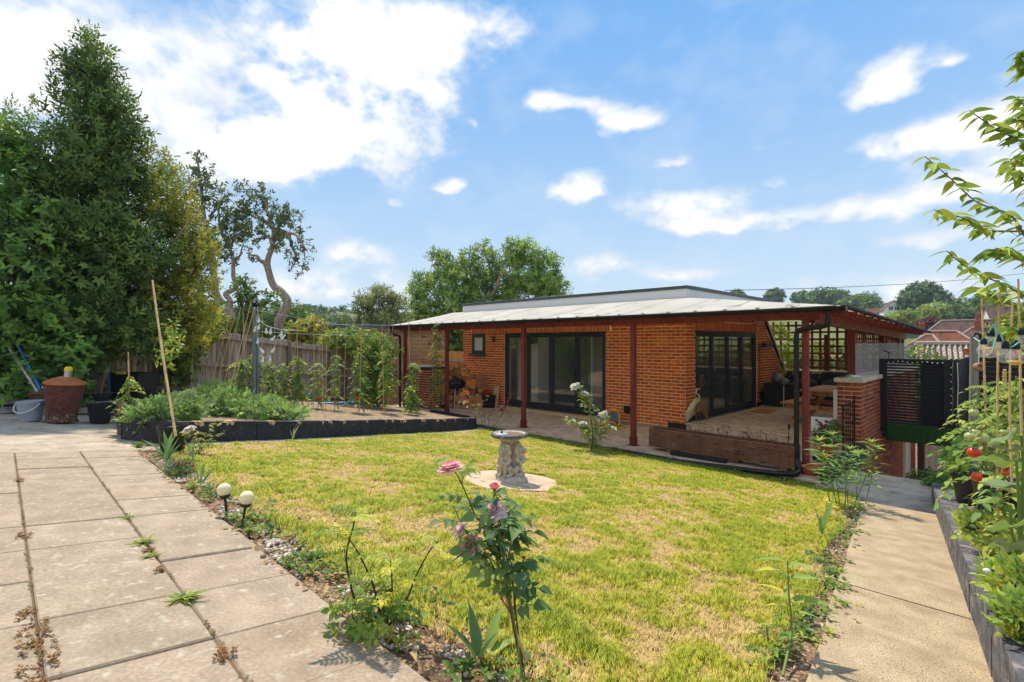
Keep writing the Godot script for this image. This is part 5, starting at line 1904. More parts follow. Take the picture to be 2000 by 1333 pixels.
	for q in [[[954, 640], [920, 570], [900, 500]], [[955, 630], [960, 560], [945, 480]], [[955, 620], [1000, 560], [1010, 490]], [[954, 650], [1040, 590], [1070, 530]], [[953, 650], [870, 600], [840, 540]], [[953, 660], [850, 640], [815, 590]], [[955, 600], [980, 540], [1040, 510]]]:
		var pts := []
		for p in q: pts.append(at(p[0], p[1], z + R(-1.2, 1.2)))
		limb(t, "limb", pts, 0.11, 0.02, bark, 6, 0.1)
	crown(t, "crown", twig("walnut_twig", 8, 0.19, 0.085, 0.34, 0.4, 1.1), lobes_at([[858, 505, 20, 16], [870, 530, 30, 26], [838, 545, 22, 20], [825, 580, 30, 34], [835, 620, 36, 34], [905, 510, 26, 24], [945, 492, 22, 28], [915, 550, 36, 30], [960, 530, 30, 26], [1000, 500, 28, 26], [1020, 492, 22, 20], [1045, 510, 24, 28], [1080, 510, 12, 12], [1070, 545, 28, 28], [1092, 570, 18, 26], [1030, 560, 40, 34], [980, 575, 46, 36], [900, 595, 46, 34], [1070, 595, 32, 26], [950, 610, 56, 26], [870, 640, 44, 22], [880, 565, 26, 22]], z, 1.1), 3700, [Color(0.15, 0.24, 0.045), Color(0.20, 0.28, 0.055), Color(0.10, 0.18, 0.04), Color(0.24, 0.30, 0.06)], 1.0, 0.02, 0.55, 0.5, "leaf_plain", 0.2)

func bush(called: String, label: String, px: float, rows: Array, z: float, n: int, cols: Array, size: float, group := "", gap := -0.05, key := "far_twig") -> void:
	var t := thing(called, label, "tree" if called.ends_with("tree") else "shrub", at(px, rows[-1][1] + rows[-1][3], z), group)
	var b := MB.new()
	var top: Vector3 = at(px, rows[0][1], z)
	var f := at(px, 700, z)
	f.y = minf(f.y, land(f.x, -f.z))
	var th := clampf((top.y - f.y) * 0.03, 0.03, 0.5)
	b.tube([f, f.lerp(top, 0.5) + jig(th), top], [th, th * 0.7, th * 0.2], 7)
	obj("trunk", b, mats["bark"], t)
	crown(t, "crown", twig(key, 8, 0.16, 0.09, 0.3, 0.3, 1.0) if key == "far_twig" else twig(key, 10, 0.14, 0.05, 0.3, 0.2, 0.8), lobes_at(rows, z, 1.0), n, cols, size, gap, 3.0 / z * 6.0 if z > 6 else 1.0, 0.45, "leaf_plain", 0.4)

func far_green() -> void:
	rng.seed = 131
	bush("willow_shrub", "tall feathery olive green shrub between the fence and the veranda roof", 740, [[740, 585, 26, 24], [715, 610, 30, 26], [770, 605, 26, 26], [690, 632, 24, 16], [750, 635, 60, 26], [705, 590, 12, 18], [775, 578, 10, 14], [740, 572, 10, 12]], 22.0, 1000, [Color(0.15, 0.17, 0.05), Color(0.19, 0.20, 0.055), Color(0.11, 0.135, 0.04)], 0.9, "", -0.05, "feather_twig")
	bush("golden_shrub", "golden yellow shrub beyond the fence left of the dark roofed shed", 600, [[605, 645, 24, 20], [580, 655, 20, 18], [625, 648, 16, 12], [600, 668, 30, 16]], 18.5, 420, [Color(0.40, 0.36, 0.04), Color(0.30, 0.30, 0.04), Color(0.22, 0.24, 0.04)], 0.8)
	bush("round_bush_tree", "rounded dark green tree behind the S-shaped trunk beyond the fence", 560, [[560, 618, 42, 22], [530, 632, 30, 22], [595, 635, 26, 20], [560, 650, 60, 22]], 34.0, 900, LEAF_MID, 1.3)
	bush("laurel_shrub", "bright green shrub row just behind the top of the grey fence", 450, [[440, 650, 34, 22], [405, 655, 26, 22], [480, 655, 30, 18], [520, 662, 24, 14], [430, 672, 50, 12]], 16.0, 800, LEAF_LIGHT + LEAF_MID, 0.9)
	bush("plum_shrub", "dark purple leaved shrub beside the S-shaped trunk behind the fence", 530, [[532, 662, 16, 10], [522, 668, 12, 8]], 16.4, 120, [Color(0.06, 0.025, 0.025), Color(0.09, 0.04, 0.03)], 0.8)
	bush("garden_tree", "dark green tree seen under the veranda roof left of the house wall", 885, [[885, 655, 34, 26], [850, 665, 30, 22], [890, 685, 40, 20], [820, 668, 22, 18]], 22.0, 900, LEAF_MID, 1.0)
	bush("shed_creeper_shrub", "yellow-green creeper on the fence in front of the shed wall", 690, [[680, 665, 30, 14], [655, 668, 22, 12], [715, 668, 26, 14]], 14.6, 420, LEAF_LIGHT, 0.7)
	# trees along the far hill on the left
	var left := [[617, 612, 16, 10, 210], [640, 618, 18, 10, 230], [665, 616, 16, 10, 240], [595, 614, 14, 12, 190], [585, 622, 12, 9, 200], [655, 628, 24, 8, 150], [625, 630, 22, 8, 140], [690, 622, 14, 8, 230], [420, 622, 26, 16, 120], [470, 616, 20, 12, 160], [500, 620, 18, 12, 170], [380, 616, 30, 16, 150]]
	for k in left.size():
		var q = left[k]
		bush("hill_tree", "small far tree on the left hill skyline, %s in the row" % NTH[k], q[0], [[q[0], q[1], q[2], q[3]], [q[0] - q[2] * 0.5, q[1] + 5, q[2] * 0.7, q[3] * 0.8], [q[0] + q[2] * 0.5, q[1] + 6, q[2] * 0.6, q[3] * 0.8]], q[4], 300, LEAF_DARK + LEAF_MID, q[4] / 30.0, "trees on the far left hill")
	for q in [[606, 600, 5, 18, 170, "slim"], [626, 604, 8, 16, 175, "broad"]]:
		bush("conifer_tree", "%s dark conifer standing out on the left skyline" % q[5], q[0], [[q[0], q[1], q[2] * 0.4, q[3] * 0.5], [q[0], q[1] + q[3] * 0.6, q[2], q[3] * 0.6], [q[0], q[1] + q[3] * 1.3, q[2] * 1.4, q[3] * 0.6]], q[4], 260, LEAF_DARK, 4.0)
	# the hill on the right
	bush("oak_tree", "big round domed dark green tree on the right hill beside the white house", 1803, [[1803, 580, 30, 22], [1785, 592, 26, 22], [1822, 590, 26, 22], [1803, 600, 42, 16], [1803, 572, 20, 16]], 130.0, 2300, [Color(0.085, 0.14, 0.045), Color(0.11, 0.17, 0.05), Color(0.06, 0.105, 0.04)], 4.2, "", -0.3)
	var right := [
		[1610, 580, 26, 10, 190, LEAF_MID, "flat topped tree on the right skyline left of the aerial"], [1638, 583, 12, 8, 190, LEAF_DARK, "dark tree right behind the television aerial"], [1690, 590, 22, 10, 170, LEAF_GREY, "grey-green tree between the aerial and the white house"], [1668, 596, 22, 10, 165, LEAF_MID, "low green trees left of the white house"], [1700, 602, 8, 9, 150, LEAF_DARK, "dark narrow tree touching the white house"],
		[1513, 578, 9, 6, 210, LEAF_DARK, "tiny dark tree alone above the veranda roof"], [1440, 579, 5, 3, 210, LEAF_DARK, "tiny bush just above the veranda roof edge"], [1565, 584, 12, 5, 200, LEAF_MID, "low green tree on the skyline left of the flat topped tree"], [1875, 600, 26, 12, 140, LEAF_MID, "green trees below the row of chimneys"], [1860, 612, 16, 18, 100, LEAF_DARK, "dark rounded tree right of the pale shrubs"],
		[1830, 612, 18, 16, 95, [Color(0.26, 0.30, 0.10), Color(0.20, 0.26, 0.08)], "pale yellow-green shrub below the big round tree"], [1808, 618, 14, 12, 92, LEAF_LIGHT, "bright green shrub left of the pale shrub"], [1765, 625, 26, 12, 85, LEAF_LIGHT, "light green shrub behind the end of the veranda roof"], [1910, 606, 26, 10, 120, LEAF_MID, "green tree right of the chimney row"], [1735, 632, 20, 8, 110, LEAF_LIGHT, "yellow-green hedge below the white house"], [1935, 590, 22, 14, 110, LEAF_MID, "green tree in front of the right hand houses"],
		[1890, 618, 22, 9, 105, LEAF_DARK, "dark hedge above the long brown roof"],
	]
	for q in right:
		bush("slope_tree", q[6], q[0], [[q[0], q[1], q[2], q[3]], [q[0] - q[2] * 0.5, q[1] + q[3] * 0.5, q[2] * 0.7, q[3] * 0.8], [q[0] + q[2] * 0.5, q[1] + q[3] * 0.6, q[2] * 0.7, q[3] * 0.8]], q[4], 420, q[5], q[4] / 30.0)
	bush("copper_beech_shrub", "dark red leaved shrub behind the end of the veranda roof", 1820, [[1820, 634, 22, 8], [1805, 638, 14, 7], [1838, 640, 14, 7]], 62.0, 420, [Color(0.06, 0.018, 0.022), Color(0.09, 0.03, 0.03)], 1.6)
	bush("edge_shrub", "yellow-green bush behind the bulbs at the right edge", 1965, [[1965, 660, 26, 30], [1945, 690, 20, 20], [1985, 640, 24, 24], [1990, 690, 26, 26]], 12.0, 420, LEAF_LIGHT, 0.6)

# ---------------------------------------------------------------- the bird bath: lions by a distance field
func smin(a: float, b: float, k: float) -> float:
	var h := clampf(0.5 + 0.5 * (b - a) / k, 0.0, 1.0)
	return lerpf(b, a, h) - k * h * (1.0 - h)

# bodies: [centre a, centre b, radius a, radius b, blend]; a surface net over their smooth union
func field_mesh(caps: Array, dents: Array, lo: Vector3, hi: Vector3, cell: float, col: Color) -> MB:
	var nx := int((hi.x - lo.x) / cell) + 1
	var ny := int((hi.y - lo.y) / cell) + 1
	var nz := int((hi.z - lo.z) / cell) + 1
	var f := PackedFloat32Array()
	f.resize(nx * ny * nz)
	f.fill(1.0)
	for q in caps:
		var a: Vector3 = q[0]
		var d: Vector3 = q[1] - a
		var dd := maxf(d.length_squared(), 1e-9)
		var ra: float = q[2]
		var rb: float = q[3]
		var kb: float = q[4]
		var m := maxf(ra, rb) + kb + cell * 2.0
		var b0 := (a.min(q[1]) - Vector3.ONE * m - lo) / cell
		var b1 := (a.max(q[1]) + Vector3.ONE * m - lo) / cell
		for i in range(maxi(0, int(b0.x)), mini(nx, int(b1.x) + 2)):
			for j in range(maxi(0, int(b0.y)), mini(ny, int(b1.y) + 2)):
				for k in range(maxi(0, int(b0.z)), mini(nz, int(b1.z) + 2)):
					var p := lo + Vector3(i, j, k) * cell
					var t := clampf((p - a).dot(d) / dd, 0.0, 1.0)
					var v := p.distance_to(a + d * t) - lerpf(ra, rb, t)
					var id := (i * ny + j) * nz + k
					f[id] = smin(f[id], v, kb)
	for q in dents:
		var a: Vector3 = q[0]
		var r: float = q[1]
		var b0 := (a - Vector3.ONE * (r + 0.02) - lo) / cell
		var b1 := (a + Vector3.ONE * (r + 0.02) - lo) / cell
		for i in range(maxi(0, int(b0.x)), mini(nx, int(b1.x) + 2)):
			for j in range(maxi(0, int(b0.y)), mini(ny, int(b1.y) + 2)):
				for k in range(maxi(0, int(b0.z)), mini(nz, int(b1.z) + 2)):
					var p := lo + Vector3(i, j, k) * cell
					var id := (i * ny + j) * nz + k
					f[id] = -smin(-f[id], p.distance_to(a) - r, 0.006)
	var mb := MB.new()
	var at_ := {}
	for i in nx - 1:
		for j in ny - 1:
			for k in nz - 1:
				var s := Vector3.ZERO
				var n := 0
				var base := (i * ny + j) * nz + k
				var c := [f[base], f[base + 1], f[base + nz], f[base + nz + 1], f[base + ny * nz], f[base + ny * nz + 1], f[base + ny * nz + nz], f[base + ny * nz + nz + 1]]
				var neg := 0
				for q in c: if q < 0.0: neg += 1
				if neg == 0 or neg == 8: continue
				for e in [[0, 1], [2, 3], [4, 5], [6, 7], [0, 2], [1, 3], [4, 6], [5, 7], [0, 4], [1, 5], [2, 6], [3, 7]]:
					var va: float = c[e[0]]
					var vb: float = c[e[1]]
					if (va < 0.0) != (vb < 0.0):
						var t := va / (va - vb)
						var pa := Vector3((e[0] >> 2) & 1, (e[0] >> 1) & 1, e[0] & 1)
						var pb := Vector3((e[1] >> 2) & 1, (e[1] >> 1) & 1, e[1] & 1)
						s += pa.lerp(pb, t)
						n += 1
				at_[base] = mb.v.size()
				mb.v.append(lo + (Vector3(i, j, k) + s / n) * cell)
				var g := Vector3(c[4] + c[5] + c[6] + c[7] - c[0] - c[1] - c[2] - c[3], c[2] + c[3] + c[6] + c[7] - c[0] - c[1] - c[4] - c[5], c[1] + c[3] + c[5] + c[7] - c[0] - c[2] - c[4] - c[6])
				mb.n.append(g.normalized())
				mb.c.append(col)
	var st := [ny * nz, nz, 1]
	for id in at_:
		for ax in 3:
			var s0: int = st[ax]
			var s1: int = st[(ax + 1) % 3]
			var s2: int = st[(ax + 2) % 3]
			if f[id] < 0.0 == (f[id + s0] < 0.0): continue
			if not (at_.has(id - s1) and at_.has(id - s2) and at_.has(id - s1 - s2)): continue
			var a: int = at_[id]
			var b: int = at_[id - s1]
			var c: int = at_[id - s1 - s2]
			var d: int = at_[id - s2]
			if f[id] < 0.0: mb.i.append_array([a, c, b, a, d, c])
			else: mb.i.append_array([a, b, c, a, c, d])
	return mb

func bird_bath() -> void:
	rng.seed = 141
	var o := G(-4.06, 4.02, 0.012)
	var t := thing("bird_bath", "stone bird bath with a round basin carried by seated lions, on the round pad", "bird bath", o)
	var stone := rough_up(laid(mat("cast_stone", Color.WHITE, 0.92), tex("cast_stone", 512, 171, Color8(166, 152, 132), Color8(200, 188, 168), 0.018, 0.14, 0.10, Color8(122, 108, 90), 0.03, 0.66, 0.2), Vector3(2.4, 2.4, 2.4)), bump("grit", 9, 0.09), 0.12)
	var b := MB.new()
	b.lathe(o, [Vector2(0.0, -0.01), Vector2(0.195, -0.01), Vector2(0.205, 0.0), Vector2(0.205, 0.022), Vector2(0.19, 0.032), Vector2(0.172, 0.04), Vector2(0.168, 0.055), Vector2(0.15, 0.068), Vector2(0.0, 0.07)], 40)
	obj("plinth", b, stone, t)
	# one seated lion, facing +z, its back to the axis, holding a shield before its chest
	var caps := [
		[Vector3(0, 0.10, 0.03), Vector3(0, 0.26, 0.05), 0.052, 0.046, 0.02],           # body
		[Vector3(0, 0.24, 0.066), Vector3(0, 0.285, 0.07), 0.044, 0.042, 0.016],        # chest
		[Vector3(0, 0.345, 0.08), Vector3(0, 0.36, 0.085), 0.043, 0.040, 0.012],        # head
		[Vector3(0, 0.338, 0.115), Vector3(0, 0.335, 0.145), 0.025, 0.021, 0.008],      # muzzle
		[Vector3(0, 0.366, 0.112), Vector3(0, 0.346, 0.152), 0.012, 0.012, 0.005],      # nose
		[Vector3(0, 0.312, 0.112), Vector3(0, 0.308, 0.135), 0.017, 0.013, 0.005],      # chin
		[Vector3(0, 0.255, 0.118), Vector3(0, 0.205, 0.120), 0.030, 0.018, 0.005],      # shield
		[Vector3(0, 0.36, 0.04), Vector3(0, 0.24, 0.012), 0.05, 0.05, 0.014],           # the mane behind
		[Vector3(0, 0.41, 0.06), Vector3(0, 0.40, 0.035), 0.026, 0.03, 0.01],           # its crest
	]
	for s in [-1.0, 1.0]:
		caps += [
			[Vector3(s * 0.052, 0.375, 0.055), Vector3(s * 0.062, 0.325, 0.055), 0.022, 0.024, 0.006],
			[Vector3(s * 0.060, 0.315, 0.062), Vector3(s * 0.052, 0.262, 0.066), 0.022, 0.018, 0.006],
			[Vector3(s * 0.036, 0.305, 0.092), Vector3(s * 0.038, 0.262, 0.092), 0.017, 0.013, 0.005],
			[Vector3(s * 0.030, 0.408, 0.07), Vector3(s * 0.050, 0.40, 0.055), 0.016, 0.016, 0.005],
			[Vector3(s * 0.040, 0.395, 0.076), Vector3(s * 0.046, 0.410, 0.07), 0.012, 0.008, 0.003],     # ears
			[Vector3(s * 0.012, 0.372, 0.118), Vector3(s * 0.030, 0.374, 0.108), 0.009, 0.009, 0.003],    # brows
			[Vector3(s * 0.012, 0.332, 0.140), Vector3(s * 0.022, 0.328, 0.128), 0.013, 0.012, 0.004],    # jowls
			[Vector3(s * 0.060, 0.245, 0.055), Vector3(s * 0.058, 0.205, 0.095), 0.026, 0.019, 0.006],    # upper arm
			[Vector3(s * 0.058, 0.205, 0.095), Vector3(s * 0.020, 0.235, 0.138), 0.019, 0.016, 0.005],    # paw on the shield
			[Vector3(s * 0.030, 0.19, 0.085), Vector3(s * 0.031, 0.085, 0.095), 0.020, 0.016, 0.006],     # fore leg
			[Vector3(s * 0.031, 0.080, 0.10), Vector3(s * 0.033, 0.078, 0.128), 0.020, 0.017, 0.005],     # fore paw
			[Vector3(s * 0.072, 0.120, 0.038), Vector3(s * 0.076, 0.150, 0.062), 0.040, 0.032, 0.007],    # haunch
			[Vector3(s * 0.080, 0.082, 0.045), Vector3(s * 0.074, 0.078, 0.112), 0.021, 0.018, 0.005],    # hind paw
		]
	var dents := [[Vector3(-0.021, 0.358, 0.127), 0.007], [Vector3(0.021, 0.358, 0.127), 0.007], [Vector3(0, 0.322, 0.156), 0.007], [Vector3(0.013, 0.32, 0.150), 0.006], [Vector3(-0.013, 0.32, 0.150), 0.006]]
	var lion := field_mesh(caps, dents, Vector3(-0.13, 0.04, -0.06), Vector3(0.13, 0.46, 0.19), 0.0048, Color.WHITE)
	var lm := lion.mesh()
	for k in 3:
		var a: float = [deg_to_rad(45 - 34), deg_to_rad(45 + 82), deg_to_rad(45 + 205)][k]
		put("lion", lm, Transform3D(Basis(Vector3.UP, a) * Basis.from_scale(Vector3(0.98, 1.0, 0.98)), o + Basis(Vector3.UP, a) * Vector3(0, 0, 0.035)), stone, t)
	b = MB.new()
	b.lathe(o, [Vector2(0.075, 0.06), Vector2(0.055, 0.11), Vector2(0.045, 0.2), Vector2(0.045, 0.34), Vector2(0.06, 0.41), Vector2(0.1, 0.44)], 20)
	obj("column", b, stone, t)
	b = MB.new()
	b.lathe(o, [Vector2(0.08, 0.415), Vector2(0.10, 0.445), Vector2(0.14, 0.468), Vector2(0.19, 0.482), Vector2(0.200, 0.49)], 40)
	b.lathe(o, [Vector2(0.178, 0.524), Vector2(0.165, 0.512), Vector2(0.10, 0.497), Vector2(0.0, 0.493)], 40)
	var bowl := obj("basin", b, stone, t)
	b = MB.new()
	b.lathe(o, [Vector2(0.200, 0.488), Vector2(0.207, 0.494), Vector2(0.211, 0.507), Vector2(0.207, 0.520), Vector2(0.196, 0.527), Vector2(0.184, 0.527), Vector2(0.178, 0.522)], 40)
	obj("rim", b, rough_up(laid(mat("slate_rim", Color.WHITE, 0.8), tex("slate_rim", 256, 172, Color8(74, 74, 78), Color8(112, 112, 116), 0.03, 0.14, 0.2, Color8(150, 146, 138), 0.03, 0.68, 0.12), Vector3(3, 3, 3)), bump("grit", 9, 0.09), 0.1), bowl)
	b = MB.new()
	b.lathe(o, [Vector2(0.172, 0.514), Vector2(0.0, 0.5142)], 40)
	var wt := mat("water", Color(0.56, 0.42, 0.3, 0.35), 0.04)
	wt.transparency = BaseMaterial3D.TRANSPARENCY_ALPHA
	wt.metallic_specular = 0.5
	obj("water", b, wt, bowl)
	t = thing("solar_fountain", "small round grey solar fountain float in the bird bath basin", "fountain", o + Vector3(0, 0.515, 0))
	b = MB.new()
	var fo := o + Basis(Vector3.UP, PI / 4) * Vector3(-0.085, 0.0, 0.02)
	b.lathe(fo, [Vector2(0.0, 0.508), Vector2(0.066, 0.508), Vector2(0.07, 0.517), Vector2(0.064, 0.524), Vector2(0.0, 0.526)], 24)
	obj("float", b, mat("pale_grey", Color8(176, 180, 184), 0.3), t)
	b = MB.new()
	b.lathe(fo, [Vector2(0.012, 0.525), Vector2(0.011, 0.54), Vector2(0.006, 0.552), Vector2(0.0, 0.553)], 12)
	obj("nozzle", b, mats["black_plastic"], t)

# ---------------------------------------------------------------- flowers of the border
func rose_head(parent: Node3D, p: Vector3, dir: Vector3, r: float, inner: Color, outer: Color, full := true) -> void:
	var b := MB.new()
	var bs := spin(dir, R(0, TAU))
	var rings := [[5, 0.25, 1.0, 0.22], [6, 0.45, 0.95, 0.42], [8, 0.65, 0.8, 0.62], [9, 0.85, 0.6, 0.85], [9, 1.0, 0.30, 1.05], [7, 1.0, -0.05, 1.0]] if full else [[4, 0.35, 0.95, 0.2], [5, 0.6, 0.85, 0.35], [5, 0.75, 0.75, 0.5]]
	for q in rings.size():
		var n: int = rings[q][0]
		for k in n:
			var a := TAU * (k + 0.5 * (q % 2)) / n + R(-0.15, 0.15)
			var rad := Vector3(cos(a), 0, sin(a))
			var lift: float = rings[q][2]
			var d: Vector3 = (rad * float(rings[q][3]) + Vector3.UP * lift).normalized()
			var l: float = r * (0.75 + 0.35 * rings[q][1]) * R(0.9, 1.1)
			b.col = inner.lerp(outer, clampf(rings[q][1] + R(-0.15, 0.15), 0, 1))
			# a cupped petal with a rounded rim
			var side := Vector3(-sin(a), 0, cos(a))
			var k0 := b.v.size()
			for j in 5:
				var tt := j / 4.0
				var wd: float = l * 0.52 * sin(PI * clampf(0.12 + tt * 0.74, 0, 1))
				var mid: Vector3 = rad * r * 0.12 + d * l * tt + rad * l * 0.22 * tt * tt * (0.4 + rings[q][1]) + Vector3.UP * (-0.12 * l * tt * tt * rings[q][1])
				for s in [-1.0, -0.5, 0.0, 0.5, 1.0]:
					var cup: float = -s * s * 0.30 * wd
					b.v.append(p + bs * (mid + side * wd * s + rad * cup + Vector3.UP * (0.10 * wd * s * s * (1.0 if j < 4 else -0.5))))
					b.n.append((bs * (d.cross(side).normalized() * -1.0 + side * s * 0.4)).normalized())
					b.c.append(b.col * (1.0 if j > 1 else 0.95))
			for j in 4:
				for s in 4:
					var e := k0 + j * 5 + s
					b.i.append_array([e, e + 6, e + 1, e, e + 5, e + 6])
	var fl := obj("flower", b, mats["petal"], parent)
	var c := MB.new()
	c.col = Color(0.09, 0.15, 0.04)
	c.ball(p - dir * r * 0.08, Vector3(r * 0.2, r * 0.22, r * 0.2), 8, 6)
	for k in 5:
		var a := TAU * k / 5
		c.leaf(p, (bs * Vector3(cos(a), -0.35, sin(a))).normalized(), dir, r * 0.6, r * 0.16, 0.5, 0.1, 2)
	obj("calyx", c, mats["leaf_plain"], fl)

func leaves_along(parent: Node3D, line: Array, m: Mesh, n: int, size: float, cols: Array, from := 0.1, called := "leaf", key := "leaf_plain", rise := 0.35) -> void:   # each leaf a part
	for k in n:
		var f := from + (1.0 - from) * (k + R(0.2, 0.8)) / n
		var x := f * (line.size() - 1)
		var i := mini(int(x), line.size() - 2)
		var p: Vector3 = line[i].lerp(line[i + 1], x - i)
		var a := k * 2.4 + R(-0.5, 0.5)
		var d := Vector3(cos(a), rise + R(-0.25, 0.3), sin(a))
		var c: Color = cols[rng.randi() % cols.size()]
		put(called, m, Transform3D(leaf_basis(d, size * R(0.7, 1.2)) * Basis(Vector3.UP, R(-0.9, 0.9)), p), tint(c, key), parent)

func tint(c: Color, key: String) -> StandardMaterial3D:      # a leaf material of one tone, shared
	var k := "%s_%s" % [key, c.to_html(false)]
	if mats.has(k): return mats[k]
	var m: StandardMaterial3D = mats[key].duplicate()
	m.resource_name = k
	m.albedo_color = (c * GAIN).linear_to_srgb()
	mats[k] = m
	return m

func rose_leaf() -> ArrayMesh:      # five leaflets on a stalk
	if shapes.has("rose_leaf"): return shapes["rose_leaf"]
	var b := MB.new()
	b.tube([Vector3.ZERO, Vector3(0, 0.05, 0.0), Vector3(0, 0.085, 0.012)], [0.0016, 0.0012, 0.001], 4, false)
	for q in [[0.03, 1.0], [0.03, -1.0], [0.06, 1.0], [0.06, -1.0]]:
		b.leaf(Vector3(0, q[0], 0.003), Vector3(q[1], 0.45, 0.1).normalized(), Vector3(0, 0.1, -1), 0.042, 0.028, 0.4, 0.42, 4)
	b.leaf(Vector3(0, 0.085, 0.012), Vector3(0, 1, 0.3).normalized(), Vector3(0, 0.3, -1), 0.055, 0.036, 0.4, 0.42, 4)
	shapes["rose_leaf"] = b.mesh()
	return shapes["rose_leaf"]

const ROSE_LEAF := [Color(0.075, 0.135, 0.05), Color(0.10, 0.17, 0.05), Color(0.15, 0.21, 0.05), Color(0.055, 0.105, 0.045)]

func roses() -> void:
	rng.seed = 151
	# the pink rose in front
	var foot := gp(1022, 1322)
	var z := depth(foot)
	var t := thing("pink_rose_bush", "tall pink rose with six blooms tied to a cane in the foreground", "rose bush", foot)
	var sp := func(x, y, dz := 0.0): return at(x, y, z + dz)
	var stems := [
		[[1022, 1322], [1000, 1210], [985, 1120], [962, 1050], [930, 1010], [915, 975], [893, 928], [880, 915]],
		[[1020, 1320], [1002, 1200], [985, 1110], [975, 1040], [972, 1000], [967, 960]],
		[[1024, 1320], [1010, 1220], [1000, 1130], [985, 1070], [980, 1030], [966, 995]],
		[[1000, 1190], [985, 1130], [955, 1085], [925, 1055], [908, 1035], [885, 988]],
		[[985, 1110], [962, 1080], [940, 1062], [922, 1060]],
		[[1005, 1200], [1000, 1110], [985, 1050], [990, 1010]],
		[[1003, 1190], [1012, 1140], [1020, 1100], [1023, 1092]],
		[[990, 1120], [998, 1060], [1000, 1025], [1012, 1008]],
		[[1010, 1215], [975, 1160], [965, 1110], [955, 1090]],
	]
	for k in stems.size():
		var pts := []
		for q in stems[k]: pts.append(sp.call(q[0], q[1], R(-0.05, 0.05)))
		var line := limb(t, "stem", pts, 0.0042 if k < 3 else 0.003, 0.002, mats["stem_green"] if k % 2 else mats["stem_brown"], 6, 0.0, 3)
		leaves_along(t, line, rose_leaf(), [10, 9, 10, 8, 4, 5, 4, 5, 5][k], 1.12, ROSE_LEAF, 0.25)
	var pink_in := Color(0.94, 0.36, 0.36)
	var pink_out := Color(0.97, 0.72, 0.70)
	var pale_in := Color(0.94, 0.62, 0.66)
	var pale_out := Color(0.96, 0.82, 0.84)
	rose_head(t, sp.call(880, 918), Vector3(-0.2, 1, 0.1).normalized(), 0.036, pink_in, pink_out)
	rose_head(t, sp.call(966, 957), Vector3(0.1, 1, 0.1).normalized(), 0.024, Color(0.88, 0.16, 0.22), Color(0.92, 0.34, 0.38), false)
	rose_head(t, sp.call(966, 1000), Vector3(0.1, 0.8, 0.5).normalized(), 0.034, pale_in, pale_out)
	rose_head(t, sp.call(902, 1036), Vector3(-0.6, 0.5, 0.5).normalized(), 0.030, pale_in, pale_out)
	rose_head(t, sp.call(921, 1066), Vector3(-0.1, 0.6, 0.7).normalized(), 0.034, Color(0.94, 0.46, 0.48), Color(0.96, 0.68, 0.70))
	rose_head(t, sp.call(950, 1098), Vector3(0.1, 0.2, 0.9).normalized(), 0.020, Color(0.45, 0.16, 0.24), Color(0.55, 0.28, 0.34), false)
	rose_head(t, sp.call(1023, 1092), Vector3(0, 1, 0), 0.010, Color(0.8, 0.08, 0.1), Color(0.8, 0.15, 0.12), false)
	cane(sp.call(1027, 1290, 0.02), sp.call(961, 1048, 0.03), 0.0055, "weathered thin cane leaning inside the pink rose bush", "")
	# broad dock-like leaves at its foot
	t = thing("dock_plant", "clump of long broad green leaves at the foot of the pink rose", "plant", gp(925, 1300))
	for q in [[930, 1290, 905, 1230, 0.17], [925, 1295, 895, 1290, 0.15], [938, 1290, 960, 1225, 0.18], [935, 1285, 925, 1200, 0.2], [945, 1292, 985, 1285, 0.16], [950, 1280, 968, 1205, 0.2], [915, 1295, 880, 1310, 0.13], [940, 1295, 1000, 1315, 0.16], [928, 1280, 888, 1215, 0.17], [948, 1285, 1000, 1240, 0.18]]:
		var a := gp(q[0], q[1])
		var d := (at(q[2], q[3], depth(a) + R(-0.1, 0.1)) - a)
		put("leaf", single("dock_leaf", 1.0, 0.24, 0.22, 0.25, 5), Transform3D(leaf_basis(d, q[4]), a), tint(ROSE_LEAF[rng.randi() % 4] * 1.15, "leaf_plain"), t)
	# white rose by the patio edge
	foot = gp(1155, 883)
	z = depth(foot)
	t = thing("white_rose_bush", "white rose bush in bloom at the patio edge left of the black drainpipe", "rose bush", foot)
	stems = [[[1156, 884], [1158, 850], [1152, 810], [1145, 780], [1135, 765], [1125, 757]], [[1156, 884], [1150, 855], [1138, 835], [1120, 825], [1105, 820]], [[1156, 884], [1165, 850], [1172, 830], [1178, 812]], [[1156, 884], [1170, 855], [1185, 838], [1196, 834]], [[1155, 884], [1145, 850], [1140, 840], [1138, 828]], [[1157, 884], [1160, 860], [1163, 830], [1160, 800]], [[1150, 800], [1142, 775], [1141, 772]]]
	for k in stems.size():
		var pts := []
		for q in stems[k]: pts.append(at(q[0], q[1], z + R(-0.15, 0.15)))
		var line := limb(t, "stem", pts, 0.012 if k < 4 else 0.007, 0.004, mats["stem_green"] if k else mats["stem_brown"], 6, 0.0, 3)
		leaves_along(t, line, rose_leaf(), 17, 1.2, ROSE_LEAF + LEAF_LIGHT, 0.2)
	for q in [[1124, 756, 0.055], [1129, 751, 0.03], [1141, 770, 0.048], [1117, 825, 0.045], [1139, 829, 0.048], [1178, 811, 0.05], [1182, 807, 0.038], [1176, 822, 0.042], [1189, 832, 0.034], [1196, 837, 0.034], [1107, 817, 0.03], [1144, 798, 0.028], [1137, 795, 0.026]]:
		rose_head(t, at(q[0], q[1], z + R(-0.1, 0.05)), Vector3(R(-0.5, 0.3), 1, R(0, 0.5)).normalized(), q[2] * 1.2, Color(0.82, 0.80, 0.66), Color(0.86, 0.86, 0.82), q[2] > 0.04)
	cane(at(1152, 880, z), at(1152, 779, z), 0.008, "short grey stake inside the white rose bush", "")
	# fallen petals beside it, far too many to count
	var pet := MB.new()
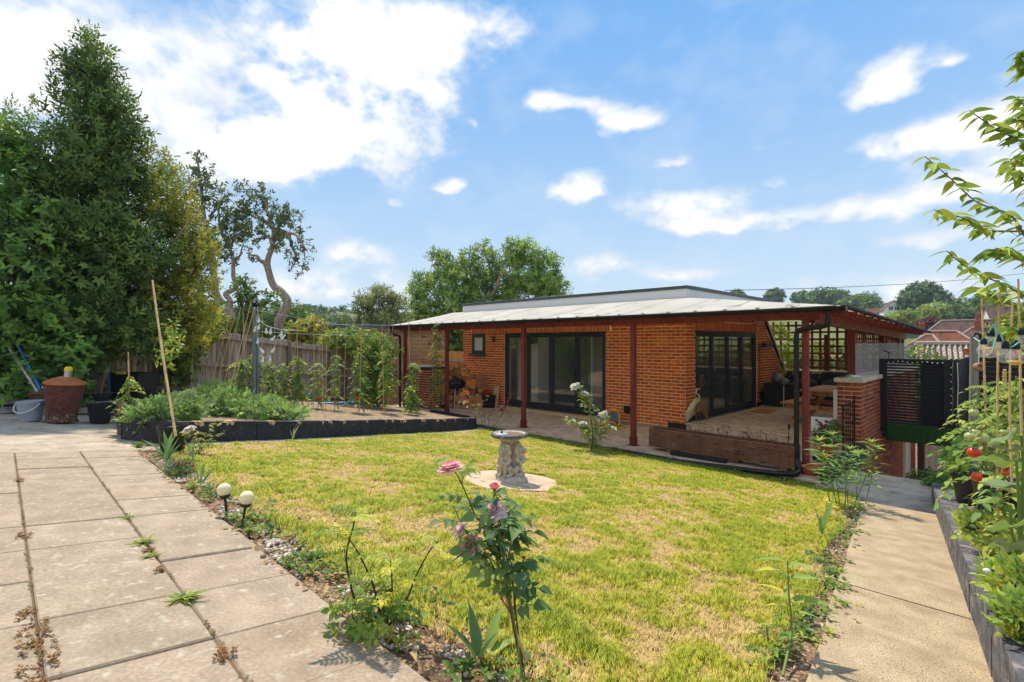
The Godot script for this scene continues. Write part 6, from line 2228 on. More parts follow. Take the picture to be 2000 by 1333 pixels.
	for k in 260:
		var p := gp(R(1082, 1205), R(868, 896)) + Vector3(0, 0.02 + R(0, 0.02), 0)
		pet.col = Color(0.82, 0.83, 0.80) * R(0.8, 1.05)
		pet.leaf(p, Vector3(R(-1, 1), R(0, 0.4), R(-1, 1)).normalized(), Vector3.UP, R(0.015, 0.034), R(0.012, 0.026), 0.3, 0.3, 2)
	struct("fallen_petals", pet, mats["petal"], "stuff")
	# gladiolus and a spindly rose by the corner of the patio
	foot = gp(958, 842)
	z = depth(foot)
	t = thing("gladiolus", "leaning gladiolus with a magenta flower spike before the middle veranda post", "flower", foot)
	var gl := limb(t, "stem", [foot, at(975, 818, z), at(990, 792, z), at(1005, 765, z)], 0.009, 0.004, mats["stem_green"], 6)
	for q in [[960, 842, 985, 800], [957, 842, 972, 800], [962, 842, 1000, 805], [955, 843, 962, 806]]:
		var a := at(q[0], q[1], z)
		put("leaf", single("sword_leaf", 1.0, 0.075, 0.08, 0.3, 5, 0.6), Transform3D(leaf_basis(at(q[2], q[3], z) - a, a.distance_to(at(q[2], q[3], z))), a), tint(Color(0.10, 0.19, 0.05), "leaf_plain"), t)
	for k in 6:
		var f := 0.55 + 0.075 * k
		var x := f * (gl.size() - 1)
		rose_head(t, gl[int(x)] + Vector3(0.02 if k % 2 else -0.03, 0, 0.02), Vector3(R(-0.6, 0.4), 0.6, 0.6).normalized(), 0.055 - 0.004 * k, Color(0.62, 0.03, 0.16), Color(0.72, 0.06, 0.22), false)
	foot = gp(950, 848)
	t = thing("spindly_rose", "thin yellowing rose shrub beside the gladiolus at the patio corner", "rose bush", foot)
	for q in [[[952, 848], [945, 815], [942, 790], [948, 782]], [[952, 848], [955, 820], [962, 800], [975, 795]], [[950, 848], [940, 820], [935, 800], [930, 792]]]:
		var pts := []
		for w in q: pts.append(at(w[0], w[1], z + R(-0.1, 0.1)))
		var line := limb(t, "stem", pts, 0.008, 0.003, mats["stem_brown"], 6, 0.0, 3)
		leaves_along(t, line, rose_leaf(), 11, 0.95, [Color(0.17, 0.16, 0.06), Color(0.22, 0.20, 0.07), Color(0.11, 0.14, 0.05)], 0.25)

func blade_clump(called: String, label: String, cat: String, foot: Vector3, blades: Array, w: float, col: Array) -> Node3D:
	var t := thing(called, label, cat, foot)
	for q in blades:
		var z := depth(foot) + R(-0.08, 0.08)
		var a := foot + Vector3(R(-0.03, 0.03), 0, R(-0.03, 0.03))
		var d: Vector3 = at(q[0], q[1], z) - a
		put("leaf", single("iris_leaf", 1.0, 0.13, q[2] if q.size() > 2 else 0.12, 0.2, 6, 0.6) if q.size() < 3 else single("iris_leaf_bent", 1.0, 0.13, 0.45, 0.2, 6, 0.6), Transform3D(leaf_basis(d, d.length()) * Basis.from_scale(Vector3(w, 1, 1)), a), tint(col[rng.randi() % col.size()], "leaf_plain"), t)
	return t

func border() -> void:
	rng.seed = 161
	var iris_c := [Color(0.14, 0.24, 0.06), Color(0.19, 0.29, 0.07), Color(0.11, 0.20, 0.08)]
	blade_clump("iris_clump", "large clump of sword shaped iris leaves in front of the round black pot", "iris", gp(326, 903), [[322, 838], [333, 840], [341, 836], [345, 850], [375, 848, 1], [380, 852, 1], [300, 846, 1], [318, 860], [350, 862], [330, 848]], 1.0, iris_c)
	blade_clump("iris_clump", "thin clump of grey-green iris leaves behind the large iris clump", "iris", gp(372, 905), [[364, 855], [371, 860], [377, 858], [390, 870], [385, 880]], 0.8, [Color(0.14, 0.22, 0.10)])
	blade_clump("iris_clump", "upright iris clump at the lawn edge right of the magenta flowers", "iris", gp(391, 948), [[397, 900], [402, 912], [412, 910], [418, 906], [386, 915], [425, 918]], 0.8, iris_c)
	blade_clump("iris_clump", "small iris shoot beside the two globe lamps", "iris", gp(450, 985), [[466, 960], [458, 965], [446, 962]], 0.8, iris_c)
	blade_clump("iris_clump", "pale upright iris shoot alone by the bed wall", "iris", gp(572, 862), [[578, 822], [574, 835], [568, 838], [582, 826]], 0.8, [Color(0.20, 0.28, 0.15)])
	blade_clump("iris_clump", "slender pale iris leaves on the right lawn edge before the lilies", "iris", gp(1604, 1048), [[1598, 1000], [1603, 1005], [1590, 968], [1625, 965], [1612, 985], [1606, 1010]], 0.7, iris_c)
	# magenta pinks
	var p := gp(352, 925)
	var t := thing("garden_pinks", "low clump of magenta pinks in the border between the iris clumps", "flower", p)
	crown(t, "foliage", twig("pink_twig", 7, 0.05, 0.012, 0.07), [[p + Vector3(0, 0.04, 0), Vector3(0.10, 0.05, 0.10)]], 60, LEAF_GREY, 1.0, -1.0)
	for q in [[343, 909], [348, 912], [353, 910], [356, 918], [377, 911], [365, 907], [350, 907]]:
		rose_head(t, at(q[0], q[1], depth(p)), Vector3(R(-0.3, 0.3), 1, 0.3).normalized(), 0.02, Color(0.60, 0.01, 0.12), Color(0.70, 0.03, 0.20), false)
	# potted rose behind
	p = gp(337, 880)
	t = thing("round_pot", "round black pot with dry earth against the corner of the raised bed", "plant pot", p)
	var b := MB.new()
	b.lathe(p, [Vector2(0.0, 0.0), Vector2(0.115, 0.0), Vector2(0.145, 0.25), Vector2(0.155, 0.25), Vector2(0.155, 0.29), Vector2(0.147, 0.29), Vector2(0.14, 0.25)], 24)
	obj("pot", b, mats["plastic_pot"], t)
	b = MB.new()
	b.lathe(p, [Vector2(0.142, 0.255), Vector2(0.0, 0.265)], 16)
	obj("earth", b, mat("pale_earth", Color8(168, 140, 116), 0.95), t)
	p = gp(385, 888)
	t = thing("cream_rose", "small rose with one cream bloom and yellow leaves beside the round black pot", "rose bush", p)
	for q in [[[386, 890], [378, 860], [370, 842]], [[386, 890], [395, 860], [410, 845], [425, 828]], [[386, 890], [400, 870], [420, 850]]]:
		var pts := []
		for w in q: pts.append(at(w[0], w[1], depth(p)))
		var line := limb(t, "stem", pts, 0.005, 0.002, mats["stem_brown"], 5, 0.0, 3)
		leaves_along(t, line, rose_leaf(), 12, 0.8, [Color(0.20, 0.24, 0.05), Color(0.30, 0.27, 0.05), Color(0.12, 0.19, 0.05)], 0.15)
	rose_head(t, at(370, 840, depth(p) - 0.03), Vector3(0, 1, 0.4).normalized(), 0.048, Color(0.86, 0.78, 0.62), Color(0.86, 0.84, 0.76))
	# globe lamps
	var labels := ["round cream globe garden lamp on a dark stake, the left one of the pair", "round cream globe garden lamp on a dark stake, the nearer right one of the pair"]
	var globes := [[443, 1004, 438, 957], [474, 1024, 482, 973]]
	for k in 2:
		var q = globes[k]
		var f := gp(q[0], q[1])
		var c := at(q[2], q[3], depth(f))
		t = thing("globe_lamp", labels[k], "garden lamp", f, "globe garden lamps")
		var d := (c - f).normalized()
		b = MB.new()
		b.tube([f - d * 0.04, c - d * 0.04], [0.0085], 8)
		b.lathe(c, [Vector2(0.0, -0.056), Vector2(0.026, -0.056), Vector2(0.034, -0.046), Vector2(0.036, -0.034), Vector2(0.03, -0.034)], 20, spin(d))
		obj("stake", b, mat("bronze_dark", Color8(52, 44, 40), 0.5, 0.2), t)
		b = MB.new()
		b.ball(c, Vector3(0.046, 0.046, 0.046), 24, 16)
		obj("globe", b, mat("cream_globe", Color8(236, 222, 176), 0.35), t)
	# lilies by the steps
	var tall := [[1622, 985, 1600, 862], [1640, 988, 1625, 850], [1655, 985, 1660, 878], [1668, 985, 1702, 865], [1672, 980, 1680, 885], [1650, 992, 1648, 905], [1690, 985, 1712, 875], [1635, 990, 1612, 895]]
	p = gp(1655, 992)
	var z := depth(p)
	t = thing("lily_clump", "tall clump of green lily stems with whorled narrow leaves beside the landing", "lily", p)
	for q in tall:
		var a := gp(q[0], q[1])
		var pts := [a, a.lerp(at(q[2], q[3], z), 0.5) + jig(0.03), at(q[2], q[3], z + R(-0.15, 0.15))]
		var line := limb(t, "stem", pts, 0.006, 0.004, mats["stem_green"], 6, 0.0, 5)
		leaves_along(t, line, single("lily_leaf", 0.17, 0.024, 0.35, 0.25, 4), 26, 1.0, [Color(0.10, 0.19, 0.05), Color(0.16, 0.25, 0.05), Color(0.075, 0.15, 0.05)], 0.35, "leaf", "leaf_plain", 0.35)
		for k in 9:
			var a2 := TAU * k / 9.0
			put("leaf", single("lily_leaf", 0.17, 0.024, 0.35, 0.25, 4), Transform3D(leaf_basis(Vector3(cos(a2), 0.9, sin(a2)), R(0.5, 0.8)), line[-1]), tint(Color(0.24, 0.30, 0.05), "leaf_plain"), t)
	p = gp(1545, 1270)
	z = depth(p)
	t = thing("young_lily", "yellowing young lily alone on the right edge of the lawn", "lily", p)
	var yl := limb(t, "stem", [gp(1528, 1320), at(1545, 1230, z), at(1540, 1160, z), at(1538, 1095, z)], 0.006, 0.003, mats["stem_green"], 6)
	leaves_along(t, yl, single("lily_leaf_wide", 0.14, 0.034, 0.4, 0.25, 4), 18, 0.9, [Color(0.26, 0.30, 0.05), Color(0.40, 0.36, 0.06), Color(0.17, 0.25, 0.05)], 0.25)
	p = gp(1612, 1010)
	t = thing("yellow_lily", "small lily with yellow leaves between the lily clump and lawn", "lily", p)
	yl = limb(t, "stem", [p, p + Vector3(0.01, 0.16, 0)], 0.005, 0.003, mats["stem_green"], 5)
	leaves_along(t, yl, single("lily_leaf_wide", 0.14, 0.034, 0.4, 0.25, 4), 16, 0.75, [Color(0.45, 0.40, 0.05), Color(0.30, 0.32, 0.05)], 0.2)
	# locust-like shrub with pinnate leaves in the near border
	p = gp(735, 1225)
	z = depth(p)
	t = thing("locust_shrub", "low shrub with dark bare stems and feathery yellow-green leaves in the near border", "shrub", p)
	for q in [[[745, 1180], [728, 1140], [700, 1080], [670, 1037]], [[768, 1210], [766, 1150], [762, 1095]], [[772, 1222], [790, 1180], [815, 1120], [840, 1075], [856, 1058]], [[668, 1140], [676, 1090], [690, 1030], [695, 1000]], [[750, 1215], [720, 1190], [690, 1180]]]:
		var pts := []
		for w in q: pts.append(at(w[0], w[1], z + R(-0.08, 0.08)))
		pts[0] = pts[0].lerp(p, 0.35)
		var line := limb(t, "stem", pts, 0.0055, 0.0025, mat("stem_dark", Color8(70, 46, 38), 0.8), 6, 0.0, 3)
		leaves_along(t, line, pinnate("locust_leaf", 8, 0.15, 0.028, 0.014, 0.35), 10, 0.95, [Color(0.22, 0.28, 0.04), Color(0.32, 0.34, 0.05), Color(0.14, 0.22, 0.04), Color(0.42, 0.38, 0.04)], 0.15)
	crown(t, "foliage", twig("weed_twig", 7, 0.045, 0.026, 0.06), [[p + Vector3(0, 0.05, 0), Vector3(0.24, 0.05, 0.16)]], 70, LEAF_LIGHT + LEAF_MID, 0.8, -0.5, 3.0)
	# mixed weeds, moss and litter along both lawn edges: ground cover nobody could count
	var tw := twig("weed_twig", 7, 0.045, 0.026, 0.06)
	var ts := []
	var cs := []
	var nz := FastNoiseLite.new()
	nz.seed = 12
	nz.frequency = 1.6
	for k in 2600:
		var u := R(-7.4, -0.9)
		var w := 1.10 + pow(rng.randf(), 1.4) * 0.42
		if k % 3 == 0:
			w = R(1.5, 7.8)
			u = lawn_edge_right(w) + R(-0.05, 0.30) * R(0.3, 1.0)
		if k % 9 == 1:
			w = R(2.0, 8.0)
			u = lawn_edge_left(w) + R(-0.12, 0.1)
		if nz.get_noise_2d(u, w) < 0.0 + R(-0.15, 0.15): continue
		ts.append(Transform3D(Basis(Vector3.UP, R(0, TAU)) * Basis(Vector3.RIGHT, R(-0.5, 0.5)) * Basis.from_scale(Vector3.ONE * R(0.35, 0.95)), G(u, w, -0.02)))
		var cc: Array = LEAF_MID + LEAF_LIGHT
		cs.append(cc[rng.randi() % cc.size()] * R(0.8, 1.2) * GAIN)
	for k in 420:      # along the patio edge
		var u := R(-8.6, -2.2)
		if nz.get_noise_2d(u * 1.5, 3.0) < 0.0: continue
		ts.append(Transform3D(Basis(Vector3.UP, R(0, TAU)) * Basis.from_scale(Vector3.ONE * R(0.5, 1.3)), G(u, EDGE - R(0.02, 0.3), -0.01)))
		cs.append(LEAF_MID[rng.randi() % 4] * R(0.8, 1.2) * GAIN)
	swarm("weeds", tw, ts, cs, mats["leaf_plain"])
	# pale chippings and dead leaves
	var chip := MB.new()
	chip.ball(Vector3.ZERO, Vector3(0.014, 0.009, 0.011), 6, 4)
	ts = []
	cs = []
	for k in 5200:
		var u := R(-6.9, -0.7)
		var w := 1.09 + R(0.0, 0.4)
		if k % 14 == 0:
			w = R(1.6, 7.6)
			u = lawn_edge_right(w) + R(0.0, 0.22)
		if nz.get_noise_2d(u * 0.8 + 40.0, w) < -0.05: continue
		ts.append(Transform3D(Basis(any_dir(), R(0, TAU)) * Basis.from_scale(Vector3.ONE * R(0.4, 1.2)), G(u, w, -0.018)))
		var g := R(0.35, 0.75)
		cs.append(Color(g, g * 0.88, g * 0.70))
	swarm("gravel", chip.mesh(), ts, cs, mat("chippings", Color.WHITE, 0.9))
	ts = []
	cs = []
	for k in 900:
		var u := R(-7.0, -0.7)
		var w := R(1.02, 1.5)
		if k % 5 == 0:
			w = R(1.6, 7.6)
			u = lawn_edge_right(w) + R(-0.1, 0.3)
		ts.append(Transform3D(leaf_basis(Vector3(R(-1, 1), R(-0.1, 0.3), R(-1, 1)), R(0.5, 1.2)), G(u, w, 0.006)))
		cs.append([Color(0.30, 0.16, 0.07), Color(0.42, 0.27, 0.12), Color(0.22, 0.11, 0.05), Color(0.5, 0.36, 0.16)][rng.randi() % 4] * R(0.8, 1.2))
	swarm("dead_leaves", single("dead_leaf", 0.045, 0.024, 0.5, 0.5, 3), ts, cs, mats["leaf_soft"])
	# weeds that have rooted in the joints of the paving
	var jw := [[355, 1172, 0.085, 60, "bright green rosette weed in the paving joint, the largest and nearest"], [280, 1062, 0.07, 46, "green weed in the paving joint beside a dead brown one"], [297, 1087, 0.055, 34, "smaller green weed in the paving joint just below the dead brown one"], [250, 1012, 0.05, 26, "small weed in the paving joint farthest up the path"]]
	for q in jw:
		p = gp(q[0], q[1])
		t = thing("paving_weed", q[4], "weed", p)
		for k in int(q[3]):
			var a := R(0, TAU)
			put("leaf", single("weed_leaf", 1.0, 0.16, 0.4, 0.2, 3), Transform3D(leaf_basis(Vector3(cos(a), R(0.05, 0.9), sin(a)), q[2] * R(0.55, 1.2)), p + Vector3(R(-0.02, 0.02), 0.002, R(-0.02, 0.02))), tint(LEAF_LIGHT[k % 4] * 0.9, "leaf_plain"), t)
	var dead := []
	var dcs := []
	for q in [[288, 1078, 0.03], [315, 1117, 0.026], [437, 1283, 0.04], [68, 1230, 0.05], [75, 1270, 0.05], [80, 1300, 0.05], [62, 1200, 0.04], [38, 940, 0.03], [46, 1050, 0.03], [70, 1250, 0.05], [85, 1325, 0.05]]:
		for k in 13:
			var o: Vector3 = gp(q[0], q[1]) + Vector3(R(-1, 1), 0, R(-1, 1)) * float(q[2])
			dead.append(Transform3D(Basis(Vector3.UP, R(0, TAU)) * Basis(Vector3.RIGHT, R(-0.6, 0.6)) * Basis.from_scale(Vector3.ONE * R(0.18, 0.4)), o))
			dcs.append([Color(0.30, 0.14, 0.05), Color(0.40, 0.21, 0.08), Color(0.2, 0.16, 0.05)][k % 3] * R(0.8, 1.2))
	for k in 900:      # grit, moss and dry stalks along the joints
		var o := G(R(-6.9, 0.6), [0.1, 0.585][k % 2] + R(-0.012, 0.012), 0.0)
		if nz.get_noise_2d(o.x * 2.2, 7.0 + k % 2) < -0.02: continue
		dead.append(Transform3D(Basis(Vector3.UP, R(0, TAU)) * Basis.from_scale(Vector3(1, 0.5, 1) * R(0.08, 0.22)), o))
		dcs.append([Color(0.22, 0.16, 0.07), Color(0.34, 0.24, 0.12), Color(0.14, 0.18, 0.04)][rng.randi() % 3] * R(0.8, 1.3))
	swarm("withered_weeds", tw, dead, dcs, mats["leaf_soft"])

# ---------------------------------------------------------------- things on the patio and terrace
func slat_box(called: String, b0: Vector3, size: Vector3, n: int, m: Material, parent: Node3D) -> void:   # n horizontal boards on the face towards the garden
	for k in n:
		var b := MB.new()
		var h := size.y / n
		b.bbox(b0 + Vector3(size.x * 0.5, h * (k + 0.5), 0), Vector3(size.x, h - 0.006, size.z), 0.005)
		obj(called, b, m, parent)

func patio_things() -> void:
	rng.seed = 171
	# trough planter of ridged boards
	var wood := laid(mat("ridged_board", Color.WHITE, 0.75), tex("planter_grain", 512, 181, Color8(116, 76, 54), Color8(146, 100, 74), 0.02, 0.16, 0.16, Color8(78, 50, 38), 0.03, 0.66, 0.12, 8), Vector3(0.35, 1.4, 0.35))
	var t := thing("trough_planter", "long brown ridged board planter with dead plants at the patio edge", "planter", P(-3.6, -0.2, 8.56))
	for k in 3:
		var board := MB.new()
		var y0 := -0.135 + 0.112 * k
		board.box(P(-3.65, y0 + 0.055, 8.440), Vector3(2.44, 0.108, 0.014))
		for r in 4:
			board.bbox(P(-3.65, y0 + 0.014 + 0.0275 * r, 8.424), Vector3(2.44, 0.017, 0.024), 0.004)
		obj("board", board, wood, t)
		var bk := MB.new()
		bk.box(P(-3.65, y0 + 0.055, 8.70), Vector3(2.44, 0.108, 0.02))
		obj("board", bk, wood, t)
		for s in [-4.86, -2.44]:
			var en := MB.new()
			en.bbox(P(s, y0 + 0.055, 8.566), Vector3(0.022, 0.108, 0.25), 0.004)
			obj("end_board", en, wood, t)
	for u in [-4.45, -3.35, -2.62]:
		var ft := MB.new()
		ft.bbox(P(u, -0.168, 8.55), Vector3(0.16, 0.06, 0.22), 0.005)
		obj("foot", ft, wood, t)
	var so := MB.new()
	so.box(P(-3.65, 0.155, 8.565), Vector3(2.38, 0.03, 0.24))
	obj("compost", so, mats["compost"], t)
	t = thing("dead_plants", "withered reddish brown plant stems sticking out of the long planter", "plant", P(-3.65, 0.17, 8.56))
	var dm := mat("dead_stem", Color8(112, 62, 40), 0.9)
	for c in [-4.75, -4.6, -4.45, -4.2, -3.95, -3.75, -3.55, -3.4, -3.2, -3.1, -3.0, -2.9]:
		var b := MB.new()
		for k in (5 if c > -3.6 else 8):
			var o := P(c + R(-0.08, 0.08), 0.16, 8.55 + R(-0.08, 0.08))
			var h := R(0.05, 0.22) if c > -3.6 else R(0.03, 0.10)
			var q := o + Vector3(R(-0.12, 0.12), h, R(-0.06, 0.06))
			b.tube([o, o.lerp(q, 0.6) + jig(0.02), q, q + Vector3(R(-0.12, 0.12), R(-0.09, 0.05), R(-0.04, 0.04))], [0.004, 0.003, 0.003, 0.002], 5)
			b.leaf(q, Vector3(R(-1, 1), R(-0.6, 0.3), R(-1, 1)).normalized(), Vector3.UP, R(0.03, 0.07), 0.02, 0.6, 0.5, 2)
		obj("stem", b, dm, t)
	t = thing("solar_spike", "thin black solar stake lamp in the right end of the planter", "garden lamp", P(-2.52, 0.16, 8.5))
	var b := MB.new()
	b.tube([P(-2.55, 0.12, 8.5), P(-2.53, 0.46, 8.5)], [0.006], 6)
	b.bbox(P(-2.53, 0.48, 8.5), Vector3(0.03, 0.08, 0.03), 0.006)
	b.tube([P(-2.85, 0.18, 8.46), P(-2.76, 0.26, 8.46), P(-2.66, 0.19, 8.46)], [0.008], 6)
	obj("stake", b, mats["black_plastic"], t)
	# black drain pipe on the grass and the dark timber under the planter
	t = thing("drain_pipe", "long black plastic drain pipe lying on the lawn edge before the planter", "pipe", P(-4.0, -0.3, 8.1))
	b = MB.new()
	b.tube([P(-5.42, gy(8.09) + 0.035, 8.09), P(-4.1, gy(8.12) + 0.028, 8.11), P(-2.6, gy(8.12) + 0.10, 8.13), P(-2.42, gy(8.12) + 0.115, 8.2)], [0.04], 12)
	b.tube(curve([P(-2.45, gy(8.12) + 0.112, 8.16), P(-2.36, gy(8.12) + 0.125, 8.24), P(-2.37, gy(8.12) + 0.16, 8.38), P(-2.40, 0.0, 8.45)], 4), [0.046], 12)
	b.lathe(P(-5.42, gy(8.09) + 0.035, 8.09), [Vector2(0.0, -0.01), Vector2(0.05, -0.01), Vector2(0.05, 0.07), Vector2(0.042, 0.07)], 14, Basis(Vector3.BACK, -PI / 2))
	obj("pipe", b, mats["black_gutter"], t)
	t = thing("dark_timber", "short black timber lying under the left half of the planter", "timber", P(-4.0, -0.2, 8.34))
	b = MB.new()
	b.bbox(P(-3.9, -0.165, 8.34), Vector3(0.95, 0.07, 0.1), 0.006, Basis(Vector3.UP, 0.05))
	obj("timber", b, mats["bitumen"], t)
	# cable reel
	var f := lp(1200, 832, -0.2)
	var z := depth(f)
	t = thing("cable_reel", "yellow and grey cable reel standing on the patio against the brick wall", "cable reel", f)
	var yel := mat("reel_yellow", Color8(222, 164, 30), 0.45)
	var gr := mat("reel_grey", Color8(104, 108, 116), 0.45)
	b = MB.new()
	b.bbox(f + Vector3(0, 0.21, 0.0), Vector3(0.24, 0.26, 0.12), 0.03)
	b.bbox(f + Vector3(0, 0.03, 0.02), Vector3(0.22, 0.05, 0.2), 0.015)
	obj("drum_case", b, gr, t)
	b = MB.new()
	b.bbox(f + Vector3(0, 0.30, 0.055), Vector3(0.10, 0.022, 0.03), 0.008)
	obj("grip_hole", b, mats["black_plastic"], t)
	b = MB.new()
	b.tube(curve([f + Vector3(-0.15, 0.0, 0.08), f + Vector3(-0.14, 0.1, 0.0), f + Vector3(-0.09, 0.36, 0.0), f + Vector3(0.09, 0.36, 0.0), f + Vector3(0.14, 0.1, 0.0), f + Vector3(0.15, 0.0, 0.08)], 5), [0.022], 8)
	b.bbox(f + Vector3(0, 0.37, 0), Vector3(0.17, 0.06, 0.05), 0.015)
	b.tube(curve([f + Vector3(-0.14, 0.02, 0.10), f + Vector3(-0.06, 0.09, 0.11), f + Vector3(0.06, 0.09, 0.11), f + Vector3(0.14, 0.02, 0.10)], 5), [0.016], 8)
	obj("frame", b, yel, t)
	b = MB.new()
	var loops := []
	for k in 60:
		var a := TAU * k / 20.0
		loops.append(f + Vector3(-0.05 + cos(a) * (0.42 + 0.03 * sin(k * 0.9)), 0.012 + 0.004 * (k % 3), 0.12 + sin(a) * (0.2 + 0.02 * cos(k * 1.1))))
	b.tube(loops, [0.010], 5)
	obj("cable", b, yel, t)
	# log pile with things before it
	t = thing("log_pile", "stacked split firewood logs between the house end and the brick barbecue", "log pile", P(-12.6, -0.2, 10.3))
	var ends := []
	for k in 3: ends.append(laid(mat("log_end_%d" % k, [Color(1, 1, 1), Color(0.88, 0.82, 0.74), Color(1.08, 1.0, 0.9)][k], 0.85), tex("log_end", 256, 191, Color8(178, 122, 70), Color8(214, 162, 106), 0.05, 0.2, 0.14, Color8(128, 82, 46), 0.06, 0.66, 0.1), Vector3(3, 3, 3)))
	var row := 0
	for q in [[852, 790, 9], [853, 776, 8], [853, 762, 8], [850, 748, 8], [852, 735, 7], [862, 724, 5], [878, 716, 3]]:
		for k in q[2]:
			var r := R(0.08, 0.145)
			var c := at(q[0] + k * (14.0 if row < 5 else 12.0) + R(-3, 3), q[1] + R(-3, 3) + (k * 0.9 if row > 2 else 0.0), 15.42 + R(-0.08, 0.08))
			if c.x > -11.5 or -c.z > 10.62: continue
			var m := MB.new()
			var sides := 9
			var cut := R(0, TAU)
			var rr := []
			for s in sides:
				var a := TAU * s / sides
				rr.append(r * (0.42 if cos(a - cut) > 0.55 and k % 3 != 0 else 1.0) * R(0.92, 1.06))
			var ax := Basis(Vector3.UP, R(-0.22, 0.22) + 0.7) * Basis(Vector3.RIGHT, R(-0.12, 0.12))
			var len := 0.10
			for s in sides:
				var s2 := (s + 1) % sides
				var p0 := Vector3(cos(TAU * s / sides) * rr[s], sin(TAU * s / sides) * rr[s], len)
				var p1 := Vector3(cos(TAU * s2 / sides) * rr[s2], sin(TAU * s2 / sides) * rr[s2], len)
				m.tri(c + ax * Vector3(0, 0, len), c + ax * p0, c + ax * p1)
			var e := obj("log", m, ends[rng.randi() % 3], t)
			var bk := MB.new()
			for s in sides:
				var s2 := (s + 1) % sides
				var p0 := Vector3(cos(TAU * s / sides) * rr[s], sin(TAU * s / sides) * rr[s], len)
				var p1 := Vector3(cos(TAU * s2 / sides) * rr[s2], sin(TAU * s2 / sides) * rr[s2], len)
				bk.quad(c + ax * (p0 - Vector3(0, 0, 2 * len)), c + ax * (p1 - Vector3(0, 0, 2 * len)), c + ax * p1, c + ax * p0)
			obj("bark", bk, mats["bark"], e)
		row += 1
	f = lp(892, 799, -0.2)
	z = depth(f)
	t = thing("kettle_barbecue", "black kettle barbecue on thin legs with a wheel, before the log pile", "barbecue", f)
	var enamel := mat("black_enamel", Color8(18, 18, 20), 0.18)
	var o := f + Vector3(0, 0.74, 0)
	b = MB.new()
	b.lathe(o, [Vector2(0.03, -0.19), Vector2(0.14, -0.165), Vector2(0.22, -0.09), Vector2(0.262, 0.0), Vector2(0.268, 0.012), Vector2(0.255, 0.012)], 28)
	obj("bowl", b, enamel, t)
	b = MB.new()
	b.lathe(o, [Vector2(0.27, 0.014), Vector2(0.265, 0.03), Vector2(0.235, 0.10), Vector2(0.15, 0.155), Vector2(0.05, 0.172), Vector2(0.0, 0.173)], 28)
	b.tube([o + Vector3(-0.06, 0.17, 0), o + Vector3(-0.05, 0.21, 0), o + Vector3(0.05, 0.21, 0), o + Vector3(0.06, 0.17, 0)], [0.01], 6)
	obj("lid", b, enamel, t)
	for k in 3:
		var a := TAU * k / 3 + 0.9
		b = MB.new()
		b.tube([o + Vector3(cos(a) * 0.17, -0.12, sin(a) * 0.17), f + Vector3(cos(a) * 0.36, 0.02, sin(a) * 0.36)], [0.012], 6)
		obj("leg", b, mat("steel", Color8(190, 190, 188), 0.3, 0.8), t)
	for s in [0.0, 1.0]:
		b = MB.new()
		var wc := f + Vector3(-0.2 + 0.02 * s, 0.08, 0.30 - 0.6 * s)
		b.lathe(wc, [Vector2(0.0, -0.02), Vector2(0.07, -0.02), Vector2(0.08, 0.0), Vector2(0.07, 0.02), Vector2(0.0, 0.02)], 16, spin(Vector3(0.7, 0, 0.7)))
		obj("wheel", b, mats["black_plastic"], t)
	f = lp(921, 796, -0.2) + Vector3(-0.2, 0, -0.35)
	t = thing("slim_bin", "slim grey plastic bin standing between the barbecue and the black crate", "bin", f)
	b = MB.new()
	b.bbox(f + Vector3(0, 0.26, 0), Vector3(0.28, 0.52, 0.34), 0.02, Basis(Vector3.UP, 0.2))
	b.bbox(f + Vector3(0, 0.53, 0), Vector3(0.3, 0.05, 0.36), 0.012, Basis(Vector3.UP, 0.2))
	obj("body", b, mat("bin_grey", Color8(88, 92, 96), 0.5), t)
	f = lp(946, 797, -0.2) + Vector3(-0.1, 0, -0.25)
	t = thing("crate", "black plastic crate with a yellow handle and red things inside by the wall", "crate", f)
	b = MB.new()
	for s in [[0, 1], [0, -1], [1, 1], [1, -1]]:
		b.bbox(f + (Vector3(0.32 * s[1], 0.2, 0) if s[0] == 0 else Vector3(0, 0.2, 0.2 * s[1])), Vector3(0.02, 0.4, 0.4) if s[0] == 0 else Vector3(0.66, 0.4, 0.02), 0.004)
	b.bbox(f + Vector3(0, 0.02, 0), Vector3(0.62, 0.02, 0.38), 0.004)
	obj("body", b, mats["plastic_pot"], t)
	b = MB.new()
	b.bbox(f + Vector3(0.2, 0.36, 0.215), Vector3(0.16, 0.05, 0.02), 0.01)
	obj("handle", b, mats["yellow_cap"], t)
	t = thing("red_sack", "crumpled red plastic sack lying in the black crate by the wall", "sack", f + Vector3(0, 0.38, 0))
	b = MB.new()
	b.ball(f + Vector3(-0.08, 0.41, 0.02), Vector3(0.17, 0.07, 0.15), 12, 8)
	b.ball(f + Vector3(-0.2, 0.42, 0.05), Vector3(0.08, 0.05, 0.08), 10, 6)
	obj("sack", b, mat("red_sack_plastic", Color8(196, 40, 36), 0.45), t)
	t = thing("leaning_board", "pale wooden board leaning on the brick wall left of the glass doors", "board", lp(966, 796, -0.2))
	b = MB.new()
	b.bbox(P(-11.28, 0.12, HW - 0.09), Vector3(0.24, 0.66, 0.025), 0.003, Basis(Vector3.RIGHT, -0.14))
	obj("board", b, laid(mat("pale_pine", Color.WHITE, 0.7), tex("pine", 256, 201, Color8(190, 148, 96), Color8(214, 176, 124), 0.02, 0.14, 0.1, Color8(160, 112, 66), 0.02, 0.7, 0.1, 6), Vector3(1, 0.4, 1)), t)
	# brick barbecue with a slab and rails
	t = thing("brick_barbecue", "low red brick barbecue with a dark slab top behind tall tomato plants", "barbecue", P(-12.9, -0.2, 9.0))
	b = MB.new()
	b.span(P(-13.55, -0.2, 8.95), P(-12.35, 0.98, 10.0))
	obj("core", b, mats["mortar"], t)
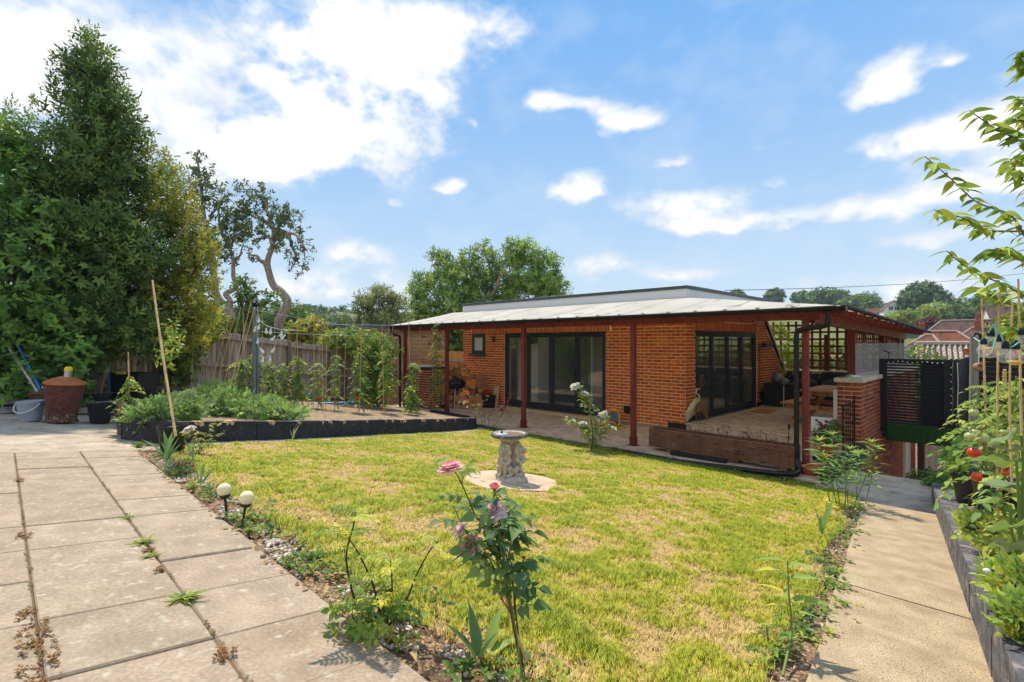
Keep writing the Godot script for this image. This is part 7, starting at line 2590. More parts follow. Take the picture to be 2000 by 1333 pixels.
	var bl := courses(P(-12.345, -0.2, 8.95), Vector3.FORWARD, Vector3.RIGHT, 1.05, 0.0, 1.18, [])
	bl += courses(P(-13.55, -0.2, 8.945), Vector3.RIGHT, Vector3.BACK, 1.2, 0.0, 1.18, [])
	lay_bricks(bl, t, [Color8(150, 80, 58), Color8(130, 68, 52), Color8(160, 92, 66)], "barbecue_brick")
	b = MB.new()
	b.bbox(P(-12.95, 1.01, 9.47), Vector3(1.3, 0.06, 1.15), 0.01)
	obj("slab", b, mats["bitumen"], t)
	t = thing("panel_fence", "bright tan fence panel with a grey rail behind the log pile", "fence", P(-13.9, -0.2, 11.4))
	for k in 14:
		b = MB.new()
		b.bbox(P(-16.2 + 0.25 * k, 0.62, 11.7), Vector3(0.244, 1.64, 0.02), 0.003)
		obj("board", b, laid(mat("tan_board", Color.WHITE, 0.8), tex("tan", 256, 202, Color8(176, 120, 62), Color8(200, 146, 84), 0.02, 0.14, 0.1, Color8(140, 92, 48), 0.02, 0.7, 0.1, 6), Vector3(1, 0.4, 1)), t)
	for y in [0.55, 1.12]:
		b = MB.new()
		b.bbox(P(-14.55, y, 11.66), Vector3(3.4, 0.07, 0.05), 0.005)
		obj("rail", b, mats["fence_board_0"], t)
	# neighbour's garden building
	z = 19.0
	t = thing("timber_outbuilding", "long brown timber clad outbuilding with flat dark roof beyond the fence", "shed", at(740, 720, z))
	var a0 := at(597, 700, z - 0.6)
	var a1 := at(875, 700, z + 1.6)
	a0.y = -1.0
	a1.y = -1.0
	var dirx := (a1 - a0).normalized()
	var back := Vector3(dirx.z, 0, -dirx.x)
	if back.dot(Vector3(-0.7, 0, -0.7)) < 0: back = -back
	var bs := Basis(dirx, Vector3.UP, -back)
	var ln := a0.distance_to(a1)
	for k in 22:
		b = MB.new()
		b.bbox(a0 + dirx * ln * 0.5 + Vector3.UP * (0.15 * k + 0.075), Vector3(ln, 0.142, 0.03), 0.006, bs)
		obj("board", b, laid(mat("cladding", Color.WHITE, 0.8), tex("clad", 256, 203, Color8(136, 108, 80), Color8(166, 136, 104), 0.02, 0.14, 0.12, Color8(110, 84, 60), 0.02, 0.7, 0.1, 6), Vector3(0.4, 1, 0.4)), t)
	b = MB.new()
	b.box(a0 + dirx * ln * 0.5 + back * 1.5 + Vector3.UP * 1.62, Vector3(ln, 3.24, 2.9), bs)
	obj("wall", b, mats["cladding"], t)
	b = MB.new()
	b.bbox(a0 + dirx * ln * 0.5 + back * 1.4 + Vector3.UP * 3.36, Vector3(ln + 0.3, 0.16, 3.4), 0.03, bs)
	obj("roof", b, mat("slate_felt", Color8(84, 88, 100), 0.7), t)

func terrace_things() -> void:
	rng.seed = 181
	# the garden wall on the right of the terrace: pier face, long flank and coping
	var t := thing("garden_wall", "red brick parapet wall with pale coping stones on the right of the terrace", "garden wall", P(-2.2, -2.5, 13.8))
	var b := MB.new()
	b.span(P(-2.375, -2.6, 10.71), P(-2.04, 1.05, 17.2))
	obj("core", b, mats["mortar"], t)
	var bl := courses(P(-2.03, -2.55, 10.70), Vector3.FORWARD, Vector3.RIGHT, 6.4, 0.0, 3.58, [[4.45, 5.25, 0.0, 2.05]])
	bl += courses(P(-2.385, -2.55, 10.70), Vector3.RIGHT, Vector3.BACK, 0.355, 0.0, 3.58, [], 0.1125)
	bl += courses(P(-2.385, 0.0, 17.1), Vector3.BACK, Vector3.LEFT, 6.3, 0.0, 1.05, [])
	lay_bricks(bl, t, [Color8(164, 84, 58), Color8(148, 74, 52), Color8(172, 94, 66), Color8(136, 66, 50)], "wall_brick")
	var cs := laid(mat("coping_stone", Color.WHITE, 0.85), tex("coping", 256, 211, Color8(182, 170, 148), Color8(208, 198, 178), 0.02, 0.12, 0.08, Color8(150, 140, 122), 0.03, 0.68, 0.12), Vector3(1, 1, 1))
	for k in 8:
		b = MB.new()
		b.bbox(P(-2.205, 1.09, 10.64 + 0.42 + 0.84 * k), Vector3(0.44, 0.075, 0.832), 0.008)
		obj("coping", b, cs, t)
	b = MB.new()
	b.bbox(P(-2.0, -0.17, 9.45), Vector3(0.09, 0.34, 2.5), 0.01)
	obj("kerb_block", b, mats["bitumen"], t)
	# door to the basement in its flank
	b = MB.new()
	b.span(P(-2.035, -2.5, 15.2), P(-1.985, -0.48, 15.29))
	b.span(P(-2.035, -2.5, 15.85), P(-1.985, -0.48, 15.92))
	b.span(P(-2.035, -0.58, 15.2), P(-1.985, -0.48, 15.92))
	var dr := obj("door_frame", b, mat("cream_paint", Color8(206, 196, 176), 0.6), t)
	b = MB.new()
	b.span(P(-2.03, -2.5, 15.29), P(-2.0, -0.58, 15.85))
	obj("door", b, mat("cream_door", Color8(190, 178, 156), 0.6), dr)
	# back wall of the terrace
	t = thing("terrace_back_wall", "low brick wall with pale coping under the trellis behind the sofa", "garden wall", P(-3.8, 0.0, 17.2))
	b = MB.new()
	b.span(P(HU + 0.01, -0.3, 17.12), P(-2.39, 0.86, 17.4))
	obj("core", b, mats["mortar"], t)
	lay_bricks(courses(P(HU + 0.01, 0.0, 17.11), Vector3.RIGHT, Vector3.BACK, 2.85, 0.0, 0.86, []), t, [Color8(158, 82, 58), Color8(142, 72, 52)], "back_brick")
	for k in 4:
		b = MB.new()
		b.bbox(P(HU + 0.36 + 0.72 * k, 0.90, 17.26), Vector3(0.715, 0.075, 0.4), 0.008)
		obj("coping", b, cs, t)
	# trellis
	t = thing("trellis_screen", "dark red square timber trellis closing the back of the terrace", "trellis", P(-4.0, 0.9, 17.36))
	var red: Material = mats["stained_wood"]
	for k in 17:
		b = MB.new()
		b.bbox(P(-5.86 + 0.22 * k, 1.68, 17.42), Vector3(0.065, 1.48, 0.02), 0.003)
		obj("slat", b, red, t)
	for k in 7:
		b = MB.new()
		b.bbox(P(-4.1, 1.02 + 0.212 * k, 17.4), Vector3(3.6, 0.06, 0.018), 0.003)
		obj("slat", b, red, t)
	t = thing("trellis_screen", "dark red timber trellis along the far right side of the terrace", "trellis", P(-2.45, 1.1, 14.5))
	for k in 24:
		b = MB.new()
		b.bbox(P(-2.44, 1.55, 12.1 + 0.22 * k), Vector3(0.02, 0.92, 0.06), 0.003)
		obj("slat", b, red, t)
	for k in 5:
		b = MB.new()
		b.bbox(P(-2.415, 1.16 + 0.2 * k, 14.65), Vector3(0.018, 0.055, 5.2), 0.003)
		obj("slat", b, red, t)
	# greenery behind and on it
	t = thing("terrace_hedge", "green hedge growing behind the dark red trellis", "hedge", P(-3.5, -1.0, 18.4))
	for k in 5:
		limb(t, "stem", [P(-6.0 + k, -2.6, 18.5), P(-6.0 + k, 0.5, 18.5), P(-5.9 + k, 1.6, 18.5)], 0.05, 0.02, mats["bark"], 6)
	crown(t, "foliage", twig("shrub_twig", 7, 0.075, 0.045, 0.13), [[P(-5.5, 0.8, 18.6), Vector3(1.2, 0.9, 0.5)], [P(-4.0, 1.0, 18.6), Vector3(1.2, 0.85, 0.5)], [P(-2.6, 0.8, 18.6), Vector3(1.0, 1.0, 0.5)], [P(-1.8, 0.5, 18.2), Vector3(0.5, 1.0, 0.5)], [P(-7.0, 1.0, 18.8), Vector3(1.2, 0.9, 0.5)]], 3000, LEAF_MID + LEAF_LIGHT, 1.2, 0.02, 1.2)
	t = thing("climbing_plant", "yellow-green climber on a small pale trellis beside the side wall", "climber", P(-4.6, 0.0, 16.6))
	b = MB.new()
	for k in 4: b.tube([at(1533 + 8 * k, 752, 15.6), at(1530 + 9 * k, 690, 15.6)], [0.008], 5)
	for k in 3: b.tube([at(1532, 748 - 22 * k, 15.6), at(1558, 748 - 22 * k, 15.6)], [0.008], 5)
	obj("little_trellis", b, mat("pale_lattice", Color8(206, 180, 90), 0.7), t)
	crown(t, "foliage", twig("shrub_twig", 7, 0.075, 0.045, 0.13), [[at(1540, 725, 15.5), Vector3(0.28, 0.3, 0.2)], [at(1530, 690, 15.6), Vector3(0.22, 0.3, 0.2)], [at(1525, 650, 15.8), Vector3(0.25, 0.35, 0.2)], [at(1600, 685, 15.9), Vector3(0.22, 0.2, 0.15)], [at(1550, 670, 15.9), Vector3(0.15, 0.3, 0.15)]], 200, [Color(0.36, 0.38, 0.04), Color(0.28, 0.34, 0.04), Color(0.18, 0.26, 0.04)], 1.0, -0.1)
	# corner sofa
	t = thing("corner_sofa", "dark charcoal outdoor sofa with plump cushions under the trellis", "sofa", P(-3.7, 0.0, 16.5))
	var fab := mat("charcoal_fabric", Color8(50, 50, 54), 0.95)
	b = MB.new()
	b.bbox(P(-3.75, 0.17, 16.45), Vector3(2.7, 0.3, 0.9), 0.02)
	b.bbox(P(-3.75, 0.45, 16.98), Vector3(2.7, 0.6, 0.14), 0.03)
	obj("frame", b, mat("rattan_black", Color8(30, 30, 33), 0.7), t)
	for k in 3:
		b = MB.new()
		b.bbox(P(-4.65 + 0.9 * k, 0.40, 16.4), Vector3(0.87, 0.18, 0.8), 0.07)
		obj("seat_cushion", b, fab, t)
		b = MB.new()
		b.bbox(P(-4.65 + 0.9 * k, 0.70, 16.82), Vector3(0.86, 0.45, 0.2), 0.08, Basis(Vector3.RIGHT, -0.15))
		obj("back_cushion", b, fab, t)
	for q in [[-3.75, 0.3], [-2.75, -0.2], [-4.4, 0.1]]:
		b = MB.new()
		b.ball(P(q[0], 0.58, 16.45), Vector3(0.27, 0.16, 0.12), 14, 10, Basis(Vector3.UP, q[1]))
		obj("scatter_cushion", b, mat("slate_fabric", Color8(74, 76, 82), 0.95), t)
	# picnic table
	t = thing("picnic_table", "warm varnished timber picnic table with bench seats on the terrace", "picnic table", P(-3.0, 0.0, 13.0))
	var pine := laid(mat("varnished_pine", Color.WHITE, 0.45), tex("varnish", 512, 221, Color8(168, 106, 46), Color8(200, 142, 78), 0.02, 0.14, 0.12, Color8(130, 78, 34), 0.025, 0.68, 0.1, 8), Vector3(1.0, 1.0, 0.35))
	for k in 5:
		b = MB.new()
		b.bbox(P(-3.32 + 0.16 * k, 0.74, 13.0), Vector3(0.152, 0.035, 1.7), 0.005)
		obj("top_board", b, pine, t)
	for s in [-1.0, 1.0]:
		for k in 2:
			b = MB.new()
			b.bbox(P(-3.0 + s * (0.58 + 0.15 * k), 0.44, 13.0), Vector3(0.142, 0.035, 1.7), 0.005)
			obj("seat_board", b, pine, t)
	for w in [12.35, 13.65]:
		for s in [-1.0, 1.0]:
			b = MB.new()
			b.beam(P(-3.0 + s * 0.62, 0.0, w), P(-3.0 + s * 0.22, 0.72, w), 0.045, 0.1)
			obj("leg", b, pine, t)
		b = MB.new()
		b.bbox(P(-3.0, 0.36, w + 0.05), Vector3(1.5, 0.1, 0.045), 0.005)
		b.bbox(P(-3.0, 0.67, w + 0.05), Vector3(0.78, 0.09, 0.045), 0.005)
		obj("cross_rail", b, pine, t)
	# black storage box, lamp, door mat
	t = thing("storage_box", "black slatted storage box in the corner by the side wall", "storage box", P(-4.9, 0.0, 15.5))
	b = MB.new()
	b.bbox(P(-4.85, 0.3, 15.5), Vector3(0.6, 0.56, 0.7), 0.01)
	obj("body", b, mats["rattan_black"], t)
	for k in 6:
		b = MB.new()
		b.bbox(P(-4.85, 0.07 + 0.092 * k, 15.14), Vector3(0.62, 0.08, 0.02), 0.006)
		b.bbox(P(-4.54, 0.07 + 0.092 * k, 15.5), Vector3(0.02, 0.08, 0.7), 0.006)
		obj("slat", b, mat("box_slat", Color8(44, 45, 48), 0.6), t)
	b = MB.new()
	b.bbox(P(-4.85, 0.61, 15.5), Vector3(0.66, 0.045, 0.76), 0.012)
	obj("lid", b, mats["box_slat"], t)
	t = thing("covered_fan", "grey domed object with a red top on the black storage box", "cover", P(-4.85, 0.63, 15.4))
	b = MB.new()
	b.ball(P(-4.88, 0.76, 15.4), Vector3(0.17, 0.15, 0.15), 14, 10)
	b.ball(P(-4.66, 0.70, 15.3), Vector3(0.12, 0.09, 0.12), 12, 8)
	obj("dome", b, mat("dull_steel", Color8(120, 122, 126), 0.4, 0.3), t)
	b = MB.new()
	b.ball(P(-4.92, 0.86, 15.42), Vector3(0.12, 0.06, 0.12), 12, 6)
	obj("top", b, mat("dull_red", Color8(122, 50, 48), 0.6), t)
	f_lamp(P(-4.55, 0.0, 14.85))
	t = thing("door_mat", "flat tan door mat on the terrace before the side doors", "door mat", P(-4.75, 0.0, 13.9))
	b = MB.new()
	b.bbox(P(-4.72, 0.012, 13.85), Vector3(0.45, 0.02, 0.75), 0.004, Basis(Vector3.UP, 0.1))
	obj("mat", b, mat("coir", Color8(176, 118, 58), 0.95), t)
	# low white board across the terrace opening
	t = thing("pet_gate", "low white panel standing on the terrace edge beside the brick pier", "panel", P(-2.6, 0.0, 10.8))
	b = MB.new()
	b.bbox(P(-2.62, 0.20, 10.78), Vector3(0.42, 0.36, 0.025), 0.004)
	for k in 5: b.bbox(P(-2.79 + 0.085 * k, 0.2, 10.765), Vector3(0.07, 0.33, 0.008), 0.002)
	obj("board", b, mats["inner_door_white"], t)
	b = MB.new()
	b.bbox(P(-2.44, 0.45, 10.85), Vector3(0.07, 0.9, 0.07), 0.006)
	obj("white_post", b, mats["inner_door_white"], t)
	# iron gate standing open
	t = thing("iron_gate", "small black wrought iron gate standing open against the brick pier", "gate", P(-2.1, 0.0, 10.2))
	var iron := mat("wrought_iron", Color8(20, 20, 22), 0.45, 0.3)
	b = MB.new()
	for w in [9.78, 10.58]:
		b.tube([P(-2.1, -0.12, w), P(-2.1, 0.80 if w > 10 else 0.72, w)], [0.014], 8)
		b.ball(P(-2.1, 0.82 if w > 10 else 0.74, w), Vector3(0.02, 0.02, 0.02), 8, 6)
	for y in [-0.05, 0.60]: b.tube([P(-2.1, y, 9.78), P(-2.1, y, 10.58)], [0.009], 6)
	obj("frame", b, iron, t)
	for k in 5:
		b = MB.new()
		var w := 9.78 + 0.133 * (k + 1)
		b.tube([P(-2.1, -0.05, w), P(-2.1, 0.70, w)], [0.007], 6)
		b.lathe(P(-2.1, 0.70, w), [Vector2(0.006, 0.0), Vector2(0.016, 0.02), Vector2(0.0, 0.06)], 8)
		obj("bar", b, iron, t)
	# bird sculpture
	t = thing("bird_sculpture", "rustic metal bird sculpture with gold and brown wings at the house corner", "sculpture", P(-5.05, 0.0, 10.8))
	var z := 11.2
	var gold := mat("aged_gold", Color8(186, 172, 128), 0.5, 0.35)
	var brown := mat("aged_bronze", Color8(128, 96, 46), 0.5, 0.4)
	for q in [[[1360, 776], [1348, 790], [1338, 808], [1341, 826], [1354, 812], [1358, 795], [1366, 782]], [[1364, 776], [1376, 786], [1384, 805], [1382, 824], [1373, 808], [1368, 792]]]:
		b = MB.new()
		var c := Vector3.ZERO
		var pp := []
		for w in q:
			var p := at(w[0], w[1], z)
			pp.append(p)
			c += p
		c /= pp.size()
		c += Vector3(0.707, 0, 0.707) * 0.045
		for k in pp.size():
			var p0: Vector3 = pp[k]
			var p1: Vector3 = pp[(k + 1) % pp.size()]
			b.tri(c, p1, p0)
			b.tri(c - Vector3(0.707, 0, 0.707) * 0.07, p0, p1)
		for k in 4: b.tube([c.lerp(pp[k], 0.2), pp[k].lerp(c, 0.05)], [0.006], 4)
		obj("wing", b, gold if q[0][0] == 1360 else brown, t)
	b = MB.new()
	b.tube(curve([at(1364, 785, z), at(1366, 774, z), at(1360, 768, z), at(1362, 760, z), at(1368, 762, z)], 4), [0.05, 0.03, 0.028, 0.02], 8)
	obj("body", b, gold, t)
	b = MB.new()
	b.tube(curve([at(1366, 764, z), at(1370, 752, z), at(1368, 738, z), at(1373, 734, z), at(1374, 742, z)], 4), [0.028, 0.026, 0.022], 8)
	obj("neck", b, mat("rust_brown", Color8(98, 58, 44), 0.7), t)
	for x in [1360, 1368]:
		b = MB.new()
		b.tube([at(x, 790, z), at(x, 826, z)], [0.007], 6)
		obj("leg", b, brown, t)
	# pots by the pier
	var f := P(-2.32, -0.19, 9.7)
	t = thing("terracotta_pot", "large terracotta pot of flowering stems on a dark saucer by the iron gate", "plant pot", f)
	var clay := laid(mat("terracotta", Color.WHITE, 0.85), tex("clay", 256, 231, Color8(176, 88, 52), Color8(204, 114, 72), 0.03, 0.14, 0.1, Color8(216, 176, 146), 0.03, 0.7, 0.12), Vector3(2, 2, 2))
	b = MB.new()
	b.lathe(f, [Vector2(0.0, 0.03), Vector2(0.12, 0.03), Vector2(0.165, 0.24), Vector2(0.18, 0.24), Vector2(0.185, 0.30), Vector2(0.17, 0.30), Vector2(0.155, 0.24), Vector2(0.0, 0.25)], 28)
	obj("pot", b, clay, t)
	b = MB.new()
	b.lathe(f, [Vector2(0.0, 0.0), Vector2(0.19, 0.0), Vector2(0.21, 0.035), Vector2(0.2, 0.035), Vector2(0.18, 0.012), Vector2(0.0, 0.012)], 28)
	obj("saucer", b, mats["bitumen"], t)
	crown(t, "foliage", twig("weed_twig", 7, 0.045, 0.026, 0.06), [[f + Vector3(0, 0.40, 0), Vector3(0.17, 0.14, 0.17)], [f + Vector3(0.1, 0.52, -0.1), Vector3(0.1, 0.12, 0.1)]], 150, LEAF_MID + [Color(0.26, 0.14, 0.06)], 1.2, -0.2, 4.0)
	for k in 9:
		b = MB.new()
		var p := f + Vector3(R(-0.15, 0.15), R(0.5, 0.66), R(-0.15, 0.15))
		b.tube([f + Vector3(0, 0.26, 0), p], [0.004], 4)
		b.ball(p, Vector3(0.026, 0.02, 0.026), 8, 6)
		obj("seed_head", b, mat("seed_head_brown", Color8(110, 48, 52), 0.85), t)
	f = P(-2.25, -0.2, 8.55)
	t = thing("terracotta_bowl", "small terracotta bowl beside the foot of the corner post", "plant pot", f)
	b = MB.new()
	b.lathe(f, [Vector2(0.0, 0.0), Vector2(0.09, 0.0), Vector2(0.14, 0.11), Vector2(0.15, 0.12), Vector2(0.15, 0.15), Vector2(0.138, 0.15), Vector2(0.125, 0.10), Vector2(0.0, 0.09)], 24)
	obj("bowl", b, clay, t)
	# clear ribbed sheet on the wall
	t = thing("polycarbonate_sheet", "clear twin wall plastic sheet standing on the brick parapet wall", "plastic sheet", P(-2.15, 1.13, 14.0))
	var pc := mat("polycarbonate", Color(0.80, 0.82, 0.84, 0.16), 0.3)
	pc.transparency = BaseMaterial3D.TRANSPARENCY_ALPHA
	b = MB.new()
	b.box(P(-2.15, 1.44, 14.1), Vector3(0.01, 0.62, 6.3))
	obj("sheet", b, pc, t)
	b = MB.new()
	for k in 42: b.box(P(-2.15, 1.44, 11.0 + 0.15 * k), Vector3(0.013, 0.61, 0.006))
	obj("ribs", b, pc, t).set_meta("kind", "stuff")
	t = thing("wall_litter", "potted green sprig, pale cloth and tools on the end of the parapet wall", "ornament", P(-2.2, 1.13, 10.8))
	b = MB.new()
	b.bbox(P(-2.12, 1.16, 10.72), Vector3(0.14, 0.05, 0.1), 0.015, Basis(Vector3.UP, 0.5))
	obj("cloth", b, mat("pale_cloth", Color8(206, 200, 196), 0.9), t)
	b = MB.new()
	for k in 14: b.leaf(P(-2.2, 1.14, 10.78), Vector3(R(-1, 1), R(0.3, 1), R(-1, 1)).normalized(), Vector3.UP, 0.09, 0.035, 0.3, 0.2, 2)
	obj("sprig", b, mat("sprig_green", Color8(82, 142, 96), 0.6), t)
	b = MB.new()
	b.tube([P(-2.38, 1.135, 10.85), P(-2.24, 1.15, 10.75)], [0.012], 6)
	b.tube([P(-2.36, 1.135, 10.72), P(-2.26, 1.16, 10.72)], [0.014], 6)
	obj("tools", b, mats["stem_brown"], t)

func f_lamp(f: Vector3) -> void:
	var t := thing("slim_stand", "slim pale metal stand with round foot before the black storage box", "stand", f)
	var b := MB.new()
	b.lathe(f, [Vector2(0.0, 0.0), Vector2(0.15, 0.0), Vector2(0.15, 0.012), Vector2(0.02, 0.025), Vector2(0.0, 0.025)], 24)
	b.tube([f, f + Vector3(0, 0.62, 0)], [0.014], 8)
	obj("stand", b, mat("pale_metal", Color8(196, 194, 190), 0.4), t)
	b = MB.new()
	b.lathe(f + Vector3(0, 0.62, 0), [Vector2(0.03, 0.0), Vector2(0.075, 0.05), Vector2(0.075, 0.15), Vector2(0.0, 0.16)], 16)
	obj("head", b, mats["dull_steel"], t)

# ---------------------------------------------------------------- the right side
func right_side() -> void:
	rng.seed = 191
	# raised bed wall along the path
	var grey := rough_up(laid(mat("dark_block", Color.WHITE, 0.9), tex("dark_block", 512, 241, Color8(72, 72, 76), Color8(112, 109, 110), 0.012, 0.14, 0.16, Color8(138, 124, 112), 0.02, 0.60, 0.16), Vector3(1, 1, 1)), bump("grit", 9, 0.09), 0.4)
	var t := thing("path_bed_wall", "dark grey block retaining wall of the planted bed along the right path", "garden wall", G(-0.45, 5.5))
	var uw := func(w): return -0.09 - 0.1337 * (w - 2.9)
	var w := -2.0
	while w < 8.2:
		var w1 := minf(w + 0.45, 8.3)
		for c in 2:
			var b := MB.new()
			var u0: float = uw.call(w) + R(-0.004, 0.004)
			var u1: float = uw.call(w1)
			var h0 := -0.1 if c == 0 else 0.212
			var h1 := 0.205 if c == 0 else 0.285
			var wd := 0.13 if c == 0 else 0.19
			var sh := -0.0 if c == 0 else -0.012
			var e := 0.003
			var q := [G(u0 + sh, w + e, h0), G(u0 + wd, w + e, h0), G(u1 + wd, w1 - e, h0), G(u1 + sh, w1 - e, h0)]
			var k := [G(u0 + sh, w + e, h1), G(u0 + wd, w + e, h1), G(u1 + wd, w1 - e, h1), G(u1 + sh, w1 - e, h1)]
			for m in 4: b.quad(q[m], q[(m + 1) % 4], k[(m + 1) % 4], k[m])
			b.quad(k[0], k[1], k[2], k[3])
			obj("wall_block" if c == 0 else "coping_block", b, grey, t)
		w += 0.45
	var en := MB.new()
	for k in 5:
		en.bbox(P(uw.call(8.3) + 0.06, gy(8.2) + 0.10 - 0.1 * k, 8.36 + 0.12 * k), Vector3(0.15, 0.34, 0.13), 0.03)
	obj("stepped_end", en, grey, t)
	var s := MB.new()
	sheet(s, [Vector2(0.5, -2.0), Vector2(4.5, -2.0), Vector2(4.5, 8.2), Vector2(-0.70, 8.2), Vector2(0.0, 2.9)], 0.2)
	for k in 8:
		var w0 := 8.2 + 0.4 * k
		var w1 := w0 + 0.4
		var y0 := lerpf(gy(8.2) + 0.2, -2.4, smoothstep(8.2, 11.4, w0))
		var y1 := lerpf(gy(8.2) + 0.2, -2.4, smoothstep(8.2, 11.4, w1))
		s.quad(P(-0.70, y0, w0), P(4.5, y0, w0), P(4.5, y1, w1), P(-0.70, y1, w1))
	struct("bed_soil_ground", s, mats["soil"])
	# balcony with slatted screens
	var blk := mat("black_stain", Color8(26, 26, 29), 0.6)
	t = thing("slatted_balcony", "black slatted timber balcony screen beside the brick pier, artificial turf below", "balcony", P(-1.4, 0.0, 12.6))
	var fw := 12.5
	for k in 23:
		var b := MB.new()
		var y := 0.12 + 0.057 * k
		b.bbox(P(-1.45, y, fw), Vector3(1.0, 0.036, 0.022), 0.003)
		obj("slat", b, blk, t)
		b = MB.new()
		b.bbox(P(-0.86, y, 13.7), Vector3(0.022, 0.046, 2.3), 0.003)
		obj("slat", b, blk, t)
	for q in [[-1.99, fw], [-1.0, fw], [-0.88, fw], [-0.88, 14.9]]:
		var b := MB.new()
		b.bbox(P(q[0], 0.72, q[1] - 0.01), Vector3(0.12 if q[0] < -0.95 else 0.08, 1.45, 0.1), 0.005)
		obj("post", b, blk, t)
	var b2 := MB.new()
	b2.bbox(P(-1.45, 1.415, fw - 0.005), Vector3(1.02, 0.06, 0.05), 0.005)
	b2.bbox(P(-0.86, 1.42, 13.7), Vector3(0.05, 0.06, 2.4), 0.005)
	obj("top_rail", b2, blk, t)
	b2 = MB.new()
	b2.bbox(P(-1.2, 0.74, fw + 0.06), Vector3(0.42, 1.28, 0.012), 0.003)
	obj("backing_board", b2, blk, t)
	b2 = MB.new()
	b2.bbox(P(-1.44, -0.08, 13.65), Vector3(1.12, 0.08, 2.3), 0.01)
	obj("deck", b2, blk, t)
	b2 = MB.new()
	var prev := []
	for k in 6:      # turf that rolls over the edge
		var a := PI * 0.5 * k / 5.0
		prev.append([fw - 0.02 - 0.04 * sin(a) , -0.03 - 0.04 * (1.0 - cos(a))])
	prev = [[14.8, -0.03]] + prev + [[fw - 0.055, -0.12]]
	for k in prev.size() - 1:
		b2.quad(P(-1.95, prev[k + 1][1], prev[k + 1][0]), P(-0.9, prev[k + 1][1], prev[k + 1][0]), P(-0.9, prev[k][1], prev[k][0]), P(-1.95, prev[k][1], prev[k][0]))
	b2.bbox(P(-1.42, 0.0, fw - 0.06), Vector3(1.02, 0.34, 0.05), 0.02)
	obj("turf", b2, rough_up(laid(mat("turf", Color.WHITE, 0.95), tex("turf", 256, 251, Color8(30, 66, 24), Color8(56, 98, 36), 0.03, 0.3, 0.4, Color8(80, 120, 50), 0.2, 0.66, 0.08), Vector3(3, 3, 3)), bump("pebble", 19, 0.16), 1.5), t)
	var tl := thing("fairy_lights", "string of tiny white fairy lights along the top rail of the black balcony", "string lights", P(-1.4, 1.42, fw))
	var bb := MB.new()
	for k in 16: bb.ball(P(-1.97 + 0.075 * k, 1.385 - 0.012 * sin(k * 1.3), fw - 0.045), Vector3(0.012, 0.012, 0.012), 6, 4)
	for k in 9: bb.ball(P(-0.95, 1.3 - 0.13 * k, fw - 0.07), Vector3(0.012, 0.012, 0.012), 6, 4)
	obj("bulbs", bb, mats["bulb_glass"], tl).set_meta("kind", "stuff")
	bb = MB.new()
	bb.tube(curve([P(-0.86, 1.4, fw - 0.09), P(-0.85, 1.0, fw - 0.1), P(-0.86, 0.6, fw - 0.09), P(-0.84, 0.35, fw - 0.1)], 4), [0.006], 5)
	obj("cable", bb, mats["white_plastic"], tl)
	tl = thing("solar_panel_lamp", "small dark solar panel on a stem above the corner of the balcony", "lamp", P(-1.9, 1.45, fw))
	bb = MB.new()
	bb.tube([P(-1.9, 1.44, fw), P(-1.9, 1.56, fw)], [0.008], 6)
	bb.bbox(P(-1.92, 1.58, fw), Vector3(0.14, 0.02, 0.1), 0.004, Basis(Vector3.BACK, -0.35))
	obj("panel", bb, mats["black_plastic"], tl)
	# dark fence that runs on to the right
	t = thing("slat_fence", "long black horizontal slat fence beyond the tomato plants on the right", "fence", P(1.5, -2.0, 15.2))
	for k in 14:
		var b := MB.new()
		b.bbox(P(1.6, 0.1 + 0.1 * k, 15.0), Vector3(4.9, 0.085, 0.02), 0.004)
		obj("slat", b, blk, t)
	for u in [-0.8, 0.8, 2.4, 4.0]:
		var b := MB.new()
		b.bbox(P(u, -0.5, 15.05), Vector3(0.09, 4.0, 0.09), 0.005)
		obj("post", b, blk, t)
	for k in 2:
		var o := P([-0.62, 0.02][k], 1.50, 15.0)
		tl = thing("window_box", ["wide terracotta window box on top of the dark fence beside the balcony", "short terracotta window box on the dark fence by the wooden post"][k], "planter", o)
		var b := MB.new()
		b.bbox(o + Vector3(0, 0.06, 0), Vector3(0.62 if k == 0 else 0.42, 0.13, 0.2), 0.015)
		b.bbox(o + Vector3(0, 0.12, 0), Vector3(0.66 if k == 0 else 0.46, 0.03, 0.23), 0.008)
		obj("trough", b, mats["terracotta"], tl)
	# brown post and pale fence seen under the balcony
	t = thing("timber_post", "dark brown timber post at the end of the basement wall under the balcony", "post", P(-1.95, -2.5, 16.6))
	var b := MB.new()
	b.bbox(P(-1.93, -1.2, 17.25), Vector3(0.14, 2.6, 0.14), 0.006)
	obj("post", b, mat("brown_stain", Color8(84, 54, 40), 0.7), t)
	t = thing("pale_fence", "pale grey close board fence seen below the balcony", "fence", P(0.0, -2.5, 18.3))
	for k in 26:
		b = MB.new()
		b.bbox(P(-2.0 + 0.145 * k, -1.45 + R(-0.02, 0.02), 18.3 + 0.004 * (k % 2)), Vector3(0.14, 2.2, 0.02), 0.004, Basis(Vector3.UP, 0.06))
		obj("board", b, laid(mat("pale_board", Color.WHITE, 0.9), tex("pale_grain", 256, 261, Color8(168, 154, 136), Color8(196, 184, 166), 0.02, 0.2, 0.14, Color8(132, 118, 100), 0.03, 0.7, 0.1, 8), Vector3(1.3, 0.3, 1.3)), t)
	# round wooden post with line and hanging reel
	var z := 6.0
	t = thing("line_post", "round weathered wooden post with a metal arm rising from the bed", "post", at(1900, 960, z))
	b = MB.new()
	b.tube([at(1899, 990, z), at(1904, 660, z)], [0.045, 0.042], 12)
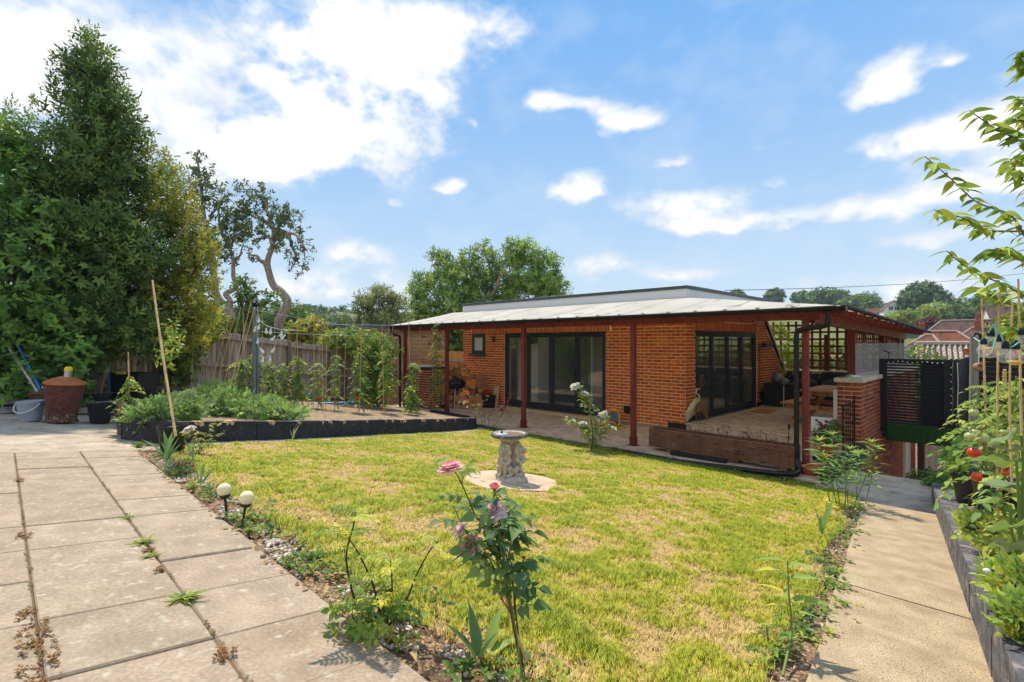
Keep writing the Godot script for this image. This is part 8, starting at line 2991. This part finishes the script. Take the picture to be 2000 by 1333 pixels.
	obj("pole", b, laid(mat("old_pole", Color.WHITE, 0.9), tex("pole", 256, 262, Color8(112, 114, 104), Color8(142, 142, 130), 0.02, 0.2, 0.18, Color8(84, 90, 76), 0.03, 0.64, 0.1, 10), Vector3(1.5, 0.3, 1.5)), t)
	b = MB.new()
	b.tube([at(1900, 660, z), at(1906, 651, z), at(1916, 654, z), at(1921, 662, z)], [0.012], 8)
	b.tube([at(1904, 668, z), at(1918, 656, z)], [0.02], 8)
	obj("arm", b, mats["black_metal"], t)
	t = thing("line_reel", "small round pale reel hanging on a cord beside the wooden post", "reel", at(1912, 719, 5.2))
	b = MB.new()
	b.tube([at(1913, 668, 5.2), at(1912, 708, 5.2)], [0.004], 5)
	obj("cord", b, mats["white_plastic"], t)
	b = MB.new()
	var rc := at(1912, 717, 5.2)
	for k in 3: b.lathe(rc, [Vector2(0.022, -0.02), Vector2(0.042, -0.022), Vector2(0.042, 0.022), Vector2(0.022, 0.02), Vector2(0.022, -0.02)], 20, spin(Vector3(0.75, 0.1, 0.65)))
	obj("reel", b, mat("tan_reel", Color8(196, 158, 132), 0.7), t)
	# canes
	for q in [[1926, 1000, 1918, 576, 3.4, 0.0065, "straight bamboo cane nearest the wooden post among the tomatoes"], [1949, 1030, 1953, 560, 2.5, 0.005, "tall bamboo cane among ripe tomatoes, right of the post"], [1977, 960, 1979, 590, 2.3, 0.0042, "pale bamboo cane running behind the hanging bulbs"], [1996, 900, 1990, 545, 2.2, 0.0045, "bamboo cane half cut by the right edge of the view"], [1966, 770, 1963, 722, 3.9, 0.012, "short cut stake end showing against the dark fence"]]:
		var a := at(q[0], q[1], q[4])
		cane(a, at(q[2], q[3], q[4]), q[5], q[6], "bamboo canes in the right hand bed")
	# string of festoon bulbs
	z = 2.0
	t = thing("festoon_bulbs", "hanging festoon of clear bulbs with black caps on the right hand canes", "string lights", at(1950, 650, z))
	var gl := glass("festoon_glass", 0.10, Color8(235, 235, 228))
	var amb := mat("amber_base", Color8(238, 178, 60), 0.3)
	b = MB.new()
	b.tube(curve([at(1903, 660, z + 0.6), at(1920, 668, z + 0.2), at(1938, 640, z), at(1948, 636, z), at(1960, 665, z), at(1975, 678, z), at(1992, 668, z)], 5), [0.0028], 5)
	b.tube(curve([at(1945, 636, z), at(1946, 660, z), at(1938, 690, z)], 4), [0.0028], 5)
	obj("cable", b, mat("green_cord", Color8(142, 190, 170), 0.6), t)
	for q in [[1922, 686, 0.023, 0], [1937, 674, 0.03, 1], [1952, 682, 0.026, 0], [1965, 697, 0.027, 0], [1984, 700, 0.032, 1], [1934, 690, 0.022, 0], [1996, 668, 0.024, 0]]:
		var o := at(q[0], q[1], z + R(-0.06, 0.06))
		var r: float = q[2]
		b = MB.new()
		b.lathe(o, [Vector2(0.0, -r * 0.95), Vector2(r * 0.55, -r * 0.82), Vector2(r * 0.95, -r * 0.3), Vector2(r, 0.0), Vector2(r * 0.85, r * 0.5), Vector2(r * 0.55, r * 0.9), Vector2(r * 0.42, r * 1.2)], 18)
		obj("bulb", b, gl, t)
		b = MB.new()
		b.lathe(o, [Vector2(r * 0.44, r * 1.05), Vector2(r * 0.46, r * 1.5), Vector2(r * 0.4, r * 1.9), Vector2(r * 0.22, r * 2.2), Vector2(0.0, r * 2.25)], 14)
		obj("cap", b, mats["black_plastic"], t)
		if q[3] == 1:
			b = MB.new()
			b.lathe(o, [Vector2(0.0, -r * 0.9), Vector2(r * 0.53, -r * 0.78), Vector2(r * 0.88, -r * 0.32), Vector2(0.0, -r * 0.3)], 16)
			obj("amber", b, amb, t)
	# tomatoes and squash
	var mix := [Color(0.14, 0.21, 0.04), Color(0.19, 0.25, 0.05), Color(0.10, 0.17, 0.04), Color(0.24, 0.27, 0.05)]
	var plants := [
		[1922, 1000, 1916, 745, 3.4, 26, "tall leafy tomato plant tied to the cane by the wooden post", [[1896, 853, 0.036, GREEN_T], [1917, 856, 0.040, GREEN_T], [1904, 845, 0.028, GREEN_T], [1902, 884, 0.040, RED], [1910, 932, 0.038, RED], [1925, 929, 0.045, Color(0.42, 0.48, 0.10)], [1902, 806, 0.028, GREEN_T]]],
		[1950, 1040, 1955, 790, 2.5, 22, "tomato plant with red fruit on the tall middle cane", [[1964, 909, 0.028, RED], [1963, 924, 0.019, RED], [1960, 844, 0.018, GREEN_T], [1970, 855, 0.014, GREEN_T]]],
		[1990, 980, 1985, 735, 2.7, 24, "tomato plant at the right edge of view below the bulbs", []],
		[1880, 960, 1872, 815, 5.2, 26, "yellowing tomato plant before the balcony corner", []],
		[1945, 900, 1948, 740, 4.4, 34, "tomato plant behind the canes in front of the dark fence", []],
		[1985, 860, 1985, 735, 3.8, 30, "tomato plant farthest right in front of the dark fence", []],
	]
	for q in plants:
		var fr := []
		for f in q[7]: fr.append([at(f[0], f[1], q[4] - 0.10), f[2] * q[4] / 3.4 * (1.0 if q[4] > 3.0 else 1.2), f[3]])
		tomato_plant(at(q[0], q[1], q[4]), at(q[2], q[3], q[4]), q[6], "tomato plants in the right hand bed", q[5], q[4] / 6.0 + 0.2, mix, fr, 0.1)
	# the low leafy plants that spill over the wall
	var lows := [[1985, 1075, 2.5, 0.11, "yellow-green leafy plant spilling over the wall below the canes"], [2000, 1150, 2.1, 0.10, "bright leafy plant in the middle of the wall top"], [2025, 1225, 1.85, 0.10, "bright leafy plant nearest on the wall top at the right edge"], [1925, 1035, 3.1, 0.10, "small leafy plant beside the black stake light"], [2020, 1090, 2.3, 0.12, "leafy plant at the right edge under the big leaves"]]
	for q in lows:
		var c := at(q[0], q[1], q[2])
		tl = thing("bed_plant", q[4], "plant", c, "low plants in the right hand bed")
		var st := MB.new()
		for k in 5: st.tube([c - Vector3(0, 0.14, 0), c + jig(0.05), c + jig(q[3])], [0.004, 0.003, 0.002], 5)
		obj("stem", st, mats["stem_green"], tl)
		crown(tl, "foliage", pinnate("bed_leaf", 3, 0.07, 0.03, 0.022, 0.7), [[c, Vector3(q[3], q[3] * 0.62, q[3] * 1.2)]], 210, [Color(0.18, 0.25, 0.05), Color(0.25, 0.30, 0.05), Color(0.12, 0.20, 0.045), Color(0.32, 0.33, 0.06)], 0.9, -1.0, 3.0, 0.5, "leaf_soft", 0.6)
	# big silver marked leaves on the right
	tl = thing("squash_plant", "squash plant with very large jagged grey-green leaves at the right edge", "squash plant", at(1990, 1040, 2.0))
	var sq := MB.new()
	var fan := []
	for k in 19:
		var a := -2.5 + 5.0 * k / 18.0
		fan.append(Vector3(sin(a) * (1.0 if k % 2 == 0 else 0.82) * 0.62, cos(a) * 0.55 * (1.0 if k % 2 == 0 else 0.85) + 0.42, 0.16 * absf(sin(a * 2.0)) - 0.1 * cos(a)))
	for k in 18:
		sq.tri(Vector3(0, 0.25, 0.02), fan[k], fan[k + 1])
	var sm := sq.mesh()
	for q in [[1985, 900, 0.13, -0.4], [1972, 985, 0.13, 0.3], [1995, 850, 0.12, 0.8], [1970, 880, 0.09, -0.8], [1990, 1030, 0.12, 0.1], [1998, 960, 0.14, 0.5], [1975, 1060, 0.09, -0.6]]:
		var p := at(q[0], q[1], 2.0 + R(-0.1, 0.1))
		put("leaf", sm, Transform3D(Basis(Vector3.UP, PI / 4 + q[3]) * Basis(Vector3.RIGHT, R(-2.3, -1.5)) * Basis.from_scale(Vector3.ONE * q[2]), p), tint(LEAF_GREY[rng.randi() % 4] * 1.1, "leaf_soft"), tl)
	b = MB.new()
	for q in [[1985, 900], [1972, 985], [1995, 850]]: b.tube([at(1992, 1080, 2.1), at(q[0] + 4, q[1] + 60, 2.05), at(q[0], q[1], 2.0)], [0.007, 0.006, 0.005], 6)
	obj("stem", b, mats["stem_green"], tl)
	# pots, stake lights
	var f := at(1906, 985, 4.6)
	tl = thing("round_tub", "large round black tub planted with peppers behind the ripe tomatoes", "plant pot", f)
	b = MB.new()
	b.lathe(f, [Vector2(0.0, 0.0), Vector2(0.135, 0.0), Vector2(0.17, 0.25), Vector2(0.18, 0.25), Vector2(0.18, 0.275), Vector2(0.168, 0.275), Vector2(0.16, 0.22), Vector2(0.0, 0.22)], 28)
	obj("tub", b, mats["plastic_pot"], tl)
	crown(tl, "foliage", twig("shrub_twig", 7, 0.075, 0.045, 0.13), [[f + Vector3(0, 0.36, 0), Vector3(0.18, 0.12, 0.18)]], 40, LEAF_MID, 1.0, -1.0)
	f = at(1960, 1000, 3.3)
	tl = thing("round_tub", "black tub partly hidden behind the tall middle cane", "plant pot", f)
	b = MB.new()
	b.lathe(f, [Vector2(0.0, 0.0), Vector2(0.13, 0.0), Vector2(0.16, 0.22), Vector2(0.165, 0.22), Vector2(0.165, 0.25), Vector2(0.155, 0.25), Vector2(0.15, 0.2), Vector2(0.0, 0.2)], 28)
	obj("tub", b, mats["plastic_pot"], tl)
	tl = thing("spot_stake_light", "black stake spotlight leaning in the bed near the wall corner", "garden lamp", at(1906, 1020, 3.1))
	b = MB.new()
	b.tube([at(1900, 1018, 3.1), at(1916, 972, 3.15)], [0.012], 8)
	b.lathe(at(1918, 966, 3.15), [Vector2(0.0, -0.03), Vector2(0.03, -0.025), Vector2(0.035, 0.03), Vector2(0.0, 0.03)], 14, spin(Vector3(0.3, 1, 0.1)))
	b.tube([at(1900, 1018, 3.1), at(1886, 1030, 3.0), at(1930, 1040, 3.0)], [0.008], 6)
	obj("stake", b, mats["black_plastic"], tl)
	tl = thing("hose_nozzle", "thin black tube with a white tip lying over the bed wall", "hose", at(1940, 1120, 2.1))
	b = MB.new()
	b.tube(curve([at(1931, 1115, 2.1), at(1945, 1116, 2.1), at(1970, 1135, 2.05), at(2005, 1165, 2.0)], 4), [0.0045], 6)
	obj("tube", b, mats["black_plastic"], tl)
	b = MB.new()
	b.ball(at(1927, 1115, 2.1), Vector3(0.014, 0.010, 0.010), 10, 8)
	obj("tip", b, mats["white_plastic"], tl)
	# greenery over the far end of the bed
	tl = thing("end_shrub", "low bushy green growth at the far end of the right bed wall", "shrub", at(1860, 960, 6.9))
	crown(tl, "foliage", twig("weed_twig", 7, 0.045, 0.026, 0.06), [[at(1845, 948, 7.1), Vector3(0.22, 0.13, 0.2)], [at(1815, 938, 7.6), Vector3(0.22, 0.10, 0.2)], [at(1868, 965, 6.4), Vector3(0.18, 0.13, 0.2)], [at(1880, 985, 5.9), Vector3(0.16, 0.1, 0.2)]], 420, LEAF_MID, 1.3, -0.4, 3.0)
	crown(tl, "fine_foliage", twig("dill_twig", 14, 0.09, 0.004, 0.10, 0.1, 0.8), [[at(1880, 965, 6.0), Vector3(0.18, 0.14, 0.16)]], 70, LEAF_MID, 1.0, -1.0)
	# the plum branches that reach in from the right
	var fb := P(1.15, 0.4, 4.05)
	tl = thing("fruit_tree", "young fruit tree whose leafy branches reach in from the right edge", "tree", fb)
	var bk := mat("young_bark", Color8(108, 96, 84), 0.85)
	z = 2.35
	limb(tl, "trunk", [fb, P(1.1, 1.6, 4.0), P(1.0, 2.6, 3.95), P(0.95, 3.4, 3.9)], 0.04, 0.015, bk, 8)
	var brs := [
		[[2075, 520], [2010, 470], [1975, 420], [1910, 395], [1860, 350], [1808, 305]], [[1975, 452], [1920, 445], [1880, 425], [1825, 410]], [[2080, 320], [2020, 290], [1985, 270], [1945, 250], [1895, 215]], [[2090, 600], [2010, 580], [1960, 555], [1900, 530], [1850, 490]],
		[[2070, 150], [2020, 125], [1992, 100]], [[2090, 650], [2030, 610], [1990, 600], [1940, 580], [1905, 560]], [[2085, 420], [2030, 380], [1990, 340], [1975, 310]], [[2100, 560], [2040, 520], [1990, 500], [1950, 485], [1930, 500]], [[2040, 240], [2010, 215], [1990, 190]], [[2080, 700], [2030, 680], [1995, 660], [1975, 640]],
	]
	var pl := single("plum_leaf", 0.085, 0.034, 0.3, 0.25, 5, 0.4)
	for q in brs:
		var pts := []
		for k in q.size(): pts.append(at(q[k][0], q[k][1], z + 0.22 * sin(q[0][1] * 1.7 + k * 0.6)))
		pts.push_front(P(1.02, pts[0].y - 0.1, 3.95))
		var line := limb(tl, "branch", pts, 0.006, 0.0018, bk, 6, 0.0, 4)
		leaves_along(tl, line, pl, 44, 0.92, [Color(0.16, 0.24, 0.03), Color(0.21, 0.28, 0.035), Color(0.12, 0.19, 0.03), Color(0.26, 0.29, 0.04)], 0.25, "leaf", "leaf_plain", -0.25)

# ---------------------------------------------------------------- houses beyond
func cottage(called: String, label: String, px: float, ridge: float, eave: float, half: float, d: float, turn: float, wall: Color, roof: Color, hip: float, chimneys: Array, wins: Array, gable := false) -> void:
	# a house with its ridge along its local x; gable: its gable end faces us
	var top := at(px, ridge, d)
	var ev := at(px, eave, d)
	var hr := top.y - ev.y
	var L := half * d / 1000.0
	var W := hr * 1.15
	var bs := Basis(Vector3.UP, turn)
	var base := Vector3(top.x, land(top.x, -top.z) - 0.6, top.z)
	var t := thing(called, label, "house", base)
	var X := func(a, y, c): return Vector3(top.x, y, top.z) + bs * Vector3(a, 0, c)
	var lx := L
	var lz := W
	if gable:
		lx = hr * 1.3 * 1.6
		lz = L
	var wm := mat("wall_%s" % wall.to_html(false), wall, 0.9)
	var rm := laid(mat("roof_%s" % roof.to_html(false), roof, 0.9), tex("roof_tone", 256, 271, Color8(196, 190, 186), Color8(255, 250, 246), 0.03, 0.22, 0.2, Color8(150, 150, 130), 0.04, 0.68, 0.1, 3), Vector3(0.25, 0.5, 0.25))
	var b := MB.new()
	var y0 := base.y
	var y1 := ev.y
	var q := [X.call(-lx, y0, lz), X.call(lx, y0, lz), X.call(lx, y0, -lz), X.call(-lx, y0, -lz)]
	var k := [X.call(-lx, y1, lz), X.call(lx, y1, lz), X.call(lx, y1, -lz), X.call(-lx, y1, -lz)]
	for m in 4: b.quad(q[m], q[(m + 1) % 4], k[(m + 1) % 4], k[m])
	var hx := lx * hip
	var r0: Vector3 = X.call(-lx + hx, top.y - 0.06, 0)
	var r1: Vector3 = X.call(lx - hx, top.y - 0.06, 0)
	if hip < 0.05:
		b.tri(k[3], k[0], r0)
		b.tri(k[1], k[2], r1)
	obj("wall", b, wm, t)
	b = MB.new()
	var o := 0.3
	var dy := hr * o / lz
	var e := [X.call(-lx - o, y1 - dy, lz + o), X.call(lx + o, y1 - dy, lz + o), X.call(lx + o, y1 - dy, -lz - o), X.call(-lx - o, y1 - dy, -lz - o)]
	var p0: Vector3 = X.call(-lx + hx - (o if hip < 0.05 else 0.0), top.y, 0)
	var p1: Vector3 = X.call(lx - hx + (o if hip < 0.05 else 0.0), top.y, 0)
	b.quad(e[0], e[1], p1, p0)
	b.quad(e[2], e[3], p0, p1)
	if hip >= 0.05:
		b.tri(e[3], e[0], p0)
		b.tri(e[1], e[2], p1)
	var rf := obj("roof", b, rm, t)
	b = MB.new()
	b.tube([p0 + Vector3.UP * 0.03, p1 + Vector3.UP * 0.03], [0.11], 6)
	if hip >= 0.05:
		for z in [[e[0], p0], [e[1], p1]]: b.tube([z[0], z[1]], [0.10], 6)
	obj("ridge_tiles", b, mat("ridge_%s" % roof.to_html(false), roof.lightened(0.35), 0.9), rf)
	for c in chimneys:
		b = MB.new()
		var cp: Vector3 = X.call(lx * c, top.y + 0.45, 0.1)
		b.bbox(cp - Vector3.UP * 0.25, Vector3(0.45, 0.9, 0.36), 0.03, bs)
		b.bbox(cp + Vector3.UP * 0.23, Vector3(0.52, 0.09, 0.42), 0.03, bs)
		for s in [-0.22, 0.22]: b.lathe(cp + bs * Vector3(s * 0.55, 0.27, 0), [Vector2(0.07, 0.0), Vector2(0.06, 0.22), Vector2(0.0, 0.22)], 8)
		obj("chimney", b, mat("chimney_brick", Color8(150, 82, 62), 0.9), rf)
	for w in wins:       # along the facing wall (or the facing gable): place -1..1, height above the eave, width, height
		b = MB.new()
		var face := 1.0
		var c: Vector3 = X.call(lx * w[0], y1 + w[1], lz + 0.02) if not gable else X.call(lx + 0.02, y1 + w[1], lz * w[0])
		var wb := bs if not gable else bs * Basis(Vector3.UP, PI / 2)
		b.box(c, Vector3(w[2] + 0.2, w[3] + 0.2, 0.08), wb)
		var wn := obj("window", b, mats["inner_door_white"], t)
		b = MB.new()
		b.box(c + wb.z * 0.045 + wb.x * -w[2] * 0.26, Vector3(w[2] * 0.44, w[3] * 0.92, 0.03), wb)
		b.box(c + wb.z * 0.045 + wb.x * w[2] * 0.26, Vector3(w[2] * 0.44, w[3] * 0.92, 0.03), wb)
		obj("pane", b, mat("far_glass", Color8(58, 66, 76), 0.15), wn)

func neighbours() -> void:
	rng.seed = 201
	# pantiled roof just beyond the fence
	var z := 22.0
	var t := thing("pantiled_outbuilding", "low outbuilding with a grey-brown pantiled roof behind the dark fence", "house", at(1880, 760, z))
	var a := at(1788, 703, z)
	var d := at(2010, 703, z)
	var up := at(1788, 673, z + 1.0) - a
	var x := (d - a).normalized()
	var b := MB.new()
	b.quad(a - Vector3.UP * 3.2, d - Vector3.UP * 3.2, d, a)
	b.quad(a + Vector3(0, -0.03, 0), d + Vector3(0, -0.03, 0), d + up - Vector3(0, 0.03, 0), a + up - Vector3(0, 0.03, 0))
	var dn := up.normalized().cross(x).normalized()
	obj("wall", b, mat("dark_roof_bed", Color8(70, 62, 58), 0.9), t)
	var tm := MB.new()
	var pw := 0.245
	var ph := up.length() / 6.0
	for k in 8:       # a rolled tile: a hump and a trough
		var f0 := k / 8.0
		var f1 := (k + 1) / 8.0
		var h := func(f): return 0.05 * sin(TAU * f)
		tm.quad(Vector3(f0 * pw, 0, h.call(f0) + 0.03), Vector3(f1 * pw, 0, h.call(f1) + 0.03), Vector3(f1 * pw, ph * 1.05, h.call(f1)), Vector3(f0 * pw, ph * 1.05, h.call(f0)))
		tm.quad(Vector3(f0 * pw, 0, h.call(f0) + 0.005), Vector3(f1 * pw, 0, h.call(f1) + 0.005), Vector3(f1 * pw, 0, h.call(f1) + 0.03), Vector3(f0 * pw, 0, h.call(f0) + 0.03))
	var tile := tm.mesh()
	var nrm := x.cross(up.normalized()).normalized()
	var tb := Basis(x, up.normalized(), nrm)
	var tones := [mat("pantile_a", Color8(166, 150, 138), 0.85), mat("pantile_b", Color8(150, 134, 124), 0.85), mat("pantile_c", Color8(180, 164, 150), 0.85)]
	for r in 6:
		for c in int(a.distance_to(d) / pw):
			put("tile", tile, Transform3D(tb, a + x * pw * c + up.normalized() * ph * r), tones[rng.randi() % 3], t)
	b = MB.new()
	b.tube([a + up + Vector3.UP * 0.05, d + up + Vector3.UP * 0.05], [0.1], 8)
	obj("ridge_tiles", b, mat("ridge_pale", Color8(176, 156, 136), 0.9), t)
	cottage("bungalow", "brown hipped roof with an orange patch just above the pantiled roof", 1842, 648, 671, 46, 44, 0.15, Color8(150, 120, 100), Color8(138, 84, 62), 0.55, [-0.7], [])
	cottage("bungalow", "small brown hipped roof left of the orange patched one", 1815, 655, 672, 24, 43, -0.2, Color8(150, 120, 100), Color8(122, 82, 68), 0.75, [], [])
	cottage("bungalow", "long dark brown roof with a chimney above the orange patched roof", 1905, 626, 655, 78, 58, 0.05, Color8(170, 150, 130), Color8(104, 82, 74), 0.35, [0.05], [])
	cottage("bungalow", "brown roof behind the long dark roof at the right", 1955, 640, 660, 60, 50, -0.1, Color8(190, 180, 170), Color8(110, 84, 76), 0.3, [-0.55], [])
	cottage("semi_house", "tall purple-brown roofed house with two chimneys near the right edge", 1985, 596, 622, 44, 80, 0.3, Color8(214, 206, 196), Color8(106, 82, 80), 0.0, [-0.5, 0.4], [[-0.5, -2.0, 1.4, 1.2], [0.3, -2.0, 1.4, 1.2]])
	cottage("gabled_house", "white gabled house with dark windows beside the big round tree", 1740, 590, 606, 16, 135, -PI / 2 + 0.3, Color8(226, 224, 220), Color8(104, 84, 76), 0.0, [], [[-0.28, 0.2, 0.9, 1.1], [0.28, 0.2, 0.9, 1.1], [0.0, -2.4, 2.2, 1.3]], true)
	cottage("hill_house", "red brown roof just left of the white gabled house", 1712, 604, 612, 16, 140, 0.2, Color8(190, 150, 130), Color8(140, 86, 70), 0.0, [], [])
	for q in [[1846, 590, 14, 170, "far roof right of the big round tree on the skyline"], [1872, 597, 16, 165, "far roof with a red chimney in the skyline row"], [1893, 596, 14, 165, "far roof at the right end of the skyline row"], [1832, 596, 12, 160, "pale far roof close beside the big round tree"]]:
		cottage("skyline_house", q[4], q[0], q[1], q[1] + 8, q[2], q[3], R(-0.3, 0.3), Color8(170, 150, 140), Color8(120, 100, 98), 0.0, [R(-0.6, 0.6)], [])
	# aerial and overhead wire
	z = 150.0
	t = thing("television_aerial", "television aerial on a thin mast standing on the right skyline", "aerial", at(1648, 590, z))
	b = MB.new()
	b.tube([at(1648, 592, z), at(1649, 573, z)], [0.1], 6)
	b.tube([at(1638, 572, z), at(1658, 577, z)], [0.06], 5)
	for k in 5: b.tube([at(1640 + 4 * k, 570 + k, z), at(1640 + 4 * k + 1, 577 + k, z)], [0.04], 4)
	obj("aerial", b, mat("aerial_metal", Color8(120, 124, 128), 0.5, 0.4), t)
	t = thing("overhead_wire", "thin overhead wire rising from the house roof towards the right", "wire", P(-5.0, 2.95, 14.0))
	b = MB.new()
	b.tube(sag(P(-5.2, 3.05, 12.6), at(2150, 508, 30.0), 0.35, 24), [0.008], 4)
	obj("wire", b, mats["black_plastic"], t)

func _ready() -> void:
	camera_and_light()
	var cb := MB.new()
	cb.box(Vector3.ZERO, Vector3.ONE)
	cube_mesh = cb.mesh()
	make_ground()
	make_paving()
	make_lawn()
	make_patio()
	make_house()
	make_canopy()
	plant_mats()
	bed_wall()
	fence_left()
	kerb_stones()
	bed_canes()
	bed_plants()
	yard_things()
	near_trees()
	far_green()
	bird_bath()
	roses()
	border()
	patio_things()
	terrace_things()
	right_side()
	neighbours()
